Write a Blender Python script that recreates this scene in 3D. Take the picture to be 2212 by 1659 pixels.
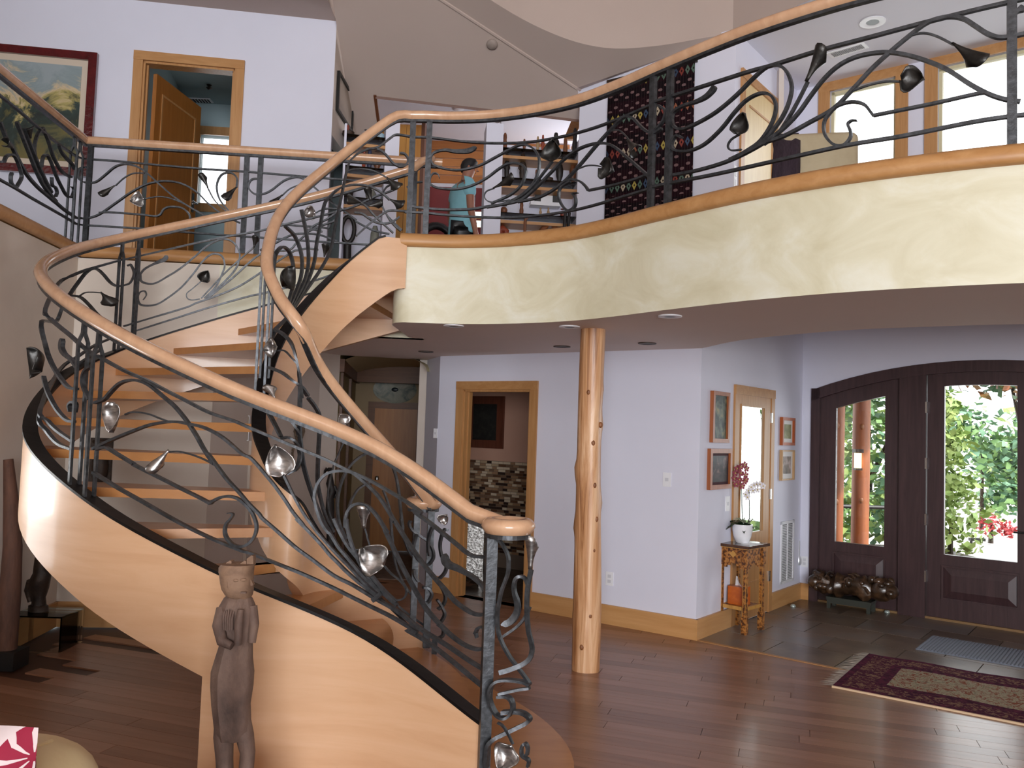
import bpy, math, random
import numpy as np
from mathutils import Vector, Matrix
random.seed(7)
SC = bpy.context.scene
for o in list(bpy.data.objects): bpy.data.objects.remove(o)
COL = SC.collection
# ------------------------------------------------------------------ camera
F = 1789.0; CX, CY = 1106.0, 829.5; EYE = 1.69
_p, _r = math.radians(3.2), math.radians(1.95)
fw = np.array([0, math.cos(_p), math.sin(_p)]); _r0 = np.array([1., 0, 0]); _u0 = np.array([0, -math.sin(_p), math.cos(_p)])
rt = _r0*math.cos(_r)+_u0*math.sin(_r); up = -_r0*math.sin(_r)+_u0*math.cos(_r)
EC = np.array([0, 0, EYE])
cam = bpy.data.cameras.new('camera'); cam.sensor_width = 36; cam.lens = 36*F/2212; cam.clip_start = .05; cam.clip_end = 200
co = bpy.data.objects.new('camera', cam); COL.objects.link(co)
M = Matrix.Identity(4)
for i in range(3):
    M[i][0] = rt[i]; M[i][1] = up[i]; M[i][2] = -fw[i]; M[i][3] = EC[i]
co.matrix_world = M; SC.camera = co
# ------------------------------------------------------------------ sky, daylight, exposure
SC.view_settings.view_transform = 'Standard'; SC.view_settings.look = 'None'
SC.view_settings.gamma = 1; SC.view_settings.use_curve_mapping = False
SC.view_settings.exposure = 0.16
try:
    SC.cycles.use_denoising = True; SC.cycles.max_bounces = 9; SC.cycles.diffuse_bounces = 6
    SC.cycles.sample_clamp_indirect = 6; SC.cycles.caustics_reflective = False; SC.cycles.caustics_refractive = False
except Exception: pass
W = bpy.data.worlds.new('world'); SC.world = W; W.use_nodes = True
_bg = W.node_tree.nodes['Background']; _bg.inputs[0].default_value = (.93, .97, 1, 1); _bg.inputs[1].default_value = 3.2
def area(name, loc, to, sx, sy, power, color=(1, 1, 1)):
    l = bpy.data.lights.new(name, 'AREA'); l.shape = 'RECTANGLE'; l.size = sx; l.size_y = sy; l.energy = power; l.color = color
    o = bpy.data.objects.new(name, l); COL.objects.link(o); o.location = loc
    d = Vector(to)-Vector(loc); o.rotation_euler = d.to_track_quat('-Z', 'Y').to_euler(); return o
area('daylight_great_room_windows', (1.3, -8.85, 2.0), (1.3, 0, 1.9), 6.6, 3.2, 1150, (.93, .96, 1))
area('daylight_clerestory', (1.3, -8.85, 5.6), (0.6, 3, 3.0), 6.6, 1.9, 30, (1, .99, .97))
area('daylight_side_window', (-3.50, 4.82, 1.25), (-2.6, 4.55, 1.2), .40, .42, 5, (1, .99, .96))
area('daylight_front_door', (4.85, 8.55, 1.5), (3.3, 6.0, .6), 1.9, 1.7, 28, (.92, .97, 1))
area('daylight_upper_windows', (4.25, 8.35, 4.35), (2.5, 5.5, 3.9), 2.2, 1.6, 34, (.93, .97, 1))
area('daylight_bedroom_window', (-2.9, 11.3, 4.1), (-2.9, 9, 3.9), .8, 1.1, 12, (.95, 1, .98))
area('fill_rear_room', (1.6, 11.6, 4.6), (-.3, 11.5, 4.2), 1.2, 1.2, 130, (.97, .97, 1))  # added fill lamp to brighten the rear room; no window stands behind it
_s = bpy.data.lights.new('sun', 'SUN'); _s.energy = 4.5; _s.angle = .03; _s.color = (1, .97, .92); _so = bpy.data.objects.new('sun', _s); COL.objects.link(_so); _so.rotation_euler = Vector((-.7, .6, -.75)).to_track_quat('-Z', 'Y').to_euler()
# ------------------------------------------------------------------ projection helpers (real depths)
def ray(x, y): return fw+rt*((x-CX)/F)+up*((CY-y)/F)
def atz(x, y, z): d = ray(x, y); return EC+d*((z-EYE)/d[2])
def aty(x, y, Y): d = ray(x, y); return EC+d*(Y/d[1])
def proj(P):
    v = np.asarray(P, float)-EC; d = v@fw
    return CX+F*(v@rt)/d, CY-F*(v@up)/d
class Plane:
    'a vertical plane: t along it, z up, o towards the viewer side'
    def __init__(s, p, q):
        s.p = np.array([p[0], p[1]], float); q = np.array([q[0], q[1]], float); s.L = float(np.hypot(*(q-s.p))); s.d = (q-s.p)/s.L
        n = np.array([s.d[1], -s.d[0]])
        s.n = n if n@(-s.p) > 0 else -n
    def w(s, t, z, o=0): a = s.p+s.d*t+s.n*o; return np.array([a[0], a[1], z])
    def hit(s, x, y):
        d = ray(x, y); k = (s.p@s.n)/(d[:2]@s.n); P = d*k+EC
        return float((P[:2]-s.p)@s.d), float(P[2])
    def pt(s, x, y, o=0): t, z = s.hit(x, y); return s.w(t, z, o)
# ------------------------------------------------------------------ materials
def lin(c):
    f = lambda v: (v/12.92 if v <= .04045 else ((v+.055)/1.055)**2.4)
    return tuple(f(v/255) for v in c)+(1,)
MATS = {}
class X:
    'operator sugar over math nodes'
    def __init__(s, nt, v): s.nt = nt; s.v = v
    def _o(s, op, b=None, c=None):
        n = s.nt.nodes.new('ShaderNodeMath'); n.operation = op
        for i, q in enumerate((s, b, c)):
            if q is None: continue
            if isinstance(q, X): s.nt.links.new(q.v, n.inputs[i])
            else: n.inputs[i].default_value = q
        return X(s.nt, n.outputs[0])
    def __add__(s, b): return s._o('ADD', b)
    def __sub__(s, b): return s._o('SUBTRACT', b)
    def __mul__(s, b): return s._o('MULTIPLY', b)
    def __truediv__(s, b): return s._o('DIVIDE', b)
    def __lt__(s, b): return s._o('LESS_THAN', b)
    def __gt__(s, b): return s._o('GREATER_THAN', b)
    def floor(s): return s._o('FLOOR')
    def frac(s): return s._o('FRACT')
    def abs(s): return s._o('ABSOLUTE')
    def sin(s): return s._o('SINE')
    def mn(s, b): return s._o('MINIMUM', b)
    def mx(s, b): return s._o('MAXIMUM', b)
    def mod(s, b): return s._o('FLOORED_MODULO', b)
def newmat(name):
    m = bpy.data.materials.new(name); m.use_nodes = True; nt = m.node_tree
    return m, nt, nt.nodes['Principled BSDF']
def setp(b, rough=.5, metal=0, coat=0, spec=None):
    b.inputs['Roughness'].default_value = rough; b.inputs['Metallic'].default_value = metal
    b.inputs['Coat Weight'].default_value = coat; b.inputs['Coat Roughness'].default_value = .12
    if spec is not None: b.inputs['Specular IOR Level'].default_value = spec
def ramp(nt, fac, cols, pos=None, interp='LINEAR'):
    n = nt.nodes.new('ShaderNodeValToRGB'); e = n.color_ramp.elements; n.color_ramp.interpolation = interp
    k = len(cols); pos = pos or [i/(k-1) for i in range(k)]
    while len(e) < k: e.new(.5)
    for i in range(k): e[i].position = pos[i]; e[i].color = lin(cols[i])
    nt.links.new(fac, n.inputs[0]); return n.outputs[0]
def texco(nt, which='Object', scale=(1, 1, 1), rot=(0, 0, 0)):
    t = nt.nodes.new('ShaderNodeTexCoord'); m = nt.nodes.new('ShaderNodeMapping')
    m.inputs['Scale'].default_value = scale; m.inputs['Rotation'].default_value = rot
    nt.links.new(t.outputs[which], m.inputs[0]); return m.outputs[0]
def noise(nt, vec, scale=5, detail=4, rough=.55, dist=0):
    n = nt.nodes.new('ShaderNodeTexNoise'); n.inputs['Scale'].default_value = scale; n.inputs['Detail'].default_value = detail
    n.inputs['Roughness'].default_value = rough; n.inputs['Distortion'].default_value = dist
    nt.links.new(vec, n.inputs['Vector']); return n.outputs[0]
def bump(nt, b, h, strength=.2, dist=.01):
    n = nt.nodes.new('ShaderNodeBump'); n.inputs['Strength'].default_value = strength; n.inputs['Distance'].default_value = dist
    nt.links.new(h, n.inputs['Height']); nt.links.new(n.outputs[0], b.inputs['Normal'])
def flat(name, c, rough=.5, metal=0, coat=0, emit=0, spec=None):
    if name in MATS: return MATS[name]
    m, nt, b = newmat(name); b.inputs['Base Color'].default_value = lin(c); setp(b, rough, metal, coat, spec)
    if emit: b.inputs['Emission Color'].default_value = lin(c); b.inputs['Emission Strength'].default_value = emit
    MATS[name] = m; return m
def mottled(name, cols, scale=3, rough=.7, metal=0, detail=5, stretch=(1, 1, 1), bmp=0, bscale=None, which='Object', coat=0, pos=None, dist=0, rnd=False, rot=(0, 0, 0)):
    if name in MATS: return MATS[name]
    m, nt, b = newmat(name); v = texco(nt, which, stretch, rot); n = noise(nt, v, scale, detail, .6, dist); fac = n
    if rnd:
        oi = nt.nodes.new('ShaderNodeObjectInfo'); fac = (X(nt, n)*.7+X(nt, oi.outputs['Random'])*.4-.05).v
    pos = pos or [.3+.4*i/(len(cols)-1) for i in range(len(cols))]
    nt.links.new(ramp(nt, fac, cols, pos), b.inputs['Base Color']); setp(b, rough, metal, coat)
    if bmp: bump(nt, b, noise(nt, v, bscale or scale*4, 6), bmp)
    MATS[name] = m; return m
# wood with grain along one axis
def wood(name, cols, axis=2, rough=.35, scale=2.2, k=14, coat=0, rnd=False, rot=(0, 0, 0), bmp=.04):
    s = [1, 1, 1]
    for i in range(3): s[i] = k if i != axis else 1
    return mottled(name, cols, scale, rough, 0, 5, tuple(s), bmp, scale*2, 'Object', coat, None, .6, rnd, rot)
m_wall = mottled('wall_paint', [(216, 216, 230), (223, 223, 237)], .6, .75)
m_wallw = mottled('wall_paint_warm', [(205, 192, 180), (216, 204, 194)], .9, .75)
m_plaster = mottled('wall_plaster_grey', [(204, 192, 180), (218, 207, 195)], 1.3, .6)
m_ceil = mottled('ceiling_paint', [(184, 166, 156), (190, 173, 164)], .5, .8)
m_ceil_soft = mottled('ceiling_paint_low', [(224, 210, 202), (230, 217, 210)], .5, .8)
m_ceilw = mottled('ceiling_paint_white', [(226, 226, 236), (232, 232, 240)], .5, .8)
m_fascia = mottled('venetian_plaster', [(204, 196, 166), (216, 210, 184), (228, 226, 210)], 2.1, .42, 0, 8, (1, 1, 1.4), .05, 30, dist=1.2)
m_maple = mottled('maple_panel', [(206, 160, 122), (214, 170, 132), (220, 178, 142)], 1.1, .42, 0, 6, (1, 1, 9), .02, 8, coat=.5, dist=.5)
m_tread = mottled('maple_tread', [(176, 120, 70), (192, 136, 84)], 1.6, .3, 0, 6, (2, 9, 6), .02, 8, coat=.2)
m_rail = wood('handrail_maple', [(198, 154, 120), (216, 174, 140)], 2, .24, 2.0, 6, .5)
m_fir = wood('fir_trim', [(172, 122, 72), (192, 144, 94)], 2, .4, 2.2, 16)
m_firh = wood('fir_trim_level', [(172, 122, 72), (192, 144, 94)], 0, .4, 1.5, 12)
m_base = mottled('fir_baseboard', [(186, 136, 82), (204, 156, 104)], 1.3, .4, 0, 5, (1, 1, 12))
m_door = wood('fir_door', [(150, 92, 36), (168, 108, 50)], 2, .4, 2.0, 14)
m_iron = mottled('forged_iron', [(50, 51, 53), (84, 86, 90)], 30, .38, .6, 4, bmp=.15, bscale=60)
m_cap = flat('stringer_iron', (26, 23, 23), .45, .6)
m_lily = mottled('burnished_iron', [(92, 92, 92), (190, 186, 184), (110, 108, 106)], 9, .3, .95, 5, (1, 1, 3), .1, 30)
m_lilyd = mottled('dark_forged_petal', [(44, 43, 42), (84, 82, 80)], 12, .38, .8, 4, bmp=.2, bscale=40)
m_plank = wood('cherry_plank', [(128, 86, 62), (144, 101, 76), (158, 114, 90)], 0, .33, 1.6, 12, .1, True)
m_floorb = flat('floor_base', (70, 40, 22), .5)
m_tile = mottled('slate_tile', [(92, 78, 66), (122, 104, 88), (112, 108, 106)], 3, .28, 0, 6, bmp=.08, bscale=14, rnd=True)
m_grout = flat('grout', (150, 140, 130), .8)
m_doorf = wood('mahogany_door', [(52, 34, 36), (70, 48, 50)], 2, .42, 2.0, 14)
m_glass = None
def glassmat(name, tint=(1, 1, 1), mixv=.1, rough=0.0):
    m, nt, b = newmat(name); nt.nodes.remove(b)
    t = nt.nodes.new('ShaderNodeBsdfTransparent'); t.inputs[0].default_value = tint+(1,)
    g = nt.nodes.new('ShaderNodeBsdfGlossy'); g.inputs['Roughness'].default_value = rough
    f = nt.nodes.new('ShaderNodeFresnel'); f.inputs[0].default_value = 1.35
    mx = nt.nodes.new('ShaderNodeMixShader'); nt.links.new(f.outputs[0], mx.inputs[0]); nt.links.new(t.outputs[0], mx.inputs[1]); nt.links.new(g.outputs[0], mx.inputs[2])
    nt.links.new(mx.outputs[0], nt.nodes['Material Output'].inputs[0]); return m
m_glass = glassmat('window_glass'); m_gshelf = glassmat('shelf_glass', (.86, .94, .92)); m_acryl = glassmat('clear_acrylic', (.93, .95, .95))
m_mirror = flat('mirror', (235, 240, 238), .02, 1)
m_black = flat('black_paint', (16, 15, 15), .4)
m_white = flat('white_plastic', (232, 232, 236), .4)
m_chrome = flat('satin_nickel', (190, 190, 190), .25, 1)
m_log = mottled('peeled_log', [(132, 82, 46), (184, 132, 88), (206, 158, 116), (224, 184, 146)], 3.0, .42, 0, 8, (4, 4, .3), .35, 11, coat=.12, dist=1.1, pos=[.33, .42, .52, .64])
m_knot = mottled('log_knot', [(112, 66, 34), (150, 96, 54)], 20, .5)
# ------------------------------------------------------------------ mesh helpers
class MB:
    def __init__(s): s.V = []; s.F = []
    def add(s, V, Fc):
        k = len(s.V); s.V += [tuple(map(float, v)) for v in V]; s.F += [tuple(i+k for i in f) for f in Fc]; return s
    def box(s, c, d, rz=0, dirv=None):
        ca, sa = (math.cos(rz), math.sin(rz)) if dirv is None else (dirv[0], dirv[1])
        V = []
        for x in (-.5, .5):
            for y in (-.5, .5):
                for z in (-.5, .5):
                    a, b = x*d[0], y*d[1]; V.append((c[0]+a*ca-b*sa, c[1]+a*sa+b*ca, c[2]+z*d[2]))
        return s.add(V, [(0, 1, 3, 2), (4, 6, 7, 5), (0, 4, 5, 1), (2, 3, 7, 6), (0, 2, 6, 4), (1, 5, 7, 3)])
    def prism(s, P, off):
        'polygon of 3-d points pushed along off'
        n = len(P); off = np.array(off, float); P = [np.array(p, float) for p in P]
        return s.add(P+[p+off for p in P], [tuple(range(n))[::-1], tuple(range(n, 2*n))]+[(i, (i+1) % n, n+(i+1) % n, n+i) for i in range(n)])
    def pbox(s, pl, t0, t1, z0, z1, o0, o1):
        return s.prism([pl.w(t0, z0, o0), pl.w(t1, z0, o0), pl.w(t1, z1, o0), pl.w(t0, z1, o0)], np.r_[pl.n*(o1-o0), 0])
    def quad(s, *P): return s.add(P, [tuple(range(len(P)))])
    def lathe(s, c, prof, seg=20, caps=True, sx=1, sy=1):
        V = []; Fc = []
        for r, z in prof:
            for i in range(seg):
                a = 2*math.pi*i/seg; V.append((c[0]+r*sx*math.cos(a), c[1]+r*sy*math.sin(a), c[2]+z))
        for j in range(len(prof)-1):
            for i in range(seg): Fc.append((j*seg+i, j*seg+(i+1) % seg, (j+1)*seg+(i+1) % seg, (j+1)*seg+i))
        if caps: Fc += [tuple(range(seg))[::-1], tuple(range((len(prof)-1)*seg, len(prof)*seg))]
        return s.add(V, Fc)
    def loft(s, rings, caps=True):
        n = len(rings[0]); V = [p for r in rings for p in r]; Fc = []
        for j in range(len(rings)-1):
            for i in range(n): Fc.append((j*n+i, j*n+(i+1) % n, (j+1)*n+(i+1) % n, (j+1)*n+i))
        if caps: Fc += [tuple(range(n))[::-1], tuple(range((len(rings)-1)*n, len(rings)*n))]
        return s.add(V, Fc)
    def tube(s, P, r, seg=8, r2=None):
        P = [np.array(p, float) for p in P]; n = len(P); rings = []
        rr = r if hasattr(r, '__len__') else [r+((r2 if r2 is not None else r)-r)*i/max(1, n-1) for i in range(n)]
        prev = None
        for i in range(n):
            t = P[min(i+1, n-1)]-P[max(i-1, 0)]; t = t/(np.linalg.norm(t)+1e-9)
            if prev is None:
                a = np.array([0, 0, 1.]) if abs(t[2]) < .9 else np.array([1., 0, 0])
            else: a = prev
            a = a-t*(a@t); a /= np.linalg.norm(a)+1e-9; b = np.cross(t, a); prev = a
            rings.append([P[i]+(a*math.cos(2*math.pi*k/seg)+b*math.sin(2*math.pi*k/seg))*rr[i] for k in range(seg)])
        return s.loft(rings)
    def sweep(s, P, sec, horiz=True, N=None, sc=None):
        'section (side, up) along P; side is horizontal, or given normals N'
        n = len(P); rings = []
        for i in range(n):
            t = P[min(i+1, n-1)]-P[max(i-1, 0)]; t = t/(np.linalg.norm(t)+1e-9)
            sd = np.cross(t, [0, 0, 1.]) if N is None else N[i]
            sd = sd/(np.linalg.norm(sd)+1e-9); u = np.cross(sd, t); u /= np.linalg.norm(u)+1e-9
            k = sc[i] if sc is not None else 1
            rings.append([P[i]+sd*a+u*(b*k) for a, b in sec])
        return s.loft(rings)
    def ball(s, c, r, sx=1, sy=1, sz=1, seg=10, rings=7):
        return s.lathe(c, [(r*math.sin(math.pi*(j+.02)/(rings+.04)), -r*sz*math.cos(math.pi*(j+.02)/(rings+.04))) for j in range(rings+1)], seg, True, sx, sy)
def mesh(name, mb, mat, smooth=False):
    me = bpy.data.meshes.new(name); me.from_pydata(mb.V, [], mb.F); me.materials.append(mat)
    import bmesh
    bm = bmesh.new(); bm.from_mesh(me); bmesh.ops.recalc_face_normals(bm, faces=bm.faces); bm.to_mesh(me); bm.free()
    if smooth:
        me.polygons.foreach_set('use_smooth', [True]*len(me.polygons))
        try: me.set_sharp_from_angle(angle=math.radians(50))
        except Exception: pass
    return me
def link(name, me, parent=None, loc=None):
    o = bpy.data.objects.new(name, me); COL.objects.link(o)
    if parent is not None: o.parent = parent
    if loc is not None: o.location = loc
    return o
def tag(o, label, cat, group=None):
    o['label'] = label; o['category'] = cat
    if group: o['group'] = group
    return o
def shift(mb, loc): mb.V = [(v[0]-loc[0], v[1]-loc[1], v[2]-loc[2]) for v in mb.V]; return mb
def thing(name, label, cat, loc, group=None):
    o = link(name, None); o.location = loc; o.empty_display_size = .1; return tag(o, label, cat, group)
def wloc(o):
    v = np.zeros(3)
    while o is not None: v = v+np.array(o.location); o = o.parent
    return v
def part(root, name, mb, mat, smooth=False, label=None):
    o = link(name, mesh(name, shift(mb, wloc(root)), mat, smooth), root)
    if label: o['label'] = label
    return o
def single(name, label, cat, mb, mat, smooth=False, group=None):
    V = np.array(mb.V); loc = ((V[:, 0].min()+V[:, 0].max())/2, (V[:, 1].min()+V[:, 1].max())/2, V[:, 2].min())
    return tag(link(name, mesh(name, shift(mb, loc), mat, smooth), None, loc), label, cat, group)
def struct(name, mb, mat, smooth=False, parent=None):
    o = link(name, mesh(name, mb, mat, smooth), parent)
    if parent is None: o['kind'] = 'structure'
    return o
def stuff(o): o['kind'] = 'stuff'; return o
def catmull(P, n=8):
    P = np.array(P, float); Q = np.vstack([2*P[0]-P[1], P, 2*P[-1]-P[-2]]); o = []
    for i in range(1, len(Q)-2):
        for t in np.arange(n)/n:
            a, b, c, d = Q[i-1:i+3]
            o.append(.5*((2*b)+(c-a)*t+(2*a-5*b+4*c-d)*t*t+(3*b-a-3*c+d)*t**3))
    o.append(P[-1]); return np.array(o)
def clip(poly, p, n):
    'keep the side of a plan polygon where (q-p).n <= 0'
    out = []
    for i in range(len(poly)):
        a, b = np.array(poly[i]), np.array(poly[(i+1) % len(poly)]); da, db = (a-p)@n, (b-p)@n
        if da <= 0: out.append(tuple(a))
        if da*db < 0: out.append(tuple(a+(b-a)*da/(da-db)))
    return out
def wall(name, pl, t0, t1, z0, z1, mat, holes=(), th=.12, kind=True):
    'wall on the far side of its plane, with rectangular openings'
    mb = MB(); ts = sorted({t0, t1, *[h[0] for h in holes], *[h[1] for h in holes]}); zs = sorted({z0, z1, *[h[2] for h in holes], *[h[3] for h in holes]})
    for i in range(len(ts)-1):
        for j in range(len(zs)-1):
            tc, zc = (ts[i]+ts[i+1])/2, (zs[j]+zs[j+1])/2
            if any(h[0] < tc < h[1] and h[2] < zc < h[3] for h in holes): continue
            mb.quad(*[pl.w(t, z) for t, z in ((ts[i], zs[j]), (ts[i+1], zs[j]), (ts[i+1], zs[j+1]), (ts[i], zs[j+1]))])
            mb.quad(*[pl.w(t, z, -th) for t, z in ((ts[i], zs[j]), (ts[i], zs[j+1]), (ts[i+1], zs[j+1]), (ts[i+1], zs[j]))])
    for a, b, c, d in list(holes)+[(t0, t1, z0, z1)]:
        for (p, q), (r, s) in (((a, c), (b, c)), ((b, c), (b, d)), ((b, d), (a, d)), ((a, d), (a, c))):
            mb.quad(pl.w(p, q), pl.w(r, s), pl.w(r, s, -th), pl.w(p, q, -th))
    return struct(name, mb, mat)
def copy_tree(o, parent=None):
    c = o.copy(); COL.objects.link(c)
    if parent is not None: c.parent = parent
    for ch in list(o.children): copy_tree(ch, c)
    return c
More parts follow.
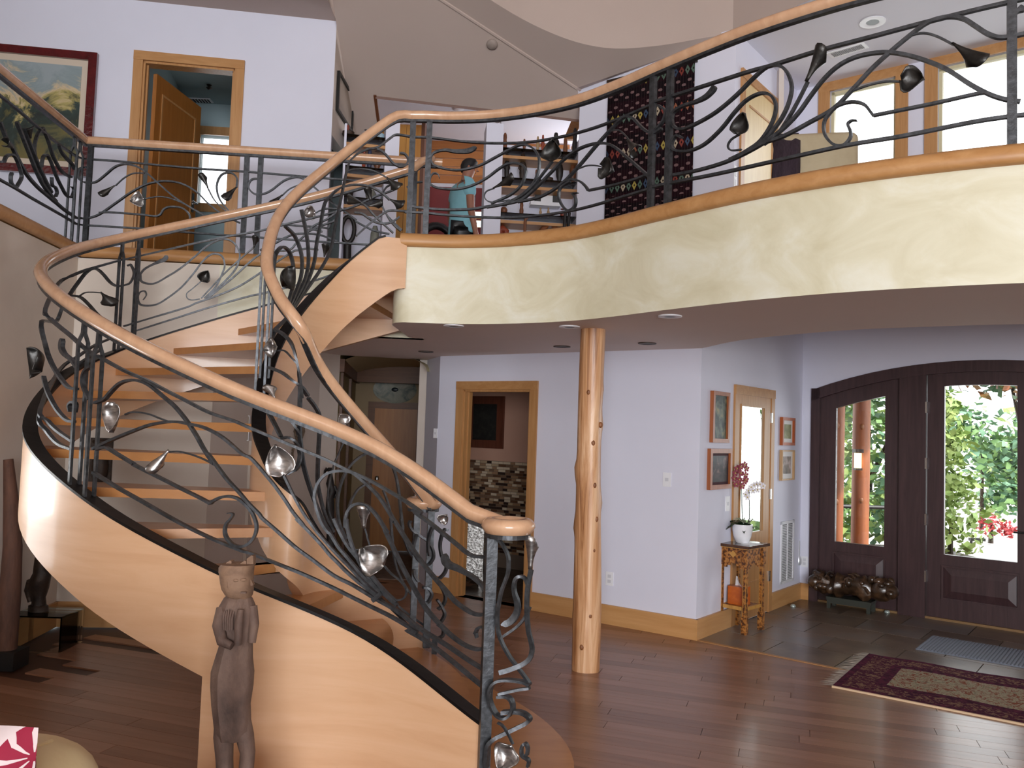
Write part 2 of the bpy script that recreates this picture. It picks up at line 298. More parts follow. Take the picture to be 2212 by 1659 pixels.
BARS=[
(0,"top_bar",0.013,0.024,0,"-2149,4267,2003 -1956,4170,1924 -1826,4119,1880 -1697,4078,1825 -1602,4052,1786 -1464,4021,1727 -1333,3998,1690 -1228,3991,1648 -1252,3992,1659 -1129,3990,1613 -1007,3993,1567 -884,3995,1521 -781,3993,1476 -677,3982,1435 -571,3958,1384 -486,3928,1342 -401,3891,1292 -436,3907,1295 -353,3867,1246 -270,3822,1193 -216,3792,1158 -176,3770,1132 -137,3750,1121 -62,3712,1126"),
(0,"scroll_bar",0.013,0.024,0,"-2139,4261,1758 -2076,4226,1777 -2029,4203,1820 -1978,4179,1859 -1916,4153,1876 -1855,4129,1872 -1794,4108,1850 -1719,4084,1800 -1655,4066,1756 -1607,4053,1712 -1568,4044,1669 -1524,4034,1613 -1475,4023,1542 -1424,4012,1480 -1457,4019,1527 -1406,4009,1469 -1351,4001,1407 -1294,3995,1354 -1238,3991,1296 -1187,3990,1250 -1170,3990,1229 -1107,3990,1180 -1008,3993,1099 -922,3995,1041 -818,3994,971 -720,3988,928 -610,3969,873 -505,3936,829 -399,3890,769 -358,3869,750 -248,3810,705 -148,3756,659 -64,3713,625"),
(0,"scroll_bar",0.013,0.024,0,"-2131,4257,1523 -2004,4191,1575 -1877,4138,1623 -1781,4104,1656 -1687,4075,1673 -1618,4056,1675 -1567,4044,1667 -1504,4029,1658 -1433,4014,1633 -1370,4004,1598 -1283,3994,1533 -1245,3992,1517 -1203,3991,1478 -1160,3990,1432 -1118,3990,1385 -1066,3991,1319 -1024,3992,1261 -973,3994,1203 -1010,3993,1234 -948,3994,1177 -885,3995,1115 -843,3995,1069 -801,3994,1031 -759,3991,993 -696,3985,945 -645,3977,913 -599,3965,886"),
(0,"stem",0.008,0.01,0,"-1934,4160,1703 -1899,4147,1715 -1844,4125,1716 -1784,4105,1707 -1735,4089,1692 -1683,4074,1677"),
(0,"stem",0.008,0.01,0,"-1664,4069,1528 -1609,4054,1531 -1541,4037,1519 -1473,4022,1498 -1406,4009,1468"),
(0,"scroll_bar",0.013,0.024,0,"-2107,4244,1522 -2067,4222,1532 -2034,4206,1531 -1972,4177,1505 -1865,4133,1460 -1865,4133,1457 -1765,4099,1420 -1668,4070,1384 -1575,4045,1348 -1484,4025,1313 -1430,4014,1289"),
(0,"scroll_bar",0.013,0.024,2,"-1430,4014,1289 -1414,4010,1304 -1376,4004,1322 -1334,3998,1328 -1292,3995,1318 -1250,3992,1288 -1220,3991,1253 -1199,3990,1206 -1197,3990,1166 -1213,3991,1126 -1240,3991,1101 -1272,3993,1092 -1309,3996,1102 -1340,3999,1133 -1350,4001,1164 -1344,4000,1196 -1324,3997,1221 -1313,3996,1241 -1321,3997,1249 -1340,3999,1248"),
(0,"bottom_bar",0.013,0.024,0,"-2121,4251,1403 -1959,4171,1339 -1803,4111,1279 -1658,4067,1218 -1519,4032,1162 -1386,4006,1114 -1259,3992,1073 -1222,3991,1065 -1140,3990,1036 -1059,3991,1007 -978,3993,978 -897,3995,945 -816,3994,912 -733,3989,876 -642,3976,839 -524,3943,796 -398,3890,743 -452,3914,748 -369,3875,716 -286,3831,675 -205,3786,630 -126,3744,583 -65,3714,547"),
(0,"stem",0.011,0.024,0,"-1076,3991,1435 -1059,3991,1403 -1019,3992,1329 -972,3994,1254 -925,3995,1196 -950,3994,1228 -908,3995,1174 -853,3995,1116 -799,3994,1063 -748,3991,1017 -688,3984,961 -633,3974,914 -586,3962,887"),
(0,"scroll_bar",0.013,0.024,0,"-63,3713,903 -74,3718,885 -97,3729,869 -135,3748,868 -173,3769,881 -224,3796,910 -272,3823,954 -328,3854,1004 -393,3887,1069 -464,3919,1153 -527,3944,1236 -536,3946,1246 -567,3957,1292 -611,3969,1348 -659,3979,1394 -706,3987,1431 -752,3991,1462 -801,3994,1468 -849,3995,1462 -888,3995,1441 -918,3995,1396 -928,3995,1343 -922,3995,1312 -913,3995,1280 -890,3995,1221 -856,3995,1175 -844,3995,1168 -805,3994,1110 -762,3992,1064 -711,3987,1011 -655,3978,960 -600,3966,917 -570,3958,900"),
(0,"blade",0.013,0.024,3,"-62,3712,936 -77,3720,970 -105,3733,1000 -144,3753,1028 -187,3776,1046 -222,3796,1059 -258,3816,1068 -277,3826,1086 -282,3829,1116"),
(0,"scroll_bar",0.011,0.024,1,"-118,3740,764 -123,3742,785 -125,3743,782 -115,3738,806 -95,3728,816 -74,3718,809 -60,3712,795"),
(0,"scroll_bar",0.013,0.024,0,"-63,3713,750 -83,3722,727 -112,3737,715 -162,3763,721 -210,3789,741 -266,3820,776 -349,3865,845 -392,3887,897 -441,3909,968 -481,3926,1029 -516,3940,1088 -548,3951,1144 -580,3960,1201 -566,3957,1185 -602,3966,1238 -637,3975,1279 -671,3981,1306 -709,3987,1316 -741,3990,1306 -764,3992,1278 -774,3993,1237 -772,3993,1198 -770,3992,1242 -765,3992,1203 -750,3991,1152 -727,3989,1094 -692,3985,1032 -657,3979,983 -617,3970,939 -583,3961,910 -553,3952,890 -502,3935,852"),
(0,"stem",0.008,0.01,0,"-580,3961,1036 -542,3948,1000 -499,3933,973 -469,3921,945 -459,3917,919 -470,3922,891 -499,3933,878 -532,3945,884 -570,3958,904 -588,3963,918"),
(0,"stem",0.006,0.008,0,"-679,3982,1206 -665,3980,1163 -664,3980,1156 -650,3978,1121"),
(0,"scroll_bar",0.013,0.024,0,"-831,3995,1240 -795,3994,1170 -756,3991,1112 -705,3987,1055 -649,3977,995 -601,3966,944 -554,3953,901 -507,3937,867"),
(0,"collar",0.02,0.05,0,"-618,3971,866 -575,3959,907"),
(0,"top_bar",0.013,0.024,0,"-2971,6166,2866 -3051,5939,2761 -3071,5855,2724 -3099,5736,2661 -3124,5626,2589 -2655,4662,2283 -2582,4589,2224 -2468,4489,2166 -2359,4404,2111 -2251,4331,2047 -2167,4278,2007"),
(0,"scroll_bar",0.013,0.024,0,"-2964,6177,2672 -2987,6138,2668 -3008,6092,2689 -3026,6040,2728 -3041,5983,2754 -3054,5929,2751 -3068,5867,2710 -3084,5800,2626 -3099,5736,2535 -3113,5674,2431 -3125,5624,2323 -2700,4712,2218 -2614,4619,2070 -2551,4559,1992 -2484,4502,1928 -2413,4445,1873 -2350,4398,1836 -2284,4352,1830"),
(0,"scroll_bar",0.013,0.024,0,"-3096,5747,2525 -3077,5830,2527 -3059,5907,2492 -3037,6000,2433 -3007,6094,2389 -2959,6186,2369"),
(0,"stem",0.008,0.01,0,"-3032,6019,2592 -3053,5932,2581 -3068,5869,2566 -3079,5819,2533"),
(0,"scroll_bar",0.013,0.024,0,"-2290,4356,1657 -2351,4399,1664 -2426,4454,1704 -2497,4513,1758 -2566,4574,1826 -2617,4622,1901"),
(0,"scroll_bar",0.013,0.024,1,"-2328,4382,1709 -2340,4391,1742 -2314,4373,1760 -2285,4352,1748 -2290,4356,1707"),
(0,"blade",0.013,0.024,3,"-2295,4359,1942 -2346,4395,1985 -2409,4442,2017 -2444,4470,2055 -2439,4465,2103"),
(0,"scroll_bar",0.013,0.024,0,"-2183,4288,1776 -2222,4311,1825 -2244,4326,1877 -2227,4314,1924 -2186,4289,1947"),
(0,"scroll_bar",0.013,0.024,0,"-2992,6128,2269 -3038,5997,2204 -3074,5844,2108 -3110,5690,2004 -2634,4640,1720 -2532,4543,1654 -2425,4454,1603 -2293,4358,1555"),
(0,"bottom_bar",0.013,0.024,0,"-3022,6051,2177 -3072,5848,2053 -3122,5637,1931 -2643,4649,1683 -2536,4547,1599 -2417,4448,1537 -2298,4362,1513"),
(0,"top_bar",0.013,0.024,0,"-2963,6178,2871 -2882,6275,2923 -2651,6423,3033 -2391,6531,3135 -2054,6625,3238 -1888,6657,3299 -1753,6679,3342 -1616,6700,3388 -1486,6715,3434 -1338,6728,3489 -1188,6736,3572 -1107,6740,3605 -1026,6744,3641"),
(0,"scroll_bar",0.013,0.024,0,"-2957,6189,2676 -2921,6235,2709 -2904,6252,2784 -2923,6233,2845 -2937,6215,2835"),
(0,"blade",0.013,0.024,3,"-2871,6284,2785 -2851,6300,2825 -2817,6326,2861 -2772,6357,2897 -2735,6379,2923 -2717,6389,2956"),
(0,"scroll_bar",0.013,0.024,0,"-2871,6284,2785 -2863,6291,2733 -2820,6324,2720 -2774,6355,2735 -2709,6393,2793 -2632,6432,2864 -2534,6475,2975 -2453,6508,3071 -2358,6543,3133 -2279,6568,3123 -2224,6584,3046 -2226,6584,2958 -2267,6572,2867 -2372,6538,2732 -2444,6511,2651"),
(0,"scroll_bar",0.013,0.024,1,"-2846,6305,2592 -2830,6318,2631 -2840,6310,2659 -2865,6289,2649 -2877,6279,2611 -2866,6288,2559 -2831,6317,2549 -2767,6360,2567 -2701,6397,2624 -2615,6440,2719 -2538,6474,2839 -2479,6497,2944 -2418,6521,3007 -2352,6545,3002 -2326,6554,2936 -2335,6551,2873 -2383,6534,2744 -2454,6507,2650"),
(0,"stem",0.008,0.01,0,"-2482,6496,2783 -2542,6472,2715 -2577,6457,2674 -2570,6460,2638 -2538,6473,2627 -2486,6495,2641"),
(0,"stem",0.01,0.024,0,"-2476,6499,2648 -2323,6555,2862 -2205,6589,2998 -2117,6611,3094"),
(0,"scroll_bar",0.013,0.024,0,"-2443,6512,2639 -2265,6573,2829 -2056,6624,3048 -1855,6662,3088 -1795,6672,3151 -1735,6682,3217 -1672,6692,3296 -1614,6700,3334 -1555,6708,3371 -1482,6716,3430"),
(0,"scroll_bar",0.013,0.024,0,"-2938,6213,2374 -2772,6357,2470 -2577,6457,2564 -2506,6487,2608 -2369,6539,2677 -2206,6589,2772 -2049,6626,2897 -1831,6666,3070 -1777,6675,3094 -1703,6687,3112 -1619,6699,3109"),
(0,"bottom_bar",0.013,0.024,0,"-2874,6281,2350 -2674,6412,2457 -2419,6521,2579 -2144,6604,2689 -2041,6628,2721 -1794,6673,2801 -1614,6700,2862 -1445,6719,2936"),
(0,"scroll_bar",0.013,0.024,0,"-1594,6703,3260 -1691,6689,3274 -1729,6683,3242 -1612,6700,3305 -1534,6710,3339 -1479,6716,3363"),
(0,"scroll_bar",0.01,0.024,0,"-1581,6704,3453 -1537,6710,3456 -1485,6716,3455"),
(1,"scroll_bar",0.013,0.024,0,"-1171,4548,1965 -1163,4555,1827 -1160,4560,1689 -1152,4576,1570 -1141,4616,1458 -1123,4679,1353 -1098,4732,1256 -1061,4777,1153 -1017,4813,1070"),
(1,"scroll_bar",0.013,0.024,0,"-1098,4733,1745 -1091,4742,1650 -1091,4742,1502 -1088,4746,1359 -1076,4763,1283 -1046,4792,1167 -1000,4825,1069"),
(1,"stem",0.008,0.01,0,"-969,4844,1591 -993,4829,1522 -1015,4814,1454 -1031,4803,1368 -1038,4797,1286 -1030,4803,1200 -1002,4823,1117 -956,4852,1043"),
(1,"scroll_bar",0.013,0.024,0,"-768,4953,1511 -819,4927,1528 -873,4899,1510 -929,4868,1455 -961,4849,1391 -982,4836,1309 -987,4833,1213 -972,4842,1116 -934,4865,1027"),
(1,"scroll_bar",0.01,0.024,0,"-799,4938,1357 -822,4926,1355 -879,4896,1318 -912,4878,1260 -928,4869,1206"),
(1,"scroll_bar",0.013,0.024,0,"-706,4984,1468 -680,4997,1398 -660,5007,1308 -646,5014,1208 -627,5024,1077"),
(1,"scroll_bar",0.01,0.024,0,"-746,4964,1308 -720,4977,1243 -698,4988,1158 -689,4993,1039"),
(1,"scroll_bar",0.011,0.024,0,"-698,4988,1140 -683,4995,1015 -670,5002,915 -648,5013,830 -597,5039,728 -537,5070,644"),
(1,"scroll_bar",0.011,0.024,0,"-641,5016,1139 -618,5028,1028 -586,5044,937 -536,5070,875"),
(1,"scroll_bar",0.013,0.024,0,"-1136,4637,1831 -1116,4698,1792 -1098,4733,1750 -1085,4750,1693"),
(1,"scroll_bar",0.013,0.024,0,"-1207,4539,1710 -1170,4549,1652 -1159,4563,1625"),
(1,"scroll_bar",0.013,0.024,0,"-1363,4660,1744 -1305,4601,1675 -1259,4563,1612"),
(1,"scroll_bar",0.013,0.024,0,"-1253,4559,1603 -1212,4540,1610 -1175,4545,1588 -1156,4568,1542 -1153,4574,1496 -1165,4553,1442 -1206,4539,1409"),
(1,"scroll_bar",0.013,0.024,0,"-1338,4634,2210 -1268,4570,2172 -1215,4541,2114 -1182,4542,2009 -1166,4552,1911 -1158,4564,1827"),
(1,"scroll_bar",0.013,0.024,0,"-1375,4672,1998 -1273,4573,1965 -1206,4539,1923 -1160,4560,1890 -1138,4626,1844"),
(1,"stem",0.008,0.01,0,"-1320,4615,2089 -1263,4565,2086 -1212,4540,2043 -1182,4542,2009"),
(1,"bottom_bar",0.013,0.024,0,"-729,4973,648 -667,5004,589 -579,5048,498"),
(1,"scroll_bar",0.013,0.024,0,"-645,5015,627 -572,5052,562 -473,5103,484"),
(1,"scroll_bar",0.013,0.024,0,"-1517,5144,2659 -1518,5173,2746 -1509,5277,2819 -1487,5368,2806 -1471,5416,2731 -1466,5432,2615 -1477,5400,2506 -1484,5377,2435"),
(1,"scroll_bar",0.013,0.024,0,"-1504,5307,2960 -1469,5422,2921 -1440,5495,2818 -1435,5505,2698 -1449,5473,2588 -1476,5404,2456"),
(1,"scroll_bar",0.013,0.024,0,"-1449,5473,3117 -1433,5510,3031 -1415,5548,2909 -1407,5561,2780 -1418,5541,2662 -1448,5477,2537 -1475,5406,2431"),
(1,"scroll_bar",0.013,0.024,0,"-1268,5750,3344 -1316,5698,3273 -1342,5666,3209 -1357,5645,3068 -1372,5622,2927 -1380,5609,2791 -1406,5564,2649 -1442,5490,2522 -1475,5407,2414"),
(1,"scroll_bar",0.013,0.024,0,"-790,5930,3800 -896,5899,3801 -939,5887,3772 -993,5873,3719 -1035,5861,3686 -1090,5844,3669 -1148,5822,3632 -1184,5806,3593 -1217,5787,3522 -1256,5759,3237 -1279,5738,3066 -1296,5722,2908 -1340,5669,2769 -1388,5597,2647 -1442,5492,2505 -1479,5396,2387 -1517,5199,2261"),
(1,"scroll_bar",0.013,0.024,0,"-1031,5862,3680 -991,5873,3664 -950,5884,3628 -914,5894,3590 -869,5907,3569 -830,5919,3583 -810,5926,3628 -834,5918,3666 -869,5907,3670"),
(1,"stem",0.009,0.012,0,"-1229,5779,3476 -1189,5803,3505 -1127,5831,3520 -1059,5854,3519 -1006,5869,3503 -957,5882,3480"),
(1,"scroll_bar",0.013,0.024,0,"-1318,5696,3253 -1292,5725,3316 -1256,5759,3356 -1204,5795,3386 -1155,5819,3399 -1105,5839,3403 -1053,5856,3395 -983,5875,3363 -926,5891,3318"),
(1,"bottom_bar",0.013,0.024,0,"-1143,5824,3031 -1076,5849,3111 -1010,5868,3177 -960,5881,3219 -916,5894,3242 -804,5929,3248"),
(1,"scroll_bar",0.01,0.024,0,"-1207,5793,3320 -1134,5828,3282 -1082,5847,3249 -1028,5863,3193 -963,5881,3138 -892,5900,3079"),
(1,"scroll_bar",0.013,0.024,0,"-1163,5815,3198 -1113,5836,3197 -1061,5853,3167 -1009,5868,3144 -957,5882,3142 -905,5896,3158 -855,5911,3201"),
(1,"scroll_bar",0.01,0.024,0,"-942,5886,3206 -912,5894,3161 -876,5905,3125 -840,5916,3099"),
(1,"scroll_bar",0.013,0.024,0,"-1514,5243,2274 -1515,5097,2161"),
(1,"top_bar",0.013,0.024,0,"-799,5930,3799 -641,5934,3800 -413,5919,3774 -208,5872,3753 37,5773,3732 250,5649,3728 450,5484,3729 632,5277,3731 805,5050,3739"),
(1,"blade",0.013,0.024,3,"-648,5934,3638 -636,5934,3679 -592,5934,3704 -536,5932,3711 -467,5926,3702 -376,5913,3704 -315,5901,3730"),
(1,"scroll_bar",0.013,0.024,0,"-648,5934,3638 -622,5934,3599 -542,5933,3573 -428,5921,3564 -293,5896,3592 -182,5864,3643 -72,5823,3695 4,5789,3719 59,5762,3706 115,5732,3653 139,5718,3583 131,5723,3496 90,5745,3413 6,5788,3345 -114,5840,3299 -225,5877,3283"),
(1,"scroll_bar",0.013,0.024,1,"-579,5934,3503 -591,5934,3532 -625,5934,3536 -646,5934,3501 -639,5934,3455 -581,5934,3429 -457,5925,3423 -344,5907,3446 -233,5880,3499 -145,5851,3561 -69,5821,3593 9,5787,3579 43,5770,3541 44,5769,3496 14,5784,3422 -61,5818,3362 -193,5867,3310"),
(1,"stem",0.008,0.01,0,"-174,5861,3421 -230,5879,3402 -245,5883,3363 -216,5875,3328 -159,5856,3319 -60,5818,3328"),
(1,"stem",0.011,0.024,0,"229,5663,3568 183,5692,3510 101,5739,3411 17,5783,3343 -114,5840,3293"),
(1,"scroll_bar",0.015,0.024,0,"-800,5930,3289 -677,5933,3277 -507,5931,3271 -338,5906,3275 -225,5878,3289 -4,5793,3312 102,5739,3378 205,5678,3473 306,5609,3564 405,5527,3615 518,5410,3615 601,5315,3569 681,5216,3466 749,5126,3369 806,5048,3287"),
(1,"scroll_bar",0.015,0.024,0,"-4,5793,3307 157,5707,3327 291,5621,3393 398,5533,3488 500,5430,3595 581,5339,3670 658,5245,3730 709,5180,3706 768,5100,3608 816,5034,3556 863,4974,3565"),
(1,"stem",0.008,0.01,0,"581,5339,3670 634,5275,3659 678,5220,3599 709,5180,3536"),
(1,"stem",0.008,0.01,0,"399,5533,3477 456,5477,3483 513,5416,3465 564,5358,3432"),
(1,"scroll_bar",0.013,0.024,0,"301,5613,3402 351,5574,3414 411,5522,3389 451,5483,3341 466,5468,3311"),
(1,"scroll_bar",0.013,0.024,0,"466,5468,3311 598,5318,3302 726,5157,3298 814,5038,3304"),
(1,"scroll_bar",0.013,0.024,2,"351,5574,3403 291,5620,3371 278,5630,3309 305,5610,3239 347,5577,3200 386,5545,3224 389,5541,3277 369,5559,3313 403,5529,3311"),
(1,"bottom_bar",0.013,0.024,0,"-820,5923,3241 -675,5933,3243 -506,5930,3231 -279,5892,3215 -55,5816,3199 161,5705,3194 367,5561,3196 556,5367,3202 808,5046,3209"),
(1,"top_bar",0.016,0.024,0,"825,5023,3750 901,4924,3744 1076,4704,3731 1261,4490,3723 1355,4396,3718 1541,4226,3725 1741,4071,3729 1936,3945,3743 2125,3836,3757 2259,3769,3768 2342,3730,3775"),
(1,"blade",0.013,0.024,3,"912,4910,3602 920,4901,3641 960,4849,3658 1023,4769,3654 1070,4712,3663 1100,4676,3689 1109,4665,3710"),
(1,"scroll_bar",0.015,0.024,0,"910,4913,3613 921,4899,3556 962,4846,3517 1026,4766,3521 1117,4655,3551 1205,4552,3611 1277,4474,3678 1333,4417,3717 1383,4369,3706 1419,4335,3651 1437,4318,3569 1427,4327,3489 1400,4352,3415 1366,4385,3361 1331,4419,3315 1268,4483,3279 1181,4579,3251"),
(1,"scroll_bar",0.014,0.024,0,"963,4845,3465 935,4881,3488 915,4907,3454 924,4895,3409 989,4812,3372 1067,4716,3382 1141,4626,3442 1199,4558,3516 1249,4503,3564 1307,4444,3580 1350,4401,3554 1372,4380,3499 1369,4383,3435 1345,4406,3368 1303,4447,3306 1239,4514,3269"),
(1,"stem",0.009,0.012,0,"1223,4531,3381 1187,4573,3365 1172,4589,3332 1187,4571,3302 1231,4522,3291"),
(1,"stem",0.012,0.024,0,"1502,4259,3574 1469,4289,3494 1428,4326,3406 1381,4371,3328 1325,4426,3289"),
(1,"scroll_bar",0.016,0.024,0,"927,4891,3252 1046,4741,3239 1181,4579,3246 1303,4447,3287 1394,4358,3342 1463,4295,3413 1516,4247,3496 1569,4201,3570 1629,4153,3622 1702,4099,3644 1794,4035,3637 1872,3984,3606 1956,3933,3555 2038,3884,3490 2126,3835,3397 2200,3797,3334 2262,3767,3300 2305,3747,3287"),
(1,"scroll_bar",0.016,0.024,0,"1325,4426,3299 1409,4345,3310 1511,4251,3352 1604,4173,3397 1677,4117,3475 1755,4061,3567 1827,4013,3635 1904,3964,3700 1968,3925,3743 2037,3885,3750 2094,3853,3728 2137,3829,3684 2181,3807,3637 2225,3785,3607 2274,3761,3602 2319,3741,3605"),
(1,"stem",0.009,0.012,0,"1897,3968,3694 1949,3937,3693 2000,3906,3663 2063,3870,3605"),
(1,"stem",0.009,0.012,0,"1677,4117,3470 1743,4070,3483 1808,4025,3484 1867,3988,3470"),
(1,"scroll_bar",0.013,0.024,0,"1584,4189,3385 1624,4157,3409 1677,4116,3413 1724,4083,3388 1750,4064,3342 1760,4057,3322"),
(1,"scroll_bar",0.013,0.024,0,"1760,4057,3322 1874,3983,3327 2001,3906,3335 2126,3835,3348 2175,3809,3351"),
(1,"scroll_bar",0.013,0.024,2,"1604,4173,3397 1571,4200,3344 1572,4199,3272 1606,4171,3210 1646,4140,3196 1672,4120,3229 1672,4120,3264 1662,4128,3302 1678,4116,3316 1697,4102,3311"),
(1,"bottom_bar",0.016,0.024,0,"819,5031,3217 919,4901,3208 1123,4648,3188 1396,4356,3184 1659,4130,3193 1875,3983,3195 2126,3835,3216 2268,3764,3222 2329,3736,3222"),
(1,"blade",0.013,0.024,3,"2280,3758,3698 2296,3751,3719 2319,3741,3731"),
(1,"scroll_bar",0.013,0.024,0,"829,5018,3566 870,4964,3611 878,4955,3671 843,4999,3719"),
(2,"top_bar",0.013,0.024,0,"-3610,6728,3806 -3340,6753,3804 -3031,6781,3792 -2656,6816,3783 -2279,6851,3781 -1897,6886,3772 -1496,6923,3764 -991,6969,3755"),
(2,"scroll_bar",0.013,0.024,0,"-3569,6732,3737 -3617,6727,3728 -3633,6726,3681 -3617,6727,3630 -3561,6733,3608 -3489,6739,3619 -3419,6746,3682 -3349,6752,3752 -3277,6759,3782 -3190,6767,3775 -3101,6775,3728 -2971,6787,3619 -2829,6800,3510 -2597,6821,3380"),
(2,"stem",0.009,0.012,0,"-3334,6754,3596 -3270,6759,3665 -3199,6766,3709 -3107,6774,3717"),
(2,"scroll_bar",0.013,0.024,0,"-3580,6731,3309 -3543,6734,3311 -3448,6743,3349 -3320,6755,3454 -3202,6766,3552 -3083,6777,3625 -2949,6789,3659 -2811,6802,3648 -2683,6813,3584 -2591,6822,3498 -2474,6833,3413 -2320,6847,3343"),
(2,"stem",0.009,0.012,0,"-3101,6775,3500 -2979,6786,3527 -2854,6798,3508 -2700,6812,3439 -2585,6822,3380"),
(2,"scroll_bar",0.013,0.024,0,"-3449,6743,3362 -3376,6750,3373 -3130,6772,3368 -2982,6786,3364 -2936,6790,3425 -2875,6796,3448 -2788,6804,3440 -2729,6809,3385 -2731,6809,3320 -2779,6805,3278"),
(2,"bottom_bar",0.013,0.024,0,"-3577,6731,3254 -3124,6773,3251 -2752,6807,3240 -2314,6847,3232 -1471,6925,3220 -969,6971,3221"),
(2,"stem",0.01,0.024,0,"-2598,6821,3629 -2529,6828,3515 -2411,6838,3417"),
(2,"scroll_bar",0.013,0.024,0,"-2399,6840,3424 -2493,6831,3530 -2524,6828,3646 -2491,6831,3741 -2417,6838,3765 -2364,6843,3722 -2363,6843,3643"),
(2,"scroll_bar",0.013,0.024,0,"-2160,6861,3695 -2200,6858,3726 -2250,6853,3710 -2266,6852,3649 -2219,6856,3599 -2155,6862,3597 -2081,6869,3634 -1984,6878,3720 -1896,6886,3758 -1819,6893,3750 -1726,6901,3683 -1606,6912,3584 -1513,6921,3523 -1367,6934,3425"),
(2,"stem",0.009,0.012,0,"-1990,6877,3594 -1930,6883,3657 -1842,6891,3702"),
(2,"scroll_bar",0.013,0.024,0,"-2146,6863,3122 -2018,6875,3193 -1946,6881,3240 -1866,6889,3274 -1763,6898,3285 -1659,6908,3278 -1574,6915,3252 -1515,6921,3234"),
(2,"scroll_bar",0.013,0.024,0,"-2034,6873,3350 -1944,6881,3351 -1807,6894,3346 -1662,6907,3346 -1595,6913,3341 -1580,6915,3381 -1540,6919,3418 -1524,6920,3436"),
(2,"stem",0.009,0.012,0,"-1705,6903,3464 -1668,6907,3488 -1607,6912,3506 -1532,6919,3511"),
(2,"scroll_bar",0.011,0.024,0,"-1151,6954,3679 -1128,6956,3720 -1095,6959,3743"),
(2,"scroll_bar",0.013,0.024,0,"-1163,6953,3648 -1165,6953,3600 -1150,6954,3549 -1113,6958,3482 -1047,6964,3416 -982,6970,3359"),
(2,"scroll_bar",0.013,0.024,0,"-1375,6934,3415 -1298,6941,3376 -1213,6949,3342 -1085,6960,3319"),
(2,"scroll_bar",0.013,0.024,0,"-954,6972,3730 -892,6978,3773 -825,6984,3786"),
(2,"top_bar",0.013,0.024,0,"-3464,5320,3796 -3471,5403,3797 -3495,5670,3791 -3523,5987,3774 -3551,6292,3769 -3577,6590,3778 -3593,6764,3816"),
(2,"scroll_bar",0.018,0.024,0,"-3473,5425,3626 -3482,5522,3546 -3488,5587,3522 -3494,5657,3480 -3501,5738,3431 -3510,5839,3385 -3523,5984,3350 -3537,6133,3333 -3549,6277,3316"),
(2,"scroll_bar",0.02,0.024,0,"-3492,5636,3705 -3501,5740,3623 -3511,5848,3539 -3520,5949,3459 -3530,6061,3393 -3541,6184,3352 -3550,6287,3324"),
(2,"scroll_bar",0.016,0.024,0,"-3502,5748,3703 -3507,5804,3646 -3515,5892,3579 -3523,5982,3509 -3533,6097,3434 -3543,6203,3373"),
(2,"scroll_bar",0.016,0.024,0,"-3525,6005,3798 -3532,6086,3746 -3541,6186,3652 -3551,6294,3594 -3559,6389,3576 -3570,6507,3585"),
(2,"scroll_bar",0.013,0.024,0,"-3478,5475,3374 -3481,5508,3385 -3482,5529,3424 -3488,5587,3461 -3492,5640,3465 -3497,5690,3434 -3501,5733,3391 -3502,5749,3348 -3499,5710,3288 -3496,5677,3259 -3491,5621,3271 -3489,5606,3313 -3491,5620,3341"),
(2,"scroll_bar",0.012,0.024,0,"-3525,6004,3803 -3519,5933,3722 -3516,5903,3642 -3516,5906,3584 -3519,5939,3530"),
(2,"scroll_bar",0.013,0.024,2,"-3527,6023,3512 -3527,6027,3559 -3528,6043,3599 -3533,6092,3626 -3538,6149,3604 -3543,6210,3556 -3549,6273,3508 -3557,6359,3461 -3565,6447,3422 -3572,6530,3429 -3575,6565,3478 -3574,6554,3513 -3568,6483,3502"),
(2,"scroll_bar",0.013,0.024,0,"-3541,6187,3487 -3543,6206,3431 -3548,6262,3427 -3550,6288,3398 -3549,6271,3362"),
(2,"blade",0.018,0.024,2,"-3574,6556,3666 -3570,6503,3693 -3562,6418,3703 -3553,6322,3724 -3549,6271,3759"),
(2,"scroll_bar",0.018,0.024,0,"-3546,6243,3322 -3562,6417,3301 -3576,6573,3294 -3583,6648,3292 -3597,6809,3333"),
(2,"bottom_bar",0.013,0.024,0,"-3470,5390,3251 -3478,5474,3250 -3497,5696,3251 -3519,5937,3247 -3547,6254,3247 -3572,6532,3246 -3583,6655,3244 -3597,6805,3270"),
(0,"scroll_bar",0.011,0.022,0,"-61,3620,1235 -37,3620,1217 -13,3620,1188 8,3620,1147 12,3620,1108 10,3620,1073 -2,3620,1034 -16,3620,991 -24,3620,943 -29,3620,895 -24,3620,831 -6,3620,779 29,3620,720 66,3620,675 100,3620,634 121,3620,606"),
(0,"scroll_bar",0.02,0.012,0,"110,3608,1094 106,3608,1072 99,3608,1030 96,3608,982 97,3608,918 106,3608,838 120,3608,786 125,3608,751 115,3608,716 84,3608,690 31,3608,667 -12,3608,653"),
(0,"scroll_bar",0.011,0.022,3,"96,3596,1032 85,3596,1057 65,3596,1066 46,3596,1056 38,3596,1027 42,3596,992 53,3596,960 57,3596,925 45,3596,893 24,3596,870 -8,3596,859"),
(0,"scroll_bar",0.011,0.022,0,"109,3620,931 88,3620,883 57,3620,846 13,3620,813 1,3620,804"),
(0,"scroll_bar",0.011,0.035,0,"121,3608,606 86,3608,619 21,3608,624 -21,3608,616 -45,3608,590 -51,3608,552 -39,3608,510 -16,3608,476 13,3608,463 37,3608,474 51,3608,502 46,3608,534 24,3608,554 -15,3608,553"),
(0,"scroll_bar",0.011,0.022,0,"119,3596,596 76,3596,589 34,3596,579 -12,3596,567"),
(0,"scroll_bar",0.016,0.03,0,"5,3620,483 62,3620,488 98,3620,482 124,3620,462 114,3620,444 82,3620,426 29,3620,399 -20,3620,373 -48,3620,344 -53,3620,302 -55,3620,250"),
(0,"stem",0.009,0.012,0,"-12,3608,444 10,3608,431 33,3608,400 56,3608,356"),
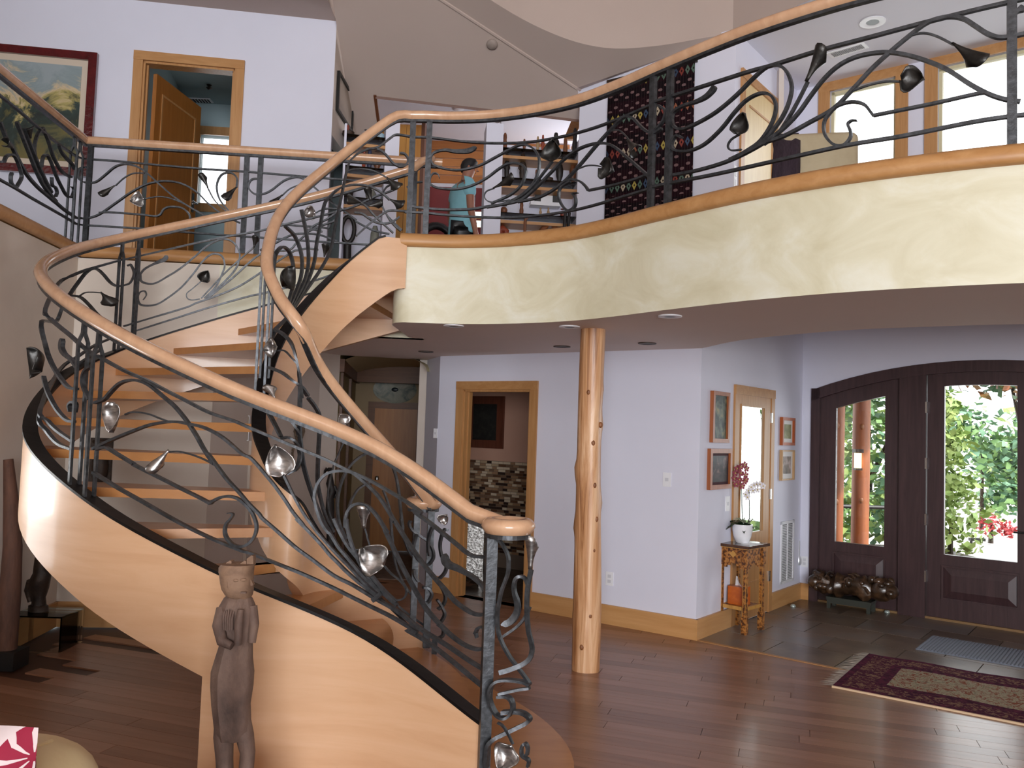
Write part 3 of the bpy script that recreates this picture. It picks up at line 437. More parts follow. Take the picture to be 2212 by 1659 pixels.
(0,"scroll_bar",0.011,0.022,0,"122,3596,269 125,3596,296 96,3596,316 95,3596,351 109,3596,365 120,3596,345 117,3596,317"),
(1,"scroll_bar",0.013,0.03,0,"-581,5020,1128 -589,5020,1105 -569,5020,1070 -518,5020,1036 -472,5020,1006 -443,5020,962 -436,5020,913 -458,5020,876 -475,5020,867"),
(1,"scroll_bar",0.013,0.03,0,"-540,5008,1050 -552,5008,1009 -557,5008,955 -530,5008,903 -502,5008,877"),
(1,"scroll_bar",0.013,0.03,0,"-355,4996,1080 -373,4996,1084 -390,4996,1043 -397,4996,989 -385,4996,927 -361,4996,883 -355,4996,853 -368,4996,821 -394,4996,793"),
(1,"scroll_bar",0.013,0.03,0,"-551,5020,838 -545,5020,802 -521,5020,767"),
(1,"scroll_bar",0.013,0.03,0,"-398,5008,764 -369,5008,721 -354,5008,677 -366,5008,637 -396,5008,609"),
(1,"scroll_bar",0.013,0.03,0,"-402,4996,669 -374,4996,630 -354,4996,586 -370,4996,546 -397,4996,527"),
(1,"scroll_bar",0.013,0.03,0,"-492,5020,732 -461,5020,729 -437,5020,694 -458,5020,649 -480,5020,644"),
(1,"scroll_bar",0.013,0.03,0,"-393,5008,516 -360,5008,491 -363,5008,455 -394,5008,436"),
(1,"scroll_bar",0.013,0.03,0,"-438,4996,1113 -462,4996,1054 -469,4996,987 -457,4996,925")]
LILIES=[
(0,"leaf",0.62,"-1994,4187,1763 -1977,4179,1609"),
(0,"trumpet",0.55,"-1660,4067,1537 -1742,4091,1437"),
(0,"leaf",0.72,"-1076,3991,1439 -1117,3990,1583"),
(0,"trumpet",0.5,"-679,3982,1202 -684,3983,1309"),
(0,"leaf",0.95,"-572,3959,1032 -675,3982,1112"),
(0,"leaf",0.8,"-2607,4613,1926 -2692,4703,2063"),
(0,"trumpet",0.8,"-3035,6008,2595 -3003,6103,2524"),
(0,"leaf",0.75,"-2482,6496,2777 -2438,6514,2868"),
(0,"trumpet",0.7,"-2117,6611,3087 -2104,6614,3177"),
(0,"trumpet",0.7,"-1569,6706,3050 -1558,6708,3150"),
(1,"leaf",0.85,"-967,4846,1693 -1010,4818,1752"),
(1,"leaf",0.9,"-1302,4598,2110 -1371,4668,2093"),
(1,"trumpet",0.7,"-1302,4598,1823 -1346,4642,1888"),
(1,"leaf",0.85,"-1508,5287,2562 -1496,5339,2706"),
(1,"trumpet",0.75,"-956,5882,3476 -870,5907,3402"),
(1,"trumpet",0.8,"-926,5891,3318 -837,5917,3280"),
(1,"trumpet",0.6,"-1056,5855,3296 -1087,5845,3383"),
(1,"trumpet",0.6,"-1072,5850,3254 -980,5876,3282"),
(1,"trumpet",0.6,"-1127,5831,3272 -1224,5783,3270"),
(1,"trumpet",0.42,"-180,5863,3418 -26,5803,3482"),
(1,"leaf",0.85,"229,5663,3562 251,5648,3701"),
(1,"trumpet",0.7,"691,5203,3568 755,5117,3446"),
(1,"leaf",0.9,"559,5363,3434 632,5278,3378"),
(1,"leaf",0.8,"1223,4531,3376 1254,4498,3480"),
(1,"trumpet",0.4,"1498,4262,3571 1571,4200,3727"),
(1,"trumpet",0.48,"2056,3874,3613 2172,3811,3478"),
(1,"leaf",0.95,"1867,3988,3470 1958,3932,3449"),
(2,"trumpet",0.5,"-3334,6754,3596 -3439,6744,3505"),
(2,"leaf",0.95,"-3095,6776,3500 -3197,6766,3461"),
(2,"trumpet",0.5,"-2591,6822,3623 -2647,6817,3731"),
(2,"trumpet",0.6,"-2360,6843,3643 -2455,6834,3532"),
(2,"trumpet",0.5,"-1984,6878,3600 -2081,6869,3502"),
(2,"leaf",0.9,"-1705,6903,3464 -1807,6894,3436"),
(2,"trumpet",0.75,"-3508,5812,3656 -3503,5760,3724"),
(2,"trumpet",0.5,"-3487,5581,3506 -3475,5441,3508"),
(0,"trumpet",0.36,"110,3620,1096 117,3620,1238"),
(0,"leaf",0.85,"59,3620,351 13,3620,252"),
(1,"leaf",0.9,"-413,5020,1129 -370,5020,1176")]
# ================================================================== THE HOUSE SHELL
LOWC, UPF, TRIM = 2.44, 2.98, 3.085
A_ = (1.60, 7.00); D_ = (-.76, 8.66); B_ = (3.15, 8.96); F_ = (6.18, 6.51)
K = np.array([-3.59, 6.73]); FE = np.array([-.763, 6.99]); WE = np.array([-2.87, -1.31])
BAL = catmull([(-.80,5.93),(-.5,5.93),(-.2,5.87),(.1,5.74),(.38,5.55),(.63,5.28),(.85,4.99),(1.08,4.70),(1.3,4.45),(1.62,4.16),(1.96,3.93),(2.32,3.74),(2.9,3.5),(3.8,3.3),(5.2,3.2)], 6)
PB, PS, PF = Plane(D_, A_), Plane(A_, B_), Plane(B_, F_)
PW, PK = Plane(WE, K), Plane(K, FE)
# ---- lower walls
tl, _ = PB.hit(981, 1040); tr_, _ = PB.hit(1157, 1040); _, ztop = PB.hit(1075, 823.5)
bd = (tl+.085, tr_-.085, 0, ztop-.085)
wall('wall_bath', PB, 0, PB.L, 0, LOWC, m_wall, [bd])
wall('wall_entry', PS, 0, PS.L, 0, 2.96, m_wall)
tbk = PK.hit(452, 1000)[0]
wall('wall_stair', PK, 0, tbk, 0, UPF, m_plaster)
wall('wall_stair_upper', PK, tbk, PK.L, LOWC, UPF, m_fascia)
ww = (PW.L-2.25, PW.L-1.55, .65, 1.85)
wall('wall_left', PW, 0, PW.L, 0, UPF, m_plaster, [ww], .2)
BKp = PK.w(tbk, 0)[:2]; HL = (-1.87, 8.95); D2 = (-.95, 9.2)
pr = Plane(BKp, (-2.02, 8.7)); wall('wall_recess', pr, 0, pr.L, 0, UPF, m_wallw)
pj = Plane((-2.02, 8.7), HL); wall('wall_hall_jamb', pj, 0, pj.L, 0, UPF, m_wallw)
pd = Plane(D2, D_); wall('wall_hall_return', pd, 0, pd.L, 0, LOWC, m_wall, (), .04)
# ---- front wall with its arched opening
tf0 = PF.hit(1752, 1050)[0]; zs = PF.hit(1752.5, 843)[1]; tfc = PF.hit(2117, 1000)[0]; za = PF.hit(2117, 778)[1]; tf1 = 2*tfc-tf0
hw = tfc-tf0; Rr = (hw*hw+(za-zs)**2)/(2*(za-zs))
def arch(t, dr=0): return za-Rr+math.sqrt(max(0, (Rr+dr)**2-(t-tfc)**2))
mb = MB(); ta = [tf0+(tf1-tf0)*i/24 for i in range(25)]
mb.quad(PF.w(0, 0), PF.w(tf0, 0), PF.w(tf0, 2.96), PF.w(0, 2.96)); mb.quad(PF.w(tf1, 0), PF.w(PF.L, 0), PF.w(PF.L, 2.96), PF.w(tf1, 2.96))
for i in range(24): mb.quad(PF.w(ta[i], arch(ta[i])), PF.w(ta[i+1], arch(ta[i+1])), PF.w(ta[i+1], 2.96), PF.w(ta[i], 2.96))
struct('wall_front', mb, m_wall)
# ---- shell behind and beside the viewer: great-room window wall, right wall, roof
pR = Plane((6.2, 6.6), (6.2, -9)); wall('wall_right', pR, 0, pR.L, 0, 7.7, m_wallw, (), .1)
pBk = Plane((-3.6, -9), (6.2, -9))
hol = [(1.5+i*2.3, 3.4+i*2.3, .35, 3.6) for i in range(3)]+[(1.5+i*2.3, 3.4+i*2.3, 4.6, 6.6) for i in range(3)]
wall('wall_great_room', pBk, 0, pBk.L, 0, 7.7, m_wallw, hol, .15)
for i, h in enumerate(hol):
    mb = MB()
    for a, b, c, d in ((h[0], h[1], h[2], h[2]+.07), (h[0], h[1], h[3]-.07, h[3]), (h[0], h[0]+.07, h[2]+.07, h[3]-.07), (h[1]-.07, h[1], h[2]+.07, h[3]-.07)): mb.pbox(pBk, a, b, c, d, -.11, -.04)
    o = struct('window_%d' % (i+1), mb, m_fir); mb = MB(); mb.pbox(pBk, h[0]+.07, h[1]-.07, h[2]+.07, h[3]-.07, -.08, -.075)
    struct('window_pane', mb, m_glass, False, o)
wall('wall_left_rear', Plane((-3.6, -9), WE), 0, 7.73, 0, 7.7, m_wallw, (), .1)
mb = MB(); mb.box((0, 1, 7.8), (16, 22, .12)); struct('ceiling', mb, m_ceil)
mb = MB(); mb.box((.2, 2, -.06), (14, 24, .1)); floor = struct('floor', mb, m_floorb)
# left side window (just outside the picture) with frame and pane
mb = MB()
for a, b, c, d in ((ww[0], ww[1], ww[2], ww[2]+.05), (ww[0], ww[1], ww[3]-.05, ww[3]), (ww[0], ww[0]+.05, ww[2]+.05, ww[3]-.05), (ww[1]-.05, ww[1], ww[2]+.05, ww[3]-.05)): mb.pbox(PW, a, b, c, d, -.12, -.06)
o = struct('window_7', mb, m_fir); mb = MB(); mb.pbox(PW, ww[0]+.05, ww[1]-.05, ww[2]+.05, ww[3]-.05, -.09, -.085); struct('window_pane', mb, m_glass, False, o)
# ---- floor slab of the gallery: soffit, curved fascia, nosing
SOF = [(1.60, 7.0), (1.74, 6.33), (2.01, 5.85), (2.29, 5.5), (2.63, 5.26), (3.1, 5.0), (4.0, 4.7), (6.2, 4.4)]
SOFc = catmull(SOF, 4)
mb = MB(); poly = [(p[0], p[1], LOWC) for p in BAL]+[(6.2, 3.2, LOWC)]+[(p[0], p[1], LOWC) for p in SOFc[::-1]]
poly += [(D_[0], D_[1], LOWC), (D2[0], D2[1], LOWC), (HL[0], HL[1], LOWC), (-2.02, 8.7, LOWC), (BKp[0], BKp[1], LOWC), (FE[0]-.09, FE[1]-.01, LOWC), (-.88, 6.9, LOWC), (-.90, 6.2, LOWC), (-.895, 6.05, LOWC), (-.86, 5.97, LOWC)]
mb.quad(*poly)
struct('ceiling_gallery', mb, m_ceil_soft)
mb = MB()
low = [(-.88, 6.93), (-.90, 6.3), (-.905, 6.12), (-.885, 6.02), (-.85, 5.96)]+[tuple(p) for p in BAL]
zc = 2.68
V = [(p[0], p[1], z) for p in low for z in (LOWC, zc)]; mb.add(V, [(2*i, 2*i+2, 2*i+3, 2*i+1) for i in range(len(low)-1)])
upp = [(-.83, 6.95), (-.80, 5.93)]+[tuple(p) for p in BAL[1:]]
V = [(p[0], p[1], z) for p in upp for z in (zc, UPF+.02)]; mb.add(V, [(2*i, 2*i+2, 2*i+3, 2*i+1) for i in range(len(upp)-1)])
mb.quad((-.88, 6.93, zc), (-.90, 6.3, zc), (-.905, 6.12, zc), (-.885, 6.02, zc), (-.85, 5.96, zc), (-.80, 5.93, zc), (-.83, 6.95, zc))
struct('wall_fascia', mb, m_fascia, True)
mb = MB(); V = [(p[0], p[1], z) for p in SOFc for z in (LOWC, 2.97)]; mb.add(V, [(2*i, 2*i+1, 2*i+3, 2*i+2) for i in range(len(SOFc)-1)])
struct('wall_soffit_edge', mb, m_ceil_soft, True)
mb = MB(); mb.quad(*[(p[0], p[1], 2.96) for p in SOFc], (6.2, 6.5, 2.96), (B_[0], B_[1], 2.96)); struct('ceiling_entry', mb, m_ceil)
mb = MB(); mb.quad(*[(p[0], p[1], UPF) for p in [K, FE, (-.83, 6.95)]], *[(p[0], p[1], UPF) for p in BAL], (6.2, 3.2, UPF), (6.2, 13, UPF), (-7, 13, UPF), (-7, -1.4, UPF), (WE[0], WE[1], UPF))
struct('floor_gallery', mb, m_floorb)
nose = [(-.045, -.045), (.03, -.045), (.045, -.03), (.048, .0), (.04, .03), (.02, .05), (-.045, .05)]
def nosing(name, P, z=3.035, flip=1):
    mb = MB(); P3 = [np.array([p[0], p[1], z]) for p in P]; mb.sweep(P3, [(a*flip, b) for a, b in nose]); return struct(name, mb, m_firh, True)
nosing('trim_1', [(-.84, 5.93)]+list(BAL))
nosing('trim_2', [K+(K-FE)*.002, FE+(.06, 0)]); nosing('trim_3', [WE, K])
# ---- baseboards
def skirting(name, pl, t0, t1, h=.17): mb = MB(); mb.pbox(pl, t0, t1, 0, h, 0, .018); mb.pbox(pl, t0, t1, h-.02, h, .018, .022); return struct(name, mb, m_base)
skirting('baseboard_bath', PB, tr_, PB.L+.018); skirting('baseboard_bath_left', PB, 0, tl)
te0 = PS.hit(1582, 1000)[0]; te1 = PS.hit(1668, 1000)[0]
skirting('baseboard_entry', PS, -.018, te0); skirting('baseboard_entry_far', PS, te1, PS.L); skirting('baseboard_front', PF, 0, tf0)
skirting('baseboard_stair', PK, 0, tbk, .2); skirting('baseboard_left', PW, 1, PW.L, .2)
# ---- wood planks, one by one; slate tiles in the entry
e1 = PF.d; nT = np.array([-e1[1], e1[0]]); nT = nT if nT[1] > 0 else -nT
ud = np.array([.945, -.326]); vd = np.array([.326, .945]); cnt = 0
rest = MB(); cand = []
def plank_poly(u0, u1, v0, v1): return [tuple(ud*a+vd*b) for a, b in ((u0, v0), (u1, v0), (u1, v1), (u0, v1))]
rnd = random.Random(3)
for j in range(-2, 66):
    v0 = .9+j*.118; u = -5.2+rnd.random()*1.2
    while u < 5:
        L = rnd.uniform(.9, 1.7); pol = clip(plank_poly(u, u+L-.003, v0, v0+.1155), np.array(A_), nT) if (u+L > -1) else plank_poly(u, u+L-.003, v0, v0+.1155)
        if len(pol) >= 3: cand.append(pol)
        u += L
def inside(pol):
    c = np.mean(pol, axis=0)
    if c[1] < 2.0: return False
    x, y = proj([(p[0], p[1], 0) for p in pol]+[(c[0], c[1], 0)])
    return bool(((x > -500) & (x < 2700) & (y < 1800)).any())
cand = [q for q in cand if inside(q)]
def blocked(c): return c[1] > 6.9 and c[0] < -2.6 or (c-np.array(A_))@PB.n < -.25 and -.6 < c[0] or (c[0] > 1.55 and (c-np.array(A_))@nT > .1)
cand = [q for q in cand if not blocked(np.mean(q, axis=0))]
cand.sort(key=lambda q: np.mean(q, axis=0)[1])
for i, q in enumerate(cand):
    c = np.mean(q, axis=0)
    if i < 298:
        ang = math.atan2(ud[1], ud[0]); ca, sa = math.cos(-ang), math.sin(-ang)
        L2 = [((p[0]-c[0])*ca-(p[1]-c[1])*sa, (p[0]-c[0])*sa+(p[1]-c[1])*ca) for p in q]
        mb = MB().prism([(x, y, -.012) for x, y in L2], (0, 0, .012)); o = link('plank', mesh('plank', mb, m_plank), floor, (c[0], c[1], 0)); o.rotation_euler = (0, 0, ang)
    else: rest.prism([(p[0], p[1], -.012) for p in q], (0, 0, .0115))
if rest.V: stuff(struct('far_planks', rest, m_plank, False, floor))
mb = MB(); gp = [A_, tuple(np.array(A_)+e1*5.2), (6.2, 6.5), B_]; mb.quad(*[(p[0], p[1], -.009) for p in gp]); struct('tile_grout', mb, m_grout, False, floor)
tn = PS.d
for i in range(9):
    for j in range(6):
        w_, h_ = .56, .50
        off = (.28 if j % 2 else 0)
        a0 = np.array(A_)+e1*(i*w_-off)+tn*(j*h_)
        pol = [tuple(a0+e1*x+tn*y) for x, y in ((.004, .004), (w_-.004, .004), (w_-.004, h_-.004), (.004, h_-.004))]
        pol = clip(pol, np.array(B_), nT); pol = clip(pol, np.array(A_), -e1) if pol else pol
        if len(pol) < 3: continue
        c = np.mean(pol, axis=0)
        x, y = proj([(c[0], c[1], 0)])
        if x[0] > 2500: continue
        link('tile', mesh('tile', MB().prism([(p[0]-c[0], p[1]-c[1], -.01) for p in pol], (0, 0, .0105+.001*rnd.random())), m_tile), floor, (c[0], c[1], 0))
mb = MB(); mb.prism([tuple(np.array(A_)+e1*a+tn*b)+(-.005,) for a, b in ((0, -.02), (5, -.02), (5, .02), (0, .02))], (0, 0, .009)); struct('threshold_strip', mb, m_fir, False, floor)
# ---- bath room behind its doorway
def trimset(name, pl, t0, t1, z0, z1, w=.085, o=.02, mat=None, jamb=.12):
    mat = mat or m_fir; root = MB(); root.pbox(pl, t0, t1, z1-w, z1, 0, o+.006); r = struct(name, root, m_firh if mat is m_fir else mat)
    for k, (a, b) in enumerate(((t0, t0+w), (t1-w, t1))):
        mb = MB(); mb.pbox(pl, a, b, z0, z1-w, 0, o); struct('casing', mb, mat, False, r)
    if jamb:
        mb = MB()
        for a, b in ((t0+w, t0+w+.02), (t1-w-.02, t1-w)): mb.pbox(pl, a, b, z0, z1-w, -jamb, 0); 
        mb.pbox(pl, t0+w, t1-w, z1-w-.02, z1-w, -jamb, 0)
        for a, b in ((t0+w+.02, t0+w+.035), (t1-w-.035, t1-w-.02)): mb.pbox(pl, a, b, z0, z1-w-.02, -.08, -.05)
        struct('jamb', mb, mat, False, r)
    return r
d1 = trimset('door_1', PB, tl, tr_, 0, ztop)
bb = np.array(PB.n)*-1.75; pbk = Plane(np.array(D_)+bb, np.array(A_)+bb)
t_a = pbk.hit(1008, 1050)[0]; t_b = pbk.hit(1136, 1050)[0]
wall('wall_bath_rear', pbk, t_a-.5, t_b+1.0, 0, 2.44, mottled('bath_paint', [(196, 150, 128), (206, 162, 142)], 1, .7))
def sidewall(name, p, q, z0, z1, mat): pl = Plane(p, q); return wall(name, pl, 0, pl.L, z0, z1, mat, (), .05)
sidewall('wall_bath_left', PB.w(.10, 0, -.12)[:2], pbk.w(t_a-.45, 0)[:2], 0, LOWC, m_wallw)
sidewall('wall_bath_right', PB.w(tr_+.25, 0, -.12)[:2], pbk.w(t_b+.9, 0)[:2], 0, LOWC, m_wallw)
mb = MB(); mb.prism([PB.w(-.1, LOWC+.01, -.12), PB.w(2.6, LOWC+.01, -.12), pbk.w(t_b+1, LOWC+.01), pbk.w(t_a-.5, LOWC+.01)], (0, 0, .05)); struct('ceiling_bath', mb, m_wallw)
bfl = m_bt = mottled('bath_floor_tile', [(58, 44, 36), (76, 60, 50)], 4, .3, rnd=True)
for i in range(8):
    for j in range(5):
        a, b = -.9+i*.33, -.14-j*.33
        if a < .12-.62*(j+1)*.33/1.75*1.2: continue
        link('bath_tile', mesh('bath_tile', MB().prism([PB.w(a+.003, -.006, b), PB.w(a+.327, -.006, b), PB.w(a+.327, -.006, b-.324), PB.w(a+.003, -.006, b-.324)], (0, 0, .008)), bfl), floor)
# mosaic of small tiles along the rear bath wall: the largest built one by one on the wall
mos = [flat('mosaic_%d' % i, c, .25) for i, c in enumerate([(206, 186, 160), (150, 116, 88), (96, 66, 46), (176, 150, 120), (52, 36, 30), (120, 92, 72)])]
t_a = pbk.hit(1008, 1050)[0]; t_b = pbk.hit(1136, 1050)[0]; zt = pbk.hit(1075, 996)[1]
backing = MB(); backing.pbox(pbk, t_a-.3, t_b+.3, 0, zt, 0, .008); wbr = bpy.data.objects['wall_bath_rear']; struct('mosaic_bed', backing, flat('mosaic_grout', (110, 92, 78), .8), False, wbr)
nm = 0; restm = [MB() for _ in mos]; th_ = .033; row = 0; z = zt-th_
while z > .15:
    t = t_a-.25-rnd.random()*.08
    while t < t_b+.25:
        wd_ = rnd.choice((.07, .09, .11)); k = rnd.randrange(6)
        if z > zt-.62 and t_a-.02 < t < t_b and nm < 160:
            m_ = MB(); m_.pbox(pbk, t, t+wd_-.005, z, z+th_-.005, .008, .013); struct('mosaic_tile', m_, mos[k], False, wbr); nm += 1
        else: restm[k].pbox(pbk, t, t+wd_-.005, z, z+th_-.005, .008, .013)
        t += wd_
    z -= th_
for k, m_ in enumerate(restm):
    if m_.V: stuff(struct('mosaic_remainder', m_, mos[k], False, wbr))
# ---- hall with its vaulted ceiling, wooden arch and closed door
hx0, hx1 = -1.87, -.60
pl_h = Plane((hx0, 8.95), (-2.15, 11.4)); wall('wall_hall_left', pl_h, 0, pl_h.L, 0, 2.96, mottled('hall_paint', [(150, 132, 92), (160, 142, 100)], 1, .7))
pr_h = Plane((-.92, 9.22), (-.45, 11.4)); wall('wall_hall_right', pr_h, 0, pr_h.L, 0, 2.96, m_wallw)
ph = Plane((-2.3, 11.4), (-.2, 11.4)); wall('wall_hall_end', ph, 0, ph.L, 0, 2.96, mottled('hall_paint_end', [(150, 126, 96), (158, 136, 104)], 1, .7))
mb = MB(); n = 14; VV = []
for Y, xa, xb in ((9.0, -1.90, -.93), (11.4, -2.2, -.42)):
    for i in range(n+1):
        a = math.pi*i/n; VV.append(((xa+xb)/2-(xb-xa)/2*math.cos(a), Y, 2.30+.18*math.sin(a)))
mb.add(VV, [(i, i+1, n+2+i, n+1+i) for i in range(n)]); struct('ceiling_hall', mb, mottled('vault_paint', [(204, 190, 150), (212, 198, 160)], 1, .7), True)
mb = MB(); arc = [(-1.31-.86*math.cos(math.pi*i/12), 10.9, 2.30+.19*math.sin(math.pi*i/12)) for i in range(13)]+[(-.45, 10.9, 2.26), (-2.17, 10.9, 2.26)]
m_dkw = wood('dark_fir', [(92, 54, 26), (110, 68, 36)], 0, .45); mb.prism(arc, (0, .12, 0)); struct('trim_4', mb, m_dkw)
mb = MB(); mb.pbox(pl_h, 0, pl_h.L, 2.26, 2.4, 0, .05); struct('trim_5', mb, m_dkw)
mb = MB(); mb.pbox(pl_h, .15, .27, 0, 2.26, 0, .03); mb.pbox(pl_h, 1.3, 1.42, 0, 2.26, 0, .03); struct('trim_6', mb, m_dkw)
hd0, hz = ph.hit(797, 866); hd1 = ph.hit(917, 866)[0]; hz = 2.02
d2 = trimset('door_2', ph, hd0, hd1, 0, hz, .09, .03, m_dkw, 0)
mb = MB(); mb.pbox(ph, hd0+.09, hd1-.09, 0, hz-.09, 0, .012); struct('door_slab', mb, m_door, False, d2)
mb = MB(); mb.lathe((*ph.w(hd0+.16, 0, .03)[:2], .98), [(.028, -.03), (.03, 0), (.02, .025)], 10); struct('door_knob', mb, m_chrome, True, d2)
# ---- mirrored closet door on the entry wall
ez = PS.hit(1590, 831)[1]
d3 = trimset('door_3', PS, te0, te1, 0, ez, .085, .02, m_fir, 0)
i0, i1, iz = te0+.085, te1-.085, ez-.085
m0 = PS.hit(1597, 1000)[0]; m1 = PS.hit(1646, 1000)[0]; mz1 = PS.hit(1620, 879)[1]; mz0 = PS.hit(1618, 1150)[1]
mb = MB()
for a, b, c, d in ((i0, m0, .01, iz), (m1, i1, .01, iz), (m0, m1, mz1, iz), (m0, m1, .01, mz0)): mb.pbox(PS, a, b, c, d, -.0, .012)
struct('door_slab', mb, m_fir, False, d3)
mb = MB(); mb.pbox(PS, m0, m1, mz0, mz1, 0, .004); struct('mirror', mb, m_mirror, False, d3)['label'] = 'tall mirror glass set in the closet door'
mb = MB()
for c in (mz1, mz0-.02): mb.pbox(PS, m0-.012, m1+.012, c, c+.02, .012, .02)
for a in (m0-.014, m1): mb.pbox(PS, a, a+.014, mz0, mz1, .012, .02)
struct('mirror_bead', mb, m_fir, False, d3)
for zz in (.3, 1.1, 1.85):
    mb = MB(); mb.pbox(PS, i1-.012, i1+.02, zz, zz+.1, .012, .026); struct('hinge', mb, m_chrome, False, d3)
mb = MB(); mb.pbox(PS, m0, m1+.02, .33, .345, .012, .018); mb.pbox(PS, m0, m1+.02, .62, .635, .012, .018); mb.pbox(PS, m1+.005, m1+.02, .345, .62, .012, .018); struct('panel_bead', mb, m_fir, False, d3)
# ---- arched front door: frame, sidelight, post, door
fr = MB(); N = 24
def ring(t0, t1, lo, hi, n=16): return [PF.w(t0+(t1-t0)*i/n, lo(t0+(t1-t0)*i/n)) for i in range(n+1)], [PF.w(t0+(t1-t0)*i/n, hi(t0+(t1-t0)*i/n)) for i in range(n+1)]
def band(mb, t0, t1, lo, hi, o0, o1, n=16):
    for i in range(n):
        a, b = t0+(t1-t0)*i/n, t0+(t1-t0)*(i+1)/n
        mb.prism([PF.w(a, lo(a), o0), PF.w(b, lo(b), o0), PF.w(b, hi(b), o0), PF.w(a, hi(a), o0)], np.r_[PF.n*(o1-o0), 0])
fw_ = .11
band(fr, tf0, tf1, lambda t: arch(t, -fw_), lambda t: arch(t), -.1, .03)
fr.pbox(PF, tf0, tf0+.09, 0, arch(tf0+.05, -.0), -.1, .03); fr.pbox(PF, tf1-.09, tf1, 0, arch(tf1-.05), -.1, .03)
d4 = struct('door_4', fr, m_doorf)
gs0, gs1 = PF.hit(1803, 1050)[0], PF.hit(1909.5, 1050)[0]; gz0 = PF.hit(1855, 1176)[1]
ps0, ps1 = PF.hit(1942, 1050)[0], PF.hit(2000, 1050)[0]
gd0, gd1 = PF.hit(2038.5, 1050)[0], PF.hit(2197, 1050)[0]; gdz0 = PF.hit(2117, 1207)[1]; gdz1 = PF.hit(2117, 831)[1]
def leaf(name, t0, t1, g0, g1, z0, zt_, drop, label=None, raised=True):
    mb = MB(); top = lambda t: arch(t, -fw_); gt = lambda t: arch(t, -fw_-drop)
    band(mb, t0, g0, lambda t: .02, top, -.07, -.02, 4); band(mb, g1, t1, lambda t: .02, top, -.07, -.02, 4)
    mb.pbox(PF, g0, g1, .02, z0, -.07, -.02); band(mb, g0, g1, gt, top, -.07, -.02, 8)
    r = struct(name, mb, m_doorf, False, d4)
    g = MB(); g.pbox(PF, g0, g1, z0, gt((g0+g1)/2)+.03, -.05, -.045); o = struct('glass', g, m_glass, False, r)
    zb0, zb1 = .22, z0-.12
    p = MB(); P0 = [PF.w(a, b, -.019) for a, b in ((g0, zb0), (g1, zb0), (g1, zb1), (g0, zb1))]; k = .07
    P1 = [PF.w(a, b, .002) for a, b in ((g0+k, zb0+k), (g1-k, zb0+k), (g1-k, zb1-k), (g0+k, zb1-k))]
    p.add(P0+P1, [(0, 1, 5, 4), (1, 2, 6, 5), (2, 3, 7, 6), (3, 0, 4, 7), (4, 5, 6, 7)])
    for a, b, c, d in ((g0-.02, g1+.02, zb0-.02, zb0), (g0-.02, g1+.02, zb1, zb1+.02), (g0-.02, g0, zb0, zb1), (g1, g1+.02, zb0, zb1)): p.pbox(PF, a, b, c, d, -.02, -.006)
    struct('raised_panel', p, m_doorf, False, r); return r
leaf('sidelight', tf0+.09, ps0, gs0, gs1, gz0, 0, .15); 
mb = MB(); band(mb, ps0, ps1, lambda t: 0, lambda t: arch(t, -fw_), -.1, .02, 4); struct('door_post', mb, m_doorf, False, d4)
gm0, gm1 = 2*tfc-ps1, 2*tfc-ps0
dl = leaf('door_slab', ps1+.006, gm0-.006, gd0, gd1, gdz0, 0, arch(tfc, -fw_)-gdz1)
mb = MB(); band(mb, gm0, gm1, lambda t: 0, lambda t: arch(t, -fw_), -.1, .02, 4); struct('door_post', mb, m_doorf, False, d4)
leaf('sidelight', gm1, tf1-.09, 2*tfc-gs1, 2*tfc-gs0, gz0, 0, .15)
for zz in (.35, .9, 1.45, 2.0):
    mb = MB(); mb.pbox(PF, ps1-.006, ps1+.012, zz, zz+.11, -.02, .026); struct('hinge', mb, m_chrome, False, d4)
hp = PF.w(gm0-.09, PF.hit(2203, 1150)[1], -.02); mb = MB(); mb.tube([hp, hp+np.r_[PF.n*.06, 0], hp+np.r_[PF.n*.06-PF.d*.1, 0]], .009); struct('door_handle', mb, m_black, True, dl)
mb = MB(); mb.pbox(PF, tf0+.09, tf1-.09, 0, .022, -.1, .01); struct('sill', mb, flat('sill_brass', (128, 98, 62), .5), False, d4)
# ---- upstairs walls
UW = Plane((-3.67, 7.63), (-2.66, 7.78)); te = UW.hit(723, 140)[0]
a0, zA = UW.hit(290, 112); a1 = UW.hit(529, 134)[0]; a0 = UW.hit(283, 240)[0]; a1 = UW.hit(524, 240)[0]; zA = 5.14
wall('wall_upper_left', UW, -3.2, te, UPF, 5.75, m_wall, [(a0+.085, a1-.085, UPF, zA-.085)])
d5 = trimset('door_5', UW, a0, a1, UPF, zA)
Ep = UW.w(te, 0)[:2]; URt = Plane(Ep, (Ep[0]+.06, 9.7)); wall('wall_upper_return', URt, 0, URt.L, 4.5, 6.2, m_wallw, (), .1)
mb = MB(); mb.quad((-7, 8.5, 5.63), (Ep[0], Ep[1]+.02, 5.63), (Ep[0], 6.4, 5.63), (-2.2, -1.5, 5.63), (-7, -1.5, 5.63)); struct('ceiling_corridor', mb, m_ceil)
mb = MB(); mb.quad((Ep[0], 6.4, 5.63), (-2.2, -1.5, 5.63), (-2.2, -1.5, 7.75), (Ep[0], 6.4, 7.75)); mb.quad((Ep[0], 6.4, 5.63), (Ep[0], 8, 5.63), (Ep[0], 8, 7.75), (Ep[0], 6.4, 7.75)); struct('wall_upper_drop', mb, m_ceil)
wall('wall_upper_far_left', Plane((-6.3, -1.5), (-6.3, 7.5)), 0, 9, UPF, 5.7, m_wallw, (), .1)
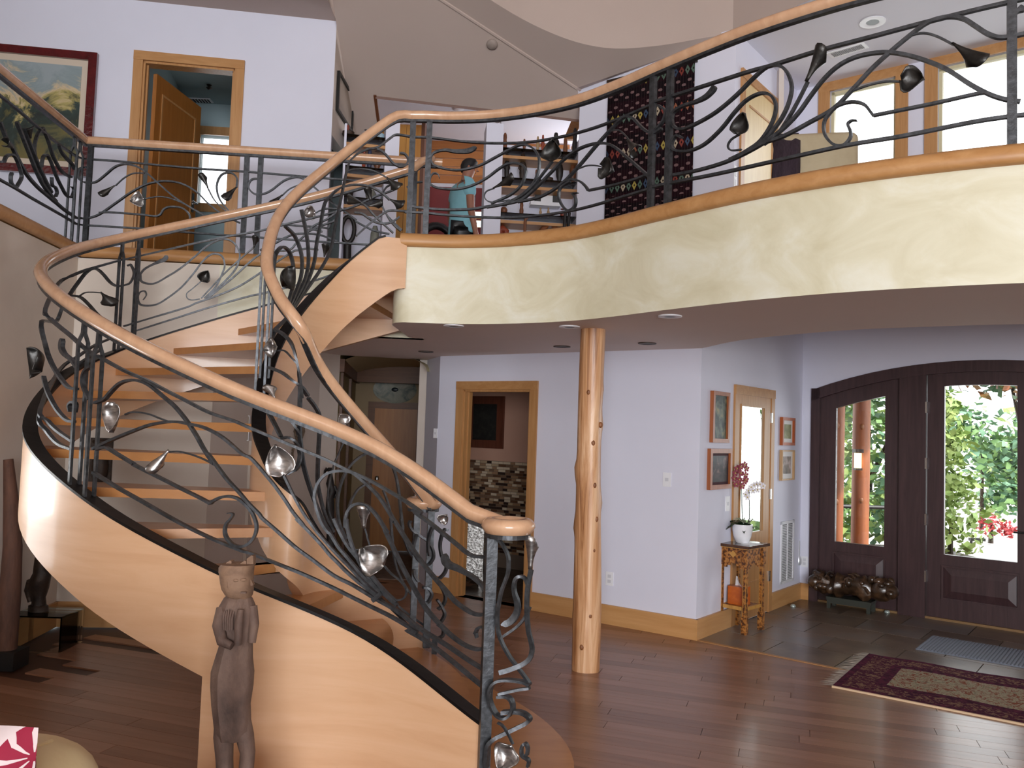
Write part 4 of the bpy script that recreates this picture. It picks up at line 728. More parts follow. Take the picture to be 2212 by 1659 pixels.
# bedroom behind it
bedp = mottled('bedroom_paint', [(150, 168, 172), (160, 178, 182)], 1, .7)
bq = Plane((-5.2, 9.45), (-1.9, 9.75)); w0 = bq.hit(431, 350)[0]; bz1, bz0 = bq.hit(465, 293)[1], bq.hit(465, 441)[1]; w1 = w0+.62
wall('wall_bedroom', bq, 0, bq.L, UPF, 5.45, bedp, [(w0, w1, bz0, bz1)])
sidewall('wall_bedroom_left', (-3.62, 7.8), (-3.95, 9.55), UPF, 5.45, bedp); sidewall('wall_bedroom_right', (-2.3, 7.95), (-2.2, 9.7), UPF, 5.45, bedp)
mb = MB(); mb.quad((-4.2, 7.7, 5.42), (-1.9, 8.05, 5.42), (-1.9, 9.8, 5.42), (-4.2, 9.6, 5.42)); struct('ceiling_bedroom', mb, bedp)
mb = MB()
for a, b, c, d in ((w0-.1, w1+.1, bz1, bz1+.1), (w0-.1, w1+.1, bz0-.1, bz0), (w0-.1, w0, bz0, bz1), (w1, w1+.1, bz0, bz1)): mb.pbox(bq, a, b, c, d, 0, .025)
o = struct('window_8', mb, m_fir); mb = MB(); mb.pbox(bq, w0, w1, bz0, bz1, -.06, -.055); struct('window_pane', mb, m_glass, False, o)
hA, hB = np.array([-3.545, 7.83]), np.array([-3.43, 8.66]); pdr = Plane(hA, hB)
mb = MB(); mb.pbox(pdr, 0, pdr.L, UPF+.01, 5.01, -.02, .02); bdr = struct('door_slab', mb, m_door, False, d5)
mb = MB()
for a, b, c, d in ((.1, .12, 3.2, 4.85), (pdr.L-.12, pdr.L-.1, 3.2, 4.85), (.12, pdr.L-.12, 3.2, 3.22), (.12, pdr.L-.12, 4.83, 4.85)): mb.pbox(pdr, a, b, c, d, .02, .026)
struct('panel_bead', mb, m_fir, False, bdr)
hp = pdr.w(pdr.L-.07, 3.95, .02); mb = MB(); mb.tube([hp, hp+np.r_[pdr.n*.055, 0], hp+np.r_[pdr.n*.055-pdr.d*.1, 0]], .01); mb.pbox(pdr, pdr.L-.09, pdr.L-.05, 3.86, 4.06, .02, .026); struct('door_handle', mb, m_chrome, True, bdr)
# rug wall, corner, upper right room
UR = Plane((.58, 8.42), (1.94, 7.48)); u0 = UR.hit(1250, 300)[0]; u1 = UR.hit(1587, 260)[0]
wall('wall_rug', UR, u0, u1, UPF, 5.47, m_wall); Rc = UR.w(u1, 0)[:2]; Lc = UR.w(u0, 0)[:2]
UD = Plane(Rc, Rc+np.array([.62, .785])*2); dd1 = UD.hit(1720, 250)[0]
wall('wall_upper_side', UD, 0, dd1, UPF, 5.47, m_wall); Cc = UD.w(dd1, 0)[:2]
UN = Plane(Cc, Cc+np.array([.78, -.626])*3.4)
def winspec(px0, px1, yt): a, z = UN.hit(px0, yt); b, _ = UN.hit(px1, yt-20); return a, b, z
wa = UN.hit(1769, 250)[0]; wb = UN.hit(1962, 250)[0]; wz = UN.hit(1770, 180)[1]; wc = UN.hit(1998, 250)[0]; wdd = wc+1.5
H = .115
wins = [(wa+H, wb-H, UPF+.5, wz-H), (wc+H, wdd-H, UPF+.5, wz-H)]
wall('wall_upper_front', UN, 0, UN.L, UPF, 5.47, m_wall, wins)
for i, h in enumerate(wins):
    mb = MB(); mb.pbox(UN, h[0]-H, h[1]+H, h[3], h[3]+H, 0, .025); o = struct('window_%d' % (9+i), mb, m_firh)
    for a, b, c, d in ((h[0]-H, h[0], h[2]-.1, h[3]), (h[1], h[1]+H, h[2]-.1, h[3]), (h[0], h[1], h[2]-.1, h[2])): mb = MB(); mb.pbox(UN, a, b, c, d, 0, .025); struct('casing', mb, m_fir, False, o)
    mb = MB()
    for a, b, c, d in ((h[0], h[0]+.03, h[2], h[3]), (h[1]-.03, h[1], h[2], h[3]), (h[0], h[1], h[3]-.03, h[3]), (h[0], h[1], h[2], h[2]+.03)): mb.pbox(UN, a, b, c, d, -.1, -.04)
    struct('sash', mb, flat('sash_putty', (206, 196, 160), .5), False, o)
    mb = MB(); mb.pbox(UN, h[0], h[1], h[2], h[3], -.08, -.075); struct('window_pane', mb, m_glass, False, o)
q0 = UD.hit(1598, 260)[0]; q1 = UD.hit(1683, 260)[0]; d6 = trimset('door_6', UD, q0, q1, UPF, 5.14, .085, .02, m_fir, 0)
m_birch = wood('birch_veneer', [(214, 186, 134), (226, 202, 152)], 2, .4, 2, 9)
mb = MB(); mb.pbox(UD, q0+.085, q1-.085, UPF, 5.055, 0, .008); sl = struct('door_slab', mb, m_birch, False, d6)
mb = MB(); mb.pbox(UD, q0+.2, q1-.2, 3.2, 3.22, .008, .016); mb.pbox(UD, q0+.2, q1-.2, 4.83, 4.85, .008, .016); mb.pbox(UD, q1-.21, q1-.19, 3.2, 4.85, .008, .016); struct('panel_bead', mb, m_fir, False, sl)
P1, P2, P3 = np.array([.56, 8.32, 5.22]), np.array([-.62, 7.67, 5.65]), np.array([1.96, 7.50, 5.45])
nD = np.cross(P2-P1, P3-P1)
def onD(x, y): d = ray(x, y); return EC+d*(((P1-EC)@nD)/(d@nD))
rim = [onD(x, y) for x, y in ((975, -75), (1020, -30), (1060, 0), (1130, 42), (1200, 75), (1265, 96), (1330, 105), (1400, 101), (1460, 93), (1520, 82), (1583, 73))]
rim = list(catmull(rim, 3)); Lx = P2+(P2-P1)*1.1
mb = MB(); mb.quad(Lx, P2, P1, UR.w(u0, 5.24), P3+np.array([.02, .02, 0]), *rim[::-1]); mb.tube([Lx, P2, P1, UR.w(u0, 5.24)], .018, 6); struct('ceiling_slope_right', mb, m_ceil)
mb = MB(); V = [q for p in rim for q in (tuple(p), (p[0], p[1], 7.78))]; mb.add(V, [(2*i, 2*i+1, 2*i+3, 2*i+2) for i in range(len(rim)-1)])
e = rim[-1]; mb.quad(tuple(e), (e[0], e[1], 7.78), (3.4, 5.6, 7.78), (3.4, 5.6, 5.44)); mb.quad((3.4, 5.6, 5.44), (3.4, 5.6, 7.78), (6.2, 4.6, 7.78), (6.2, 4.6, 5.44)); struct('wall_ceiling_drum', mb, m_ceil, True)
mb = MB(); mb.quad(tuple(e), (3.4, 5.6, e[2]), (6.2, 4.6, e[2]), (6.2, 7.4, e[2]), tuple(UN.w(UN.L, e[2], -.1)), (Cc[0], Cc[1]+.05, e[2]), (Rc[0], Rc[1]+.05, e[2])); struct('ceiling_upper_room', mb, m_ceilw)
zA_ = lambda Y: 5.56-.66*(Y-7.8)
hx = [(-1.525, 8.47), (.62, 8.64)]; lft = Ep[0]+.02
mb = MB(); mb.quad(*[(x, y, zA_(y)) for x, y in (hx[0], hx[1], (.575, 8.34), (-.62, 7.67), (-1.525, 7.17))]); mb.quad(*[(x, y, zA_(y)) for x, y in ((lft, 6.95), (-1.525, 7.17), (-1.525, 9.75), (lft, 9.75))]); mb.quad((lft, 6.95, zA_(6.95)), (-1.525, 7.17, zA_(7.17)), (-.62, 7.67, zA_(7.67)), (-.62, 7.67, 7.75), (lft, 6.95, 7.75)); struct('ceiling_slope_left', mb, m_ceil)
m_dtrim = flat('header_trim', (96, 54, 30), .5)
mb = MB(); mb.prism([(x, y, zA_(y)-.02) for x, y in (hx[0], hx[1])]+[(x, y+.03, zA_(y)-.0) for x, y in (hx[1], hx[0])], (0, -.01, .03)); mb.prism([(-1.545, 8.45, zA_(8.45)-.01), (-1.515, 8.45, zA_(8.45)-.01), (-1.515, 9.75, zA_(9.75)-.01), (-1.545, 9.75, zA_(9.75)-.01)], (0, 0, .03)); struct('trim_7', mb, m_dtrim)
# rear room: plank wall, panelled cupboard, pale ceiling
pq = Plane((-3.2, 11.5), (3.2, 11.5)); red = mottled('red_lacquer_wall', [(118, 34, 36), (132, 42, 42)], 1, .5)
wall('wall_rear_room', pq, 0, pq.L, UPF, 5.9, m_ceilw); wr = bpy.data.objects['wall_rear_room']
zb = [pq.hit(1000, y)[1] for y in (398, 380, 362, 344, 326, 306)]
for i in range(5):
    mb = MB(); mb.pbox(pq, .5, 3.9, zb[i]+.004, zb[i+1]-.004, 0, .02); struct('wall_plank', mb, wood('rear_plank', [(170, 104, 50), (196, 128, 68)], 0, .4, 1.5, 12, 0, True), False, wr)
mb = MB(); mb.pbox(pq, .5, 3.6, UPF, pq.hit(1000, 406)[1], 0, .02); struct('red_wainscot', mb, red, False, wr)
mb = MB(); mb.quad((-3.2, 8.3, 5.9), (3.2, 8.3, 5.9), (3.2, 11.6, 5.75), (-3.2, 11.6, 5.75)); struct('ceiling_rear_room', mb, m_ceilw)
sidewall('wall_rear_left', (-2.3, 9.75), (-2.3, 11.5), UPF, 5.9, m_wallw); sidewall('wall_rear_right', (2.6, 8.2), (2.6, 11.5), UPF, 5.9, m_wallw)
pc = Plane((-2.2, 9.85), (0, 9.85)); c0 = pc.hit(815, 260)[0]; c1 = pc.hit(912, 260)[0]
root = MB(); root.pbox(pc, c0-.02, c1, UPF, 5.35, -.3, -.01); cup = struct('wall_cupboard', root, m_door)
for i in range(6):
    a = c0+(c1-c0)*i/6; mb = MB(); mb.pbox(pc, a+.003, a+(c1-c0)/6-.003, UPF+.02, 5.34, -.01, .006); struct('board', mb, wood('cupboard_board', [(176, 118, 48), (204, 150, 74)], 2, .4, 2, 10, 0, True), False, cup)
mb = MB(); mb.pbox(pc, c1, c1+.04, UPF, 5.4, -.3, .02); struct('edge_post', mb, m_dtrim, False, cup)
mb = MB(); mb.quad((6.3, 4.4, UPF), (6.3, 4.4, 7.7), (6.3, 7.6, 7.7), (6.3, 7.6, UPF)); struct('wall_upper_right', mb, m_wall)
# ================================================================== THE STAIR
O4 = [[-0.055,3.709,0.395,1.247],[-0.635,3.975,0.687,1.583],[-1.407,4.009,0.982,1.867],[-2.146,4.265,1.271,2.174],[-2.778,4.811,1.574,2.50],[-3.05,5.557,1.914,2.79],[-2.959,6.186,2.182,3.045],[-2.406,6.526,2.465,3.30],[-1.629,6.698,2.746,3.56],[-0.872,6.753,2.99,3.831]]
I4 = [[-0.489,5.095,0.397,1.276],[-1.044,4.793,1.009,1.921],[-1.176,4.544,1.291,2.217],[-1.345,4.641,1.482,2.422],[-1.474,4.853,1.731,2.673],[-1.504,5.307,2.213,3.1],[-1.265,5.752,2.743,3.577],[-0.80,5.93,3.2,4.06]]
OC, IC = catmull(O4, 10), catmull(I4, 10)
def smin(a, b, k=.06): return .5*(a+b-np.sqrt((a-b)**2+k*k*.5))
ICz = IC[:, 2].copy()
IC[:, 2] = np.minimum(IC[:, 2], 3.04); IC[:, 3] = smin(IC[:, 3], 3.962); OC[:, 2] = np.minimum(OC[:, 2], 3.03)
def pnorm(P):
    t = np.gradient(P[:, :2], axis=0); t /= np.linalg.norm(t, axis=1)[:, None]; return np.stack([t[:, 1], -t[:, 0]], 1)
stair = thing('curved_staircase', 'sweeping curved maple staircase with open treads rising to the gallery', 'staircase', (-.3, 4.3, 0))
def stringer(C_, w, flatbot=None, th=.032):
    n = pnorm(C_); rings = []
    for i in range(len(C_)):
        z1 = C_[i, 2]; z0 = max(0, (ICz[i] if flatbot else z1)-w)
        if flatbot: z0 = min(z0, smin(z0, flatbot))
        if flatbot and i < 4: z0 = max(0, z0*(i/4))
        p = C_[i, :2]; a, b = p+n[i]*th, p-n[i]*th
        if not flatbot and p[0] > -1.37 and i < 40: z0 = 0
        if not flatbot and rings and z0 > 0 and rings[-1][2][2] == 0: rings.append([(a[0], a[1], z1), (b[0], b[1], z1), (b[0], b[1], 0), (a[0], a[1], 0)])
        rings.append([(a[0], a[1], z1), (b[0], b[1], z1), (b[0], b[1], z0), (a[0], a[1], z0)])
    return MB().loft(rings)
part(stair, 'outer_stringer', stringer(OC, .5), m_maple, True)
part(stair, 'inner_stringer', stringer(IC, .45, 2.69), m_maple, True)
for nm, C_, sg in (('stringer_cap', OC, -1), ('stringer_cap', IC, 1)):
    n = pnorm(C_); j = len(C_) if C_ is OC else int(np.argmax(ICz > 3.04))+1
    P = np.column_stack([C_[:j, :2]+n[:j]*.012*sg*-1*0, C_[:j, 2]+.006]); part(stair, nm, MB().sweep([p for p in P], [(-.04, -.007), (.04, -.007), (.04, .007), (-.04, .007)]), m_cap)
# treads, each from the outer to the inner stringer
RISE = UPF/16
def ext(C_, d0, d1=None):
    P = C_[:, :3]; a = P[0]+(P[0]-P[3])/np.linalg.norm((P[0]-P[3])[:2])*d0; q = [a]+list(P)
    return np.array(q)
OE, IE = ext(OC, .45), ext(np.column_stack([IC[:, :2], ICz]), .4)
def at_z(C_, z):
    for i in range(len(C_)-1):
        if C_[i, 2] <= z <= C_[i+1, 2]: return i+(z-C_[i, 2])/(C_[i+1, 2]-C_[i, 2]+1e-9)
    return 0 if z < C_[0, 2] else len(C_)-1.001
def ev(C_, s): i = int(min(max(s, 0), len(C_)-1.001)); return C_[i]+(C_[i+1]-C_[i])*(s-i)
def run(C_, a, b): return [ev(C_, a)[:2]]+[C_[i, :2] for i in range(int(a)+1, int(b)+1)]+[ev(C_, b)[:2]]
for k in range(1, 16):
    z = RISE*k; oa, ob = at_z(OE, z+.12), at_z(OE, z+RISE+.16); ia, ib_ = at_z(IE, z+.12), at_z(IE, z+RISE+.16)
    if k == 15: ob, ib_ = len(OE)-1.001, len(IE)-1.001
    o, i_ = run(OE, oa, ob), run(IE, ia, ib_)
    if k <= 3:
        a, b = np.array(o[0]), np.array(i_[0]); mid = (a+b)/2; back = (np.array(o[-1])+np.array(i_[-1]))/2; dv = mid-back; dv /= np.linalg.norm(dv); bul = (.42, .22, .10)[k-1]; ex = (.16, .08, .03)[k-1]; exa = (.14, -.01, -.01)[k-1]
        cross = (a-b)/np.linalg.norm(a-b); a2, b2 = a+cross*exa, b-cross*ex
        front = [b2+(a2-b2)*t+dv*bul*math.sin(math.pi*t)**.6 for t in np.linspace(0, 1, 17)]
        o = o[1:]; i_ = i_[1:]; poly = [*front, *o, *i_[::-1]]
    else: poly = [*o, *i_[::-1]]
    mb = MB(); mb.prism([(p[0], p[1], z-.05) for p in poly], (0, 0, .05)); part(stair, 'tread', mb, m_tread)
mb = MB(); mb.box((-.86, 6.42, UPF-.07), (.1, .95, .14)); part(stair, 'landing_nosing', mb, m_tread)
# ================================================================== THE RAILINGS
ZR = 3.962
def railsec(k=1.0):
    P = []
    for i in range(14):
        a = 2*math.pi*i/14; x, y = .037*math.cos(a), .036*math.sin(a)
        if y < -.01: x *= .82
        P.append((x*k, y*k))
    return P
roots = [thing('stair_railing', 'outer iron stair railing with calla lily scrolls, from the near newel up along the wall', 'railing', (-.06, 3.7, 0)),
         thing('gallery_railing', 'inner iron stair railing that runs on along the curved balcony', 'railing', (-.5, 5.05, 0)),
         thing('landing_railing', 'straight iron gallery railing with lilies before the bedroom door and painting', 'railing', (K[0], K[1], UPF))]
def spiral(c, r, a0, a1, z, n=26, shrink=0): return [np.array([c[0]+(r-shrink*i/n)*math.cos(math.radians(a0+(a1-a0)*i/n)), c[1]+(r-shrink*i/n)*math.sin(math.radians(a0+(a1-a0)*i/n)), z]) for i in range(n+1)]
def handrail(root, P, cap=True):
    P = [np.array(p, float) for p in P]; part(root, 'handrail', MB().sweep(P, railsec()), m_rail, True)
    part(root, 'under_bar', MB().sweep([p-np.array([0, 0, .04]) for p in P], [(-.017, -.009), (.017, -.009), (.017, .009), (-.017, .009)]), m_iron)
orl = [np.array([p[0], p[1], p[3]]) for p in OC]
vol = spiral((.002, 3.62), .088, 108, -262, 1.275, 30, .012)
tailO = [np.array([-.82, 6.80, 3.90]), np.array([-.76, 6.88, 3.95]), np.array([-.75, 6.93, 3.97])]
handrail(roots[0], vol[::-1]+[p for p in orl[2:]]+tailO)
irl = [np.array([p[0], p[1], p[3]]) for p in IC[3:]]
voli = spiral((-.525, 5.165), .085, -52, 300, 1.222, 28, .012)
handrail(roots[1], voli[::-1]+irl+[np.array([p[0], p[1], ZR]) for p in BAL[2:]])
handrail(roots[2], [np.array([*WE, ZR])]+[K+(WE-K)*t for t in ()]+[np.array([*(K+(WE-K)*.012), ZR]), np.array([*K, ZR]), np.array([*(K+(FE-K)*.03), ZR]), np.array([FE[0]+.10, FE[1]+.01, ZR])])
# iron surfaces: plan lines give each bar its sideways normal
PLAN = [OC[:, :2], np.vstack([IC[:, :2], BAL[1:]]), np.vstack([WE, K, FE])]
def normal_at(k, p):
    Q = PLAN[k]; a = Q[:-1]; ab = Q[1:]-a; t = np.clip(((p-a)*ab).sum(1)/(ab*ab).sum(1), 0, 1); d = ((a+ab*t[:, None]-p)**2).sum(1); i = int(np.argmin(d)); e = ab[i]/np.linalg.norm(ab[i]); return np.array([e[1], -e[0], 0])
def unpack(s): return np.array([[int(c)/1000 for c in p.split(',')] for p in s.split()])
for k, nm, w, d, tp, s in BARS:
    P = catmull(unpack(s), 4); N = np.array([normal_at(k, p[:2]) for p in P]); n = len(P); u = np.linspace(0, 1, n)
    sc = np.ones(n)
    if tp == 1: sc = np.interp(u, [0, .25], [.45, 1])
    if tp == 2: sc = np.interp(u, [.7, 1], [1, .35])
    if tp == 3: sc = np.interp(u, [0, .45, .85, .95, 1], [1, 1.3, 2.7, 2.4, .5])
    part(roots[k], nm, MB().sweep(list(P), [(-d/2, -w/2), (d/2, -w/2), (d/2, w/2), (-d/2, w/2)], N=N, sc=sc), m_iron, True)
def lily(root, kind, wr, a, b, nrm, bright):
    'a calla bloom from stem end a to tip b'
    ax = b-a; L = np.linalg.norm(ax); ax /= L; nrm = nrm-ax*(nrm@ax); nrm /= np.linalg.norm(nrm); sd = np.cross(ax, nrm); mb = MB(); V = []; Fc = []
    wd = L*wr/2*(1.3 if kind == 'leaf' else 1.15)
    if kind == 'leaf':
        nu, nv = 9, 9
        for i in range(nu):
            t = i/(nu-1); w = wd*(math.sin(math.pi*min(1, t**.62*.97+.03)))**.75*(1.02 if t < .6 else 1)
            for j in range(nv):
                q = -1+2*j/(nv-1); V.append(a+ax*L*t+sd*w*q+nrm*(wd*.55*q*q-.25*wd*math.sin(math.pi*t)+.03*wd*math.sin(7*t+3*q)))
        Fc = [(i*nv+j, i*nv+j+1, (i+1)*nv+j+1, (i+1)*nv+j) for i in range(nu-1) for j in range(nv-1)]
    else:
        nu, nv = 8, 13
        for i in range(nu):
            t = i/(nu-1); r = .006+(wd-.006)*(t**1.7); 
            for j in range(nv):
                th = -2.75+5.5*j/(nv-1); flare = 1+.28*t*t*math.cos(th*2+.5); tip = .22*L*t**2*math.cos(th)
                V.append(a+ax*(L*.82*t+tip)+sd*r*flare*math.sin(th)+nrm*r*flare*math.cos(th)*.8)
        Fc = [(i*nv+j, i*nv+j+1, (i+1)*nv+j+1, (i+1)*nv+j) for i in range(nu-1) for j in range(nv-1)]
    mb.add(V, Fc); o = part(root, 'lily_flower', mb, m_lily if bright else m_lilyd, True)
    md = o.modifiers.new('solid', 'SOLIDIFY'); md.thickness = .004
    return o
for i, (k, kind, wr, s) in enumerate(LILIES):
    a, b = unpack(s); nr = normal_at(k, ((a+b)/2)[:2]); nr = -nr if nr[:2]@((a+b)/2)[:2] > 0 else nr
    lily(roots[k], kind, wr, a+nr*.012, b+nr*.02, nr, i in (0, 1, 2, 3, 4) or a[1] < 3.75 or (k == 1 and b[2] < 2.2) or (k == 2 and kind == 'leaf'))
def post(root, p, z0, z1, nrm, split=True):
    mb = MB(); p = np.array(p); nrm = np.array(nrm)[:2]; tg = np.array([-nrm[1], nrm[0]])
    if split:
        for s in (-1, 1):
            P = [np.array([*(p+nrm*s*.004), z1]), np.array([*(p+nrm*s*.006), z1-.07]), np.array([*(p+nrm*s*.026), z1-.12]), np.array([*(p+nrm*s*.026), z0])]
            mb.sweep(P, [(-.009, -.007), (.009, -.007), (.009, .007), (-.009, .007)], N=[np.array([*tg, 0])]*4)
    else: mb.box((p[0], p[1], (z0+z1)/2), (.04, .028, z1-z0), dirv=tg)
    return part(root, 'post', mb, m_iron)
def oz(C_, p, col): return C_[int(np.argmin(((C_[:, :2]-np.array(p))**2).sum(1))), col]
for p in ((-2.26, 4.34), (-2.14, 4.262), (-2.965, 6.17), (-2.885, 6.262)): post(roots[0], p, oz(OC, p, 2), oz(OC, p, 3)-.045, normal_at(0, np.array(p)))
for p in ((-1.50, 4.93), (-1.515, 5.06)): post(roots[1], p, oz(IC, p, 2), oz(IC, p, 3)-.045, normal_at(1, np.array(p)))
for p in ((-.785, 5.93), (-.665, 5.935), (.815, 5.035), (.90, 4.925), (2.275, 3.762), (2.36, 3.72)): post(roots[1], p, TRIM-.01, ZR-.045, normal_at(1, np.array(p)), False)
for p in (K+(FE-K)*.016,): post(roots[2], p, TRIM-.01, ZR-.045, (0, 1), False)
for t in (.46, .5, .955): post(roots[2], K+(FE-K)*t, TRIM-.01, ZR-.045, (0, 1), False)
for t in (.0115, .0245, .32): post(roots[2], K+(WE-K)*t, TRIM-.01, ZR-.045, PW.n)
for root, p, w, z0, z1 in ((roots[0], (-.066, 3.665), .048, RISE, 1.236), (roots[1], (-.548, 5.06), .036, RISE*2, 1.186), (roots[1], (-.462, 5.05), .04, RISE*2, 1.186)):
    mb = MB(); mb.box((p[0], p[1], (z0+z1)/2), (w, w, z1-z0), math.radians(12)); part(root, 'newel', mb, m_iron)
mb = MB(); mb.box((-.40, 4.93, RISE*2+.04), (.03, .05, .08)); part(roots[1], 'foot', mb, m_iron)
# ================================================================== THE ENTRY AND HALL FLOOR
# ---- log post
def log_post():
    base = np.array([.59, 6.02, 0]); top = np.array([.575, 5.98, LOWC]); root = thing('log_post', 'peeled knotty log column holding up the curved balcony', 'column', base)
    rings = []; r_ = random.Random(5); n = 22
    ph = [r_.uniform(0, 6) for _ in range(4)]
    bumps = [(.62, .8, .014), (1.02, 2.9, .018), (1.42, 3.0, .022), (.35, 2.8, .012), (1.75, .2, .016), (2.0, -.4, .012), (1.2, .1, .014), (.25, -1.9, .01)]
    for j in range(40):
        z = LOWC*j/39; c = base+(top-base)*j/39; c = c+np.array([.008*math.sin(z*2.3+1), .006*math.cos(z*1.7), 0]); R0 = .098-.012*z/LOWC+.004*math.sin(z*3.1)
        ring = []
        for i in range(n):
            a = 2*math.pi*i/n; r = R0+.003*math.sin(3*a+ph[0]+z)+.002*math.sin(5*a+ph[1]-z*2)
            for bz, ba, bh in bumps:
                da = (a-ba+math.pi) % (2*math.pi)-math.pi; r += bh*math.exp(-((z-bz)/.06)**2-(da/.35)**2)
            ring.append((c[0]+r*math.cos(a), c[1]+r*math.sin(a), z))
        rings.append(ring)
    part(root, 'trunk', MB().loft(rings), m_log, True)
    for z, a in ((.40, -1.35), (1.32, -1.25), (1.62, -1.45), (1.08, -1.0), (1.98, -1.9), (1.75, -.75), (.18, -1.95), (.86, -1.2)):
        c = base+(top-base)*z/LOWC+np.array([.088*math.cos(a), .088*math.sin(a), 0]); mb = MB(); mb.ball((c[0], c[1], z), .016, 1, .7, 1.35, 10, 6); part(root, 'knot', mb, m_knot, True)
log_post()
# ---- carved statue before the stringer
def statue():
    Y = 3.42; sc = Y/F*1.002; m = mottled('weathered_carving', [(62, 46, 40), (98, 76, 66), (122, 98, 84)], 5, .75, 0, 7, (1.5, 1.5, 1), .5, 26); m2 = mottled('weathered_carving_head', [(104, 78, 60), (138, 108, 86), (120, 94, 78)], 6, .75, 0, 7, (1, 1, 1.5), .4, 26)
    P = lambda x, y: aty(x, y, Y)
    b = P(505, 1682); root = thing('carved_figure', 'tall weathered wooden figure in a crown, arms folded, before the stair', 'statue', (b[0], Y, .27))
    def body(rows, mat, name, dep=.8):
        rings = []
        for y, xl, xr, sh in rows:
            l, r = P(xl, y), P(xr, y); c = (l+r)/2; w = np.linalg.norm(r-l)/2; rings.append([(c[0]+w*math.copysign(abs(math.cos(t))**.85, math.cos(t)), Y+sh+w*dep*math.sin(t)*(1+.10*(math.sin(9*t) if name == 'robe' else 0)), c[2]) for t in [2*math.pi*i/26 for i in range(26)]])
        return part(root, name, MB().loft(rings), mat, True)
    body([(1292, 497, 540, 0), (1284, 487, 545, 0), (1272, 480, 547, 0), (1258, 477, 546, 0), (1240, 475, 547, 0), (1225, 475, 546, 0)], m2, 'head', .95)
    body([(1236, 474, 547, 0), (1226, 474, 548, 0), (1218, 480, 548, 0)], m2, 'crown_band', .98)
    mb = MB()
    for x0, x1, y0, y1 in ((486, 500, 1224, 1212), (502, 516, 1222, 1218), (518, 532, 1220, 1212), (533, 547, 1222, 1201)):
        mb.prism([P(x0, y0), P(x1, y0), P(x1, y1), P((x0+x1)/2+3, y1-1), P(x0, y1+6)], (0, .035, 0))
    part(root, 'crown', mb, m2)
    f = MB(); q = P(545, 1256); f.prism([P(543, 1246), P(551, 1262), P(544, 1264)], (0, -.02, 0)); 
    part(root, 'nose', f, m2)
    for x, y in ((536, 1247), (520, 1248)):
        mb = MB(); c = P(x, y); mb.ball((c[0], Y-.062, c[2]), .009, 1.3, .6, .7); part(root, 'eye', mb, m2, True)
    mb = MB(); c = P(505, 1256); mb.ball((c[0], Y-.055, c[2]), .013, .7, .7, 1.6); part(root, 'ear', mb, m2, True)
    mb = MB(); c = P(536, 1274); mb.box((c[0], Y-.058, c[2]), (.022, .012, .006)); part(root, 'mouth', mb, m)
    body([(1655, 480, 552, 0), (1596, 470, 530, 0), (1574, 464, 541, 0), (1545, 461, 541, 0), (1520, 458, 540, 0), (1480, 456, 546, 0), (1450, 457, 548, 0), (1420, 466, 545, 0), (1395, 474, 545, 0), (1370, 473, 545, 0), (1340, 471, 550, 0), (1310, 474, 552, 0), (1292, 484, 545, 0), (1284, 494, 538, 0)][1:], m, 'robe')
    for xs in ([(484, 1540, 19), (483, 1590, 21), (485, 1640, 18), (486, 1672, 18), (492, 1682, 22)], [(520, 1540, 18), (529, 1590, 19), (535, 1625, 16), (531, 1672, 16), (540, 1682, 20)]):
        mb = MB(); mb.tube([P(x, y) for x, y, r in xs], [r*sc for x, y, r in xs], 12); part(root, 'leg', mb, m, True)
    mb = MB(); mb.tube([P(484, 1312)+[0, -.02, 0], P(482, 1345)+[0, -.05, 0], P(494, 1376)+[0, -.075, 0], P(516, 1384)+[0, -.085, 0]], [.024, .026, .022, .016], 10); part(root, 'arm', mb, m, True)
    mb = MB(); mb.tube([P(546, 1308)+[0, -.01, 0], P(552, 1345)+[0, -.02, 0], P(549, 1384)+[0, -.03, 0]], [.022, .021, .016], 10); part(root, 'arm', mb, m, True)
    mb = MB(); mb.tube([P(528, 1382)+[0, -.08, 0], P(530, 1340)+[0, -.085, 0], P(533, 1308)+[0, -.075, 0]], [.014, .017, .013], 10); part(root, 'forearm', mb, m, True)
    for k in range(5):
        mb = MB(); mb.tube([P(497+k*4.2, 1352)+[0, -.072, 0], P(496+k*4.6, 1328)+[0, -.074, 0], P(497+k*4.8, 1309+abs(k-2)*2)+[0, -.066, 0]], [.0055, .005, .0035], 7); part(root, 'finger', mb, m, True)
    b0 = P(505, 1690); mb = MB(); mb.box((b0[0]+.012, Y, (b0[2]-.005)/2), (.24, .22, b0[2]-.005)); ped = single('display_pedestal', 'plain wooden plinth under the crowned figure', 'pedestal', mb, m_maple)
    mb = MB(); mb.box((b0[0]+.02, Y, b0[2]+.012), (.16, .14, .024)); part(root, 'foot_block', mb, m)
statue()
# ---- sofa corner with a cushion
m_lea = mottled('cream_leather', [(196, 172, 130), (206, 184, 144)], 3, .4, 0, 5, bmp=.08, bscale=60)
def rbox(c, d, r=.06, dirv=(1, 0), seg=4):
    pts = []
    for sx, sy, a0 in ((1, 1, 0), (-1, 1, 90), (-1, -1, 180), (1, -1, 270)):
        for i in range(seg+1):
            a = math.radians(a0+90*i/seg); pts.append((sx*(d[0]/2-r)+r*math.cos(a), sy*(d[1]/2-r)+r*math.sin(a)))
    rings = []
    for k in range(seg+1): a = math.pi/2*k/seg; rings.append((r*(1-math.sin(a)), -d[2]/2+r*(1-math.cos(a))))
    rings = rings+[(i, -z) for i, z in rings[::-1]]; out = []
    for ins, z in rings:
        ring = []
        for x, y in pts:
            l = math.hypot(x, y); kx = (d[0]/2-ins)/(d[0]/2); ky = (d[1]/2-ins)/(d[1]/2); X_, Y_ = x*kx, y*ky; ring.append((c[0]+X_*dirv[0]-Y_*dirv[1], c[1]+X_*dirv[1]+Y_*dirv[0], c[2]+z))
        out.append(ring)
    return MB().loft(out)
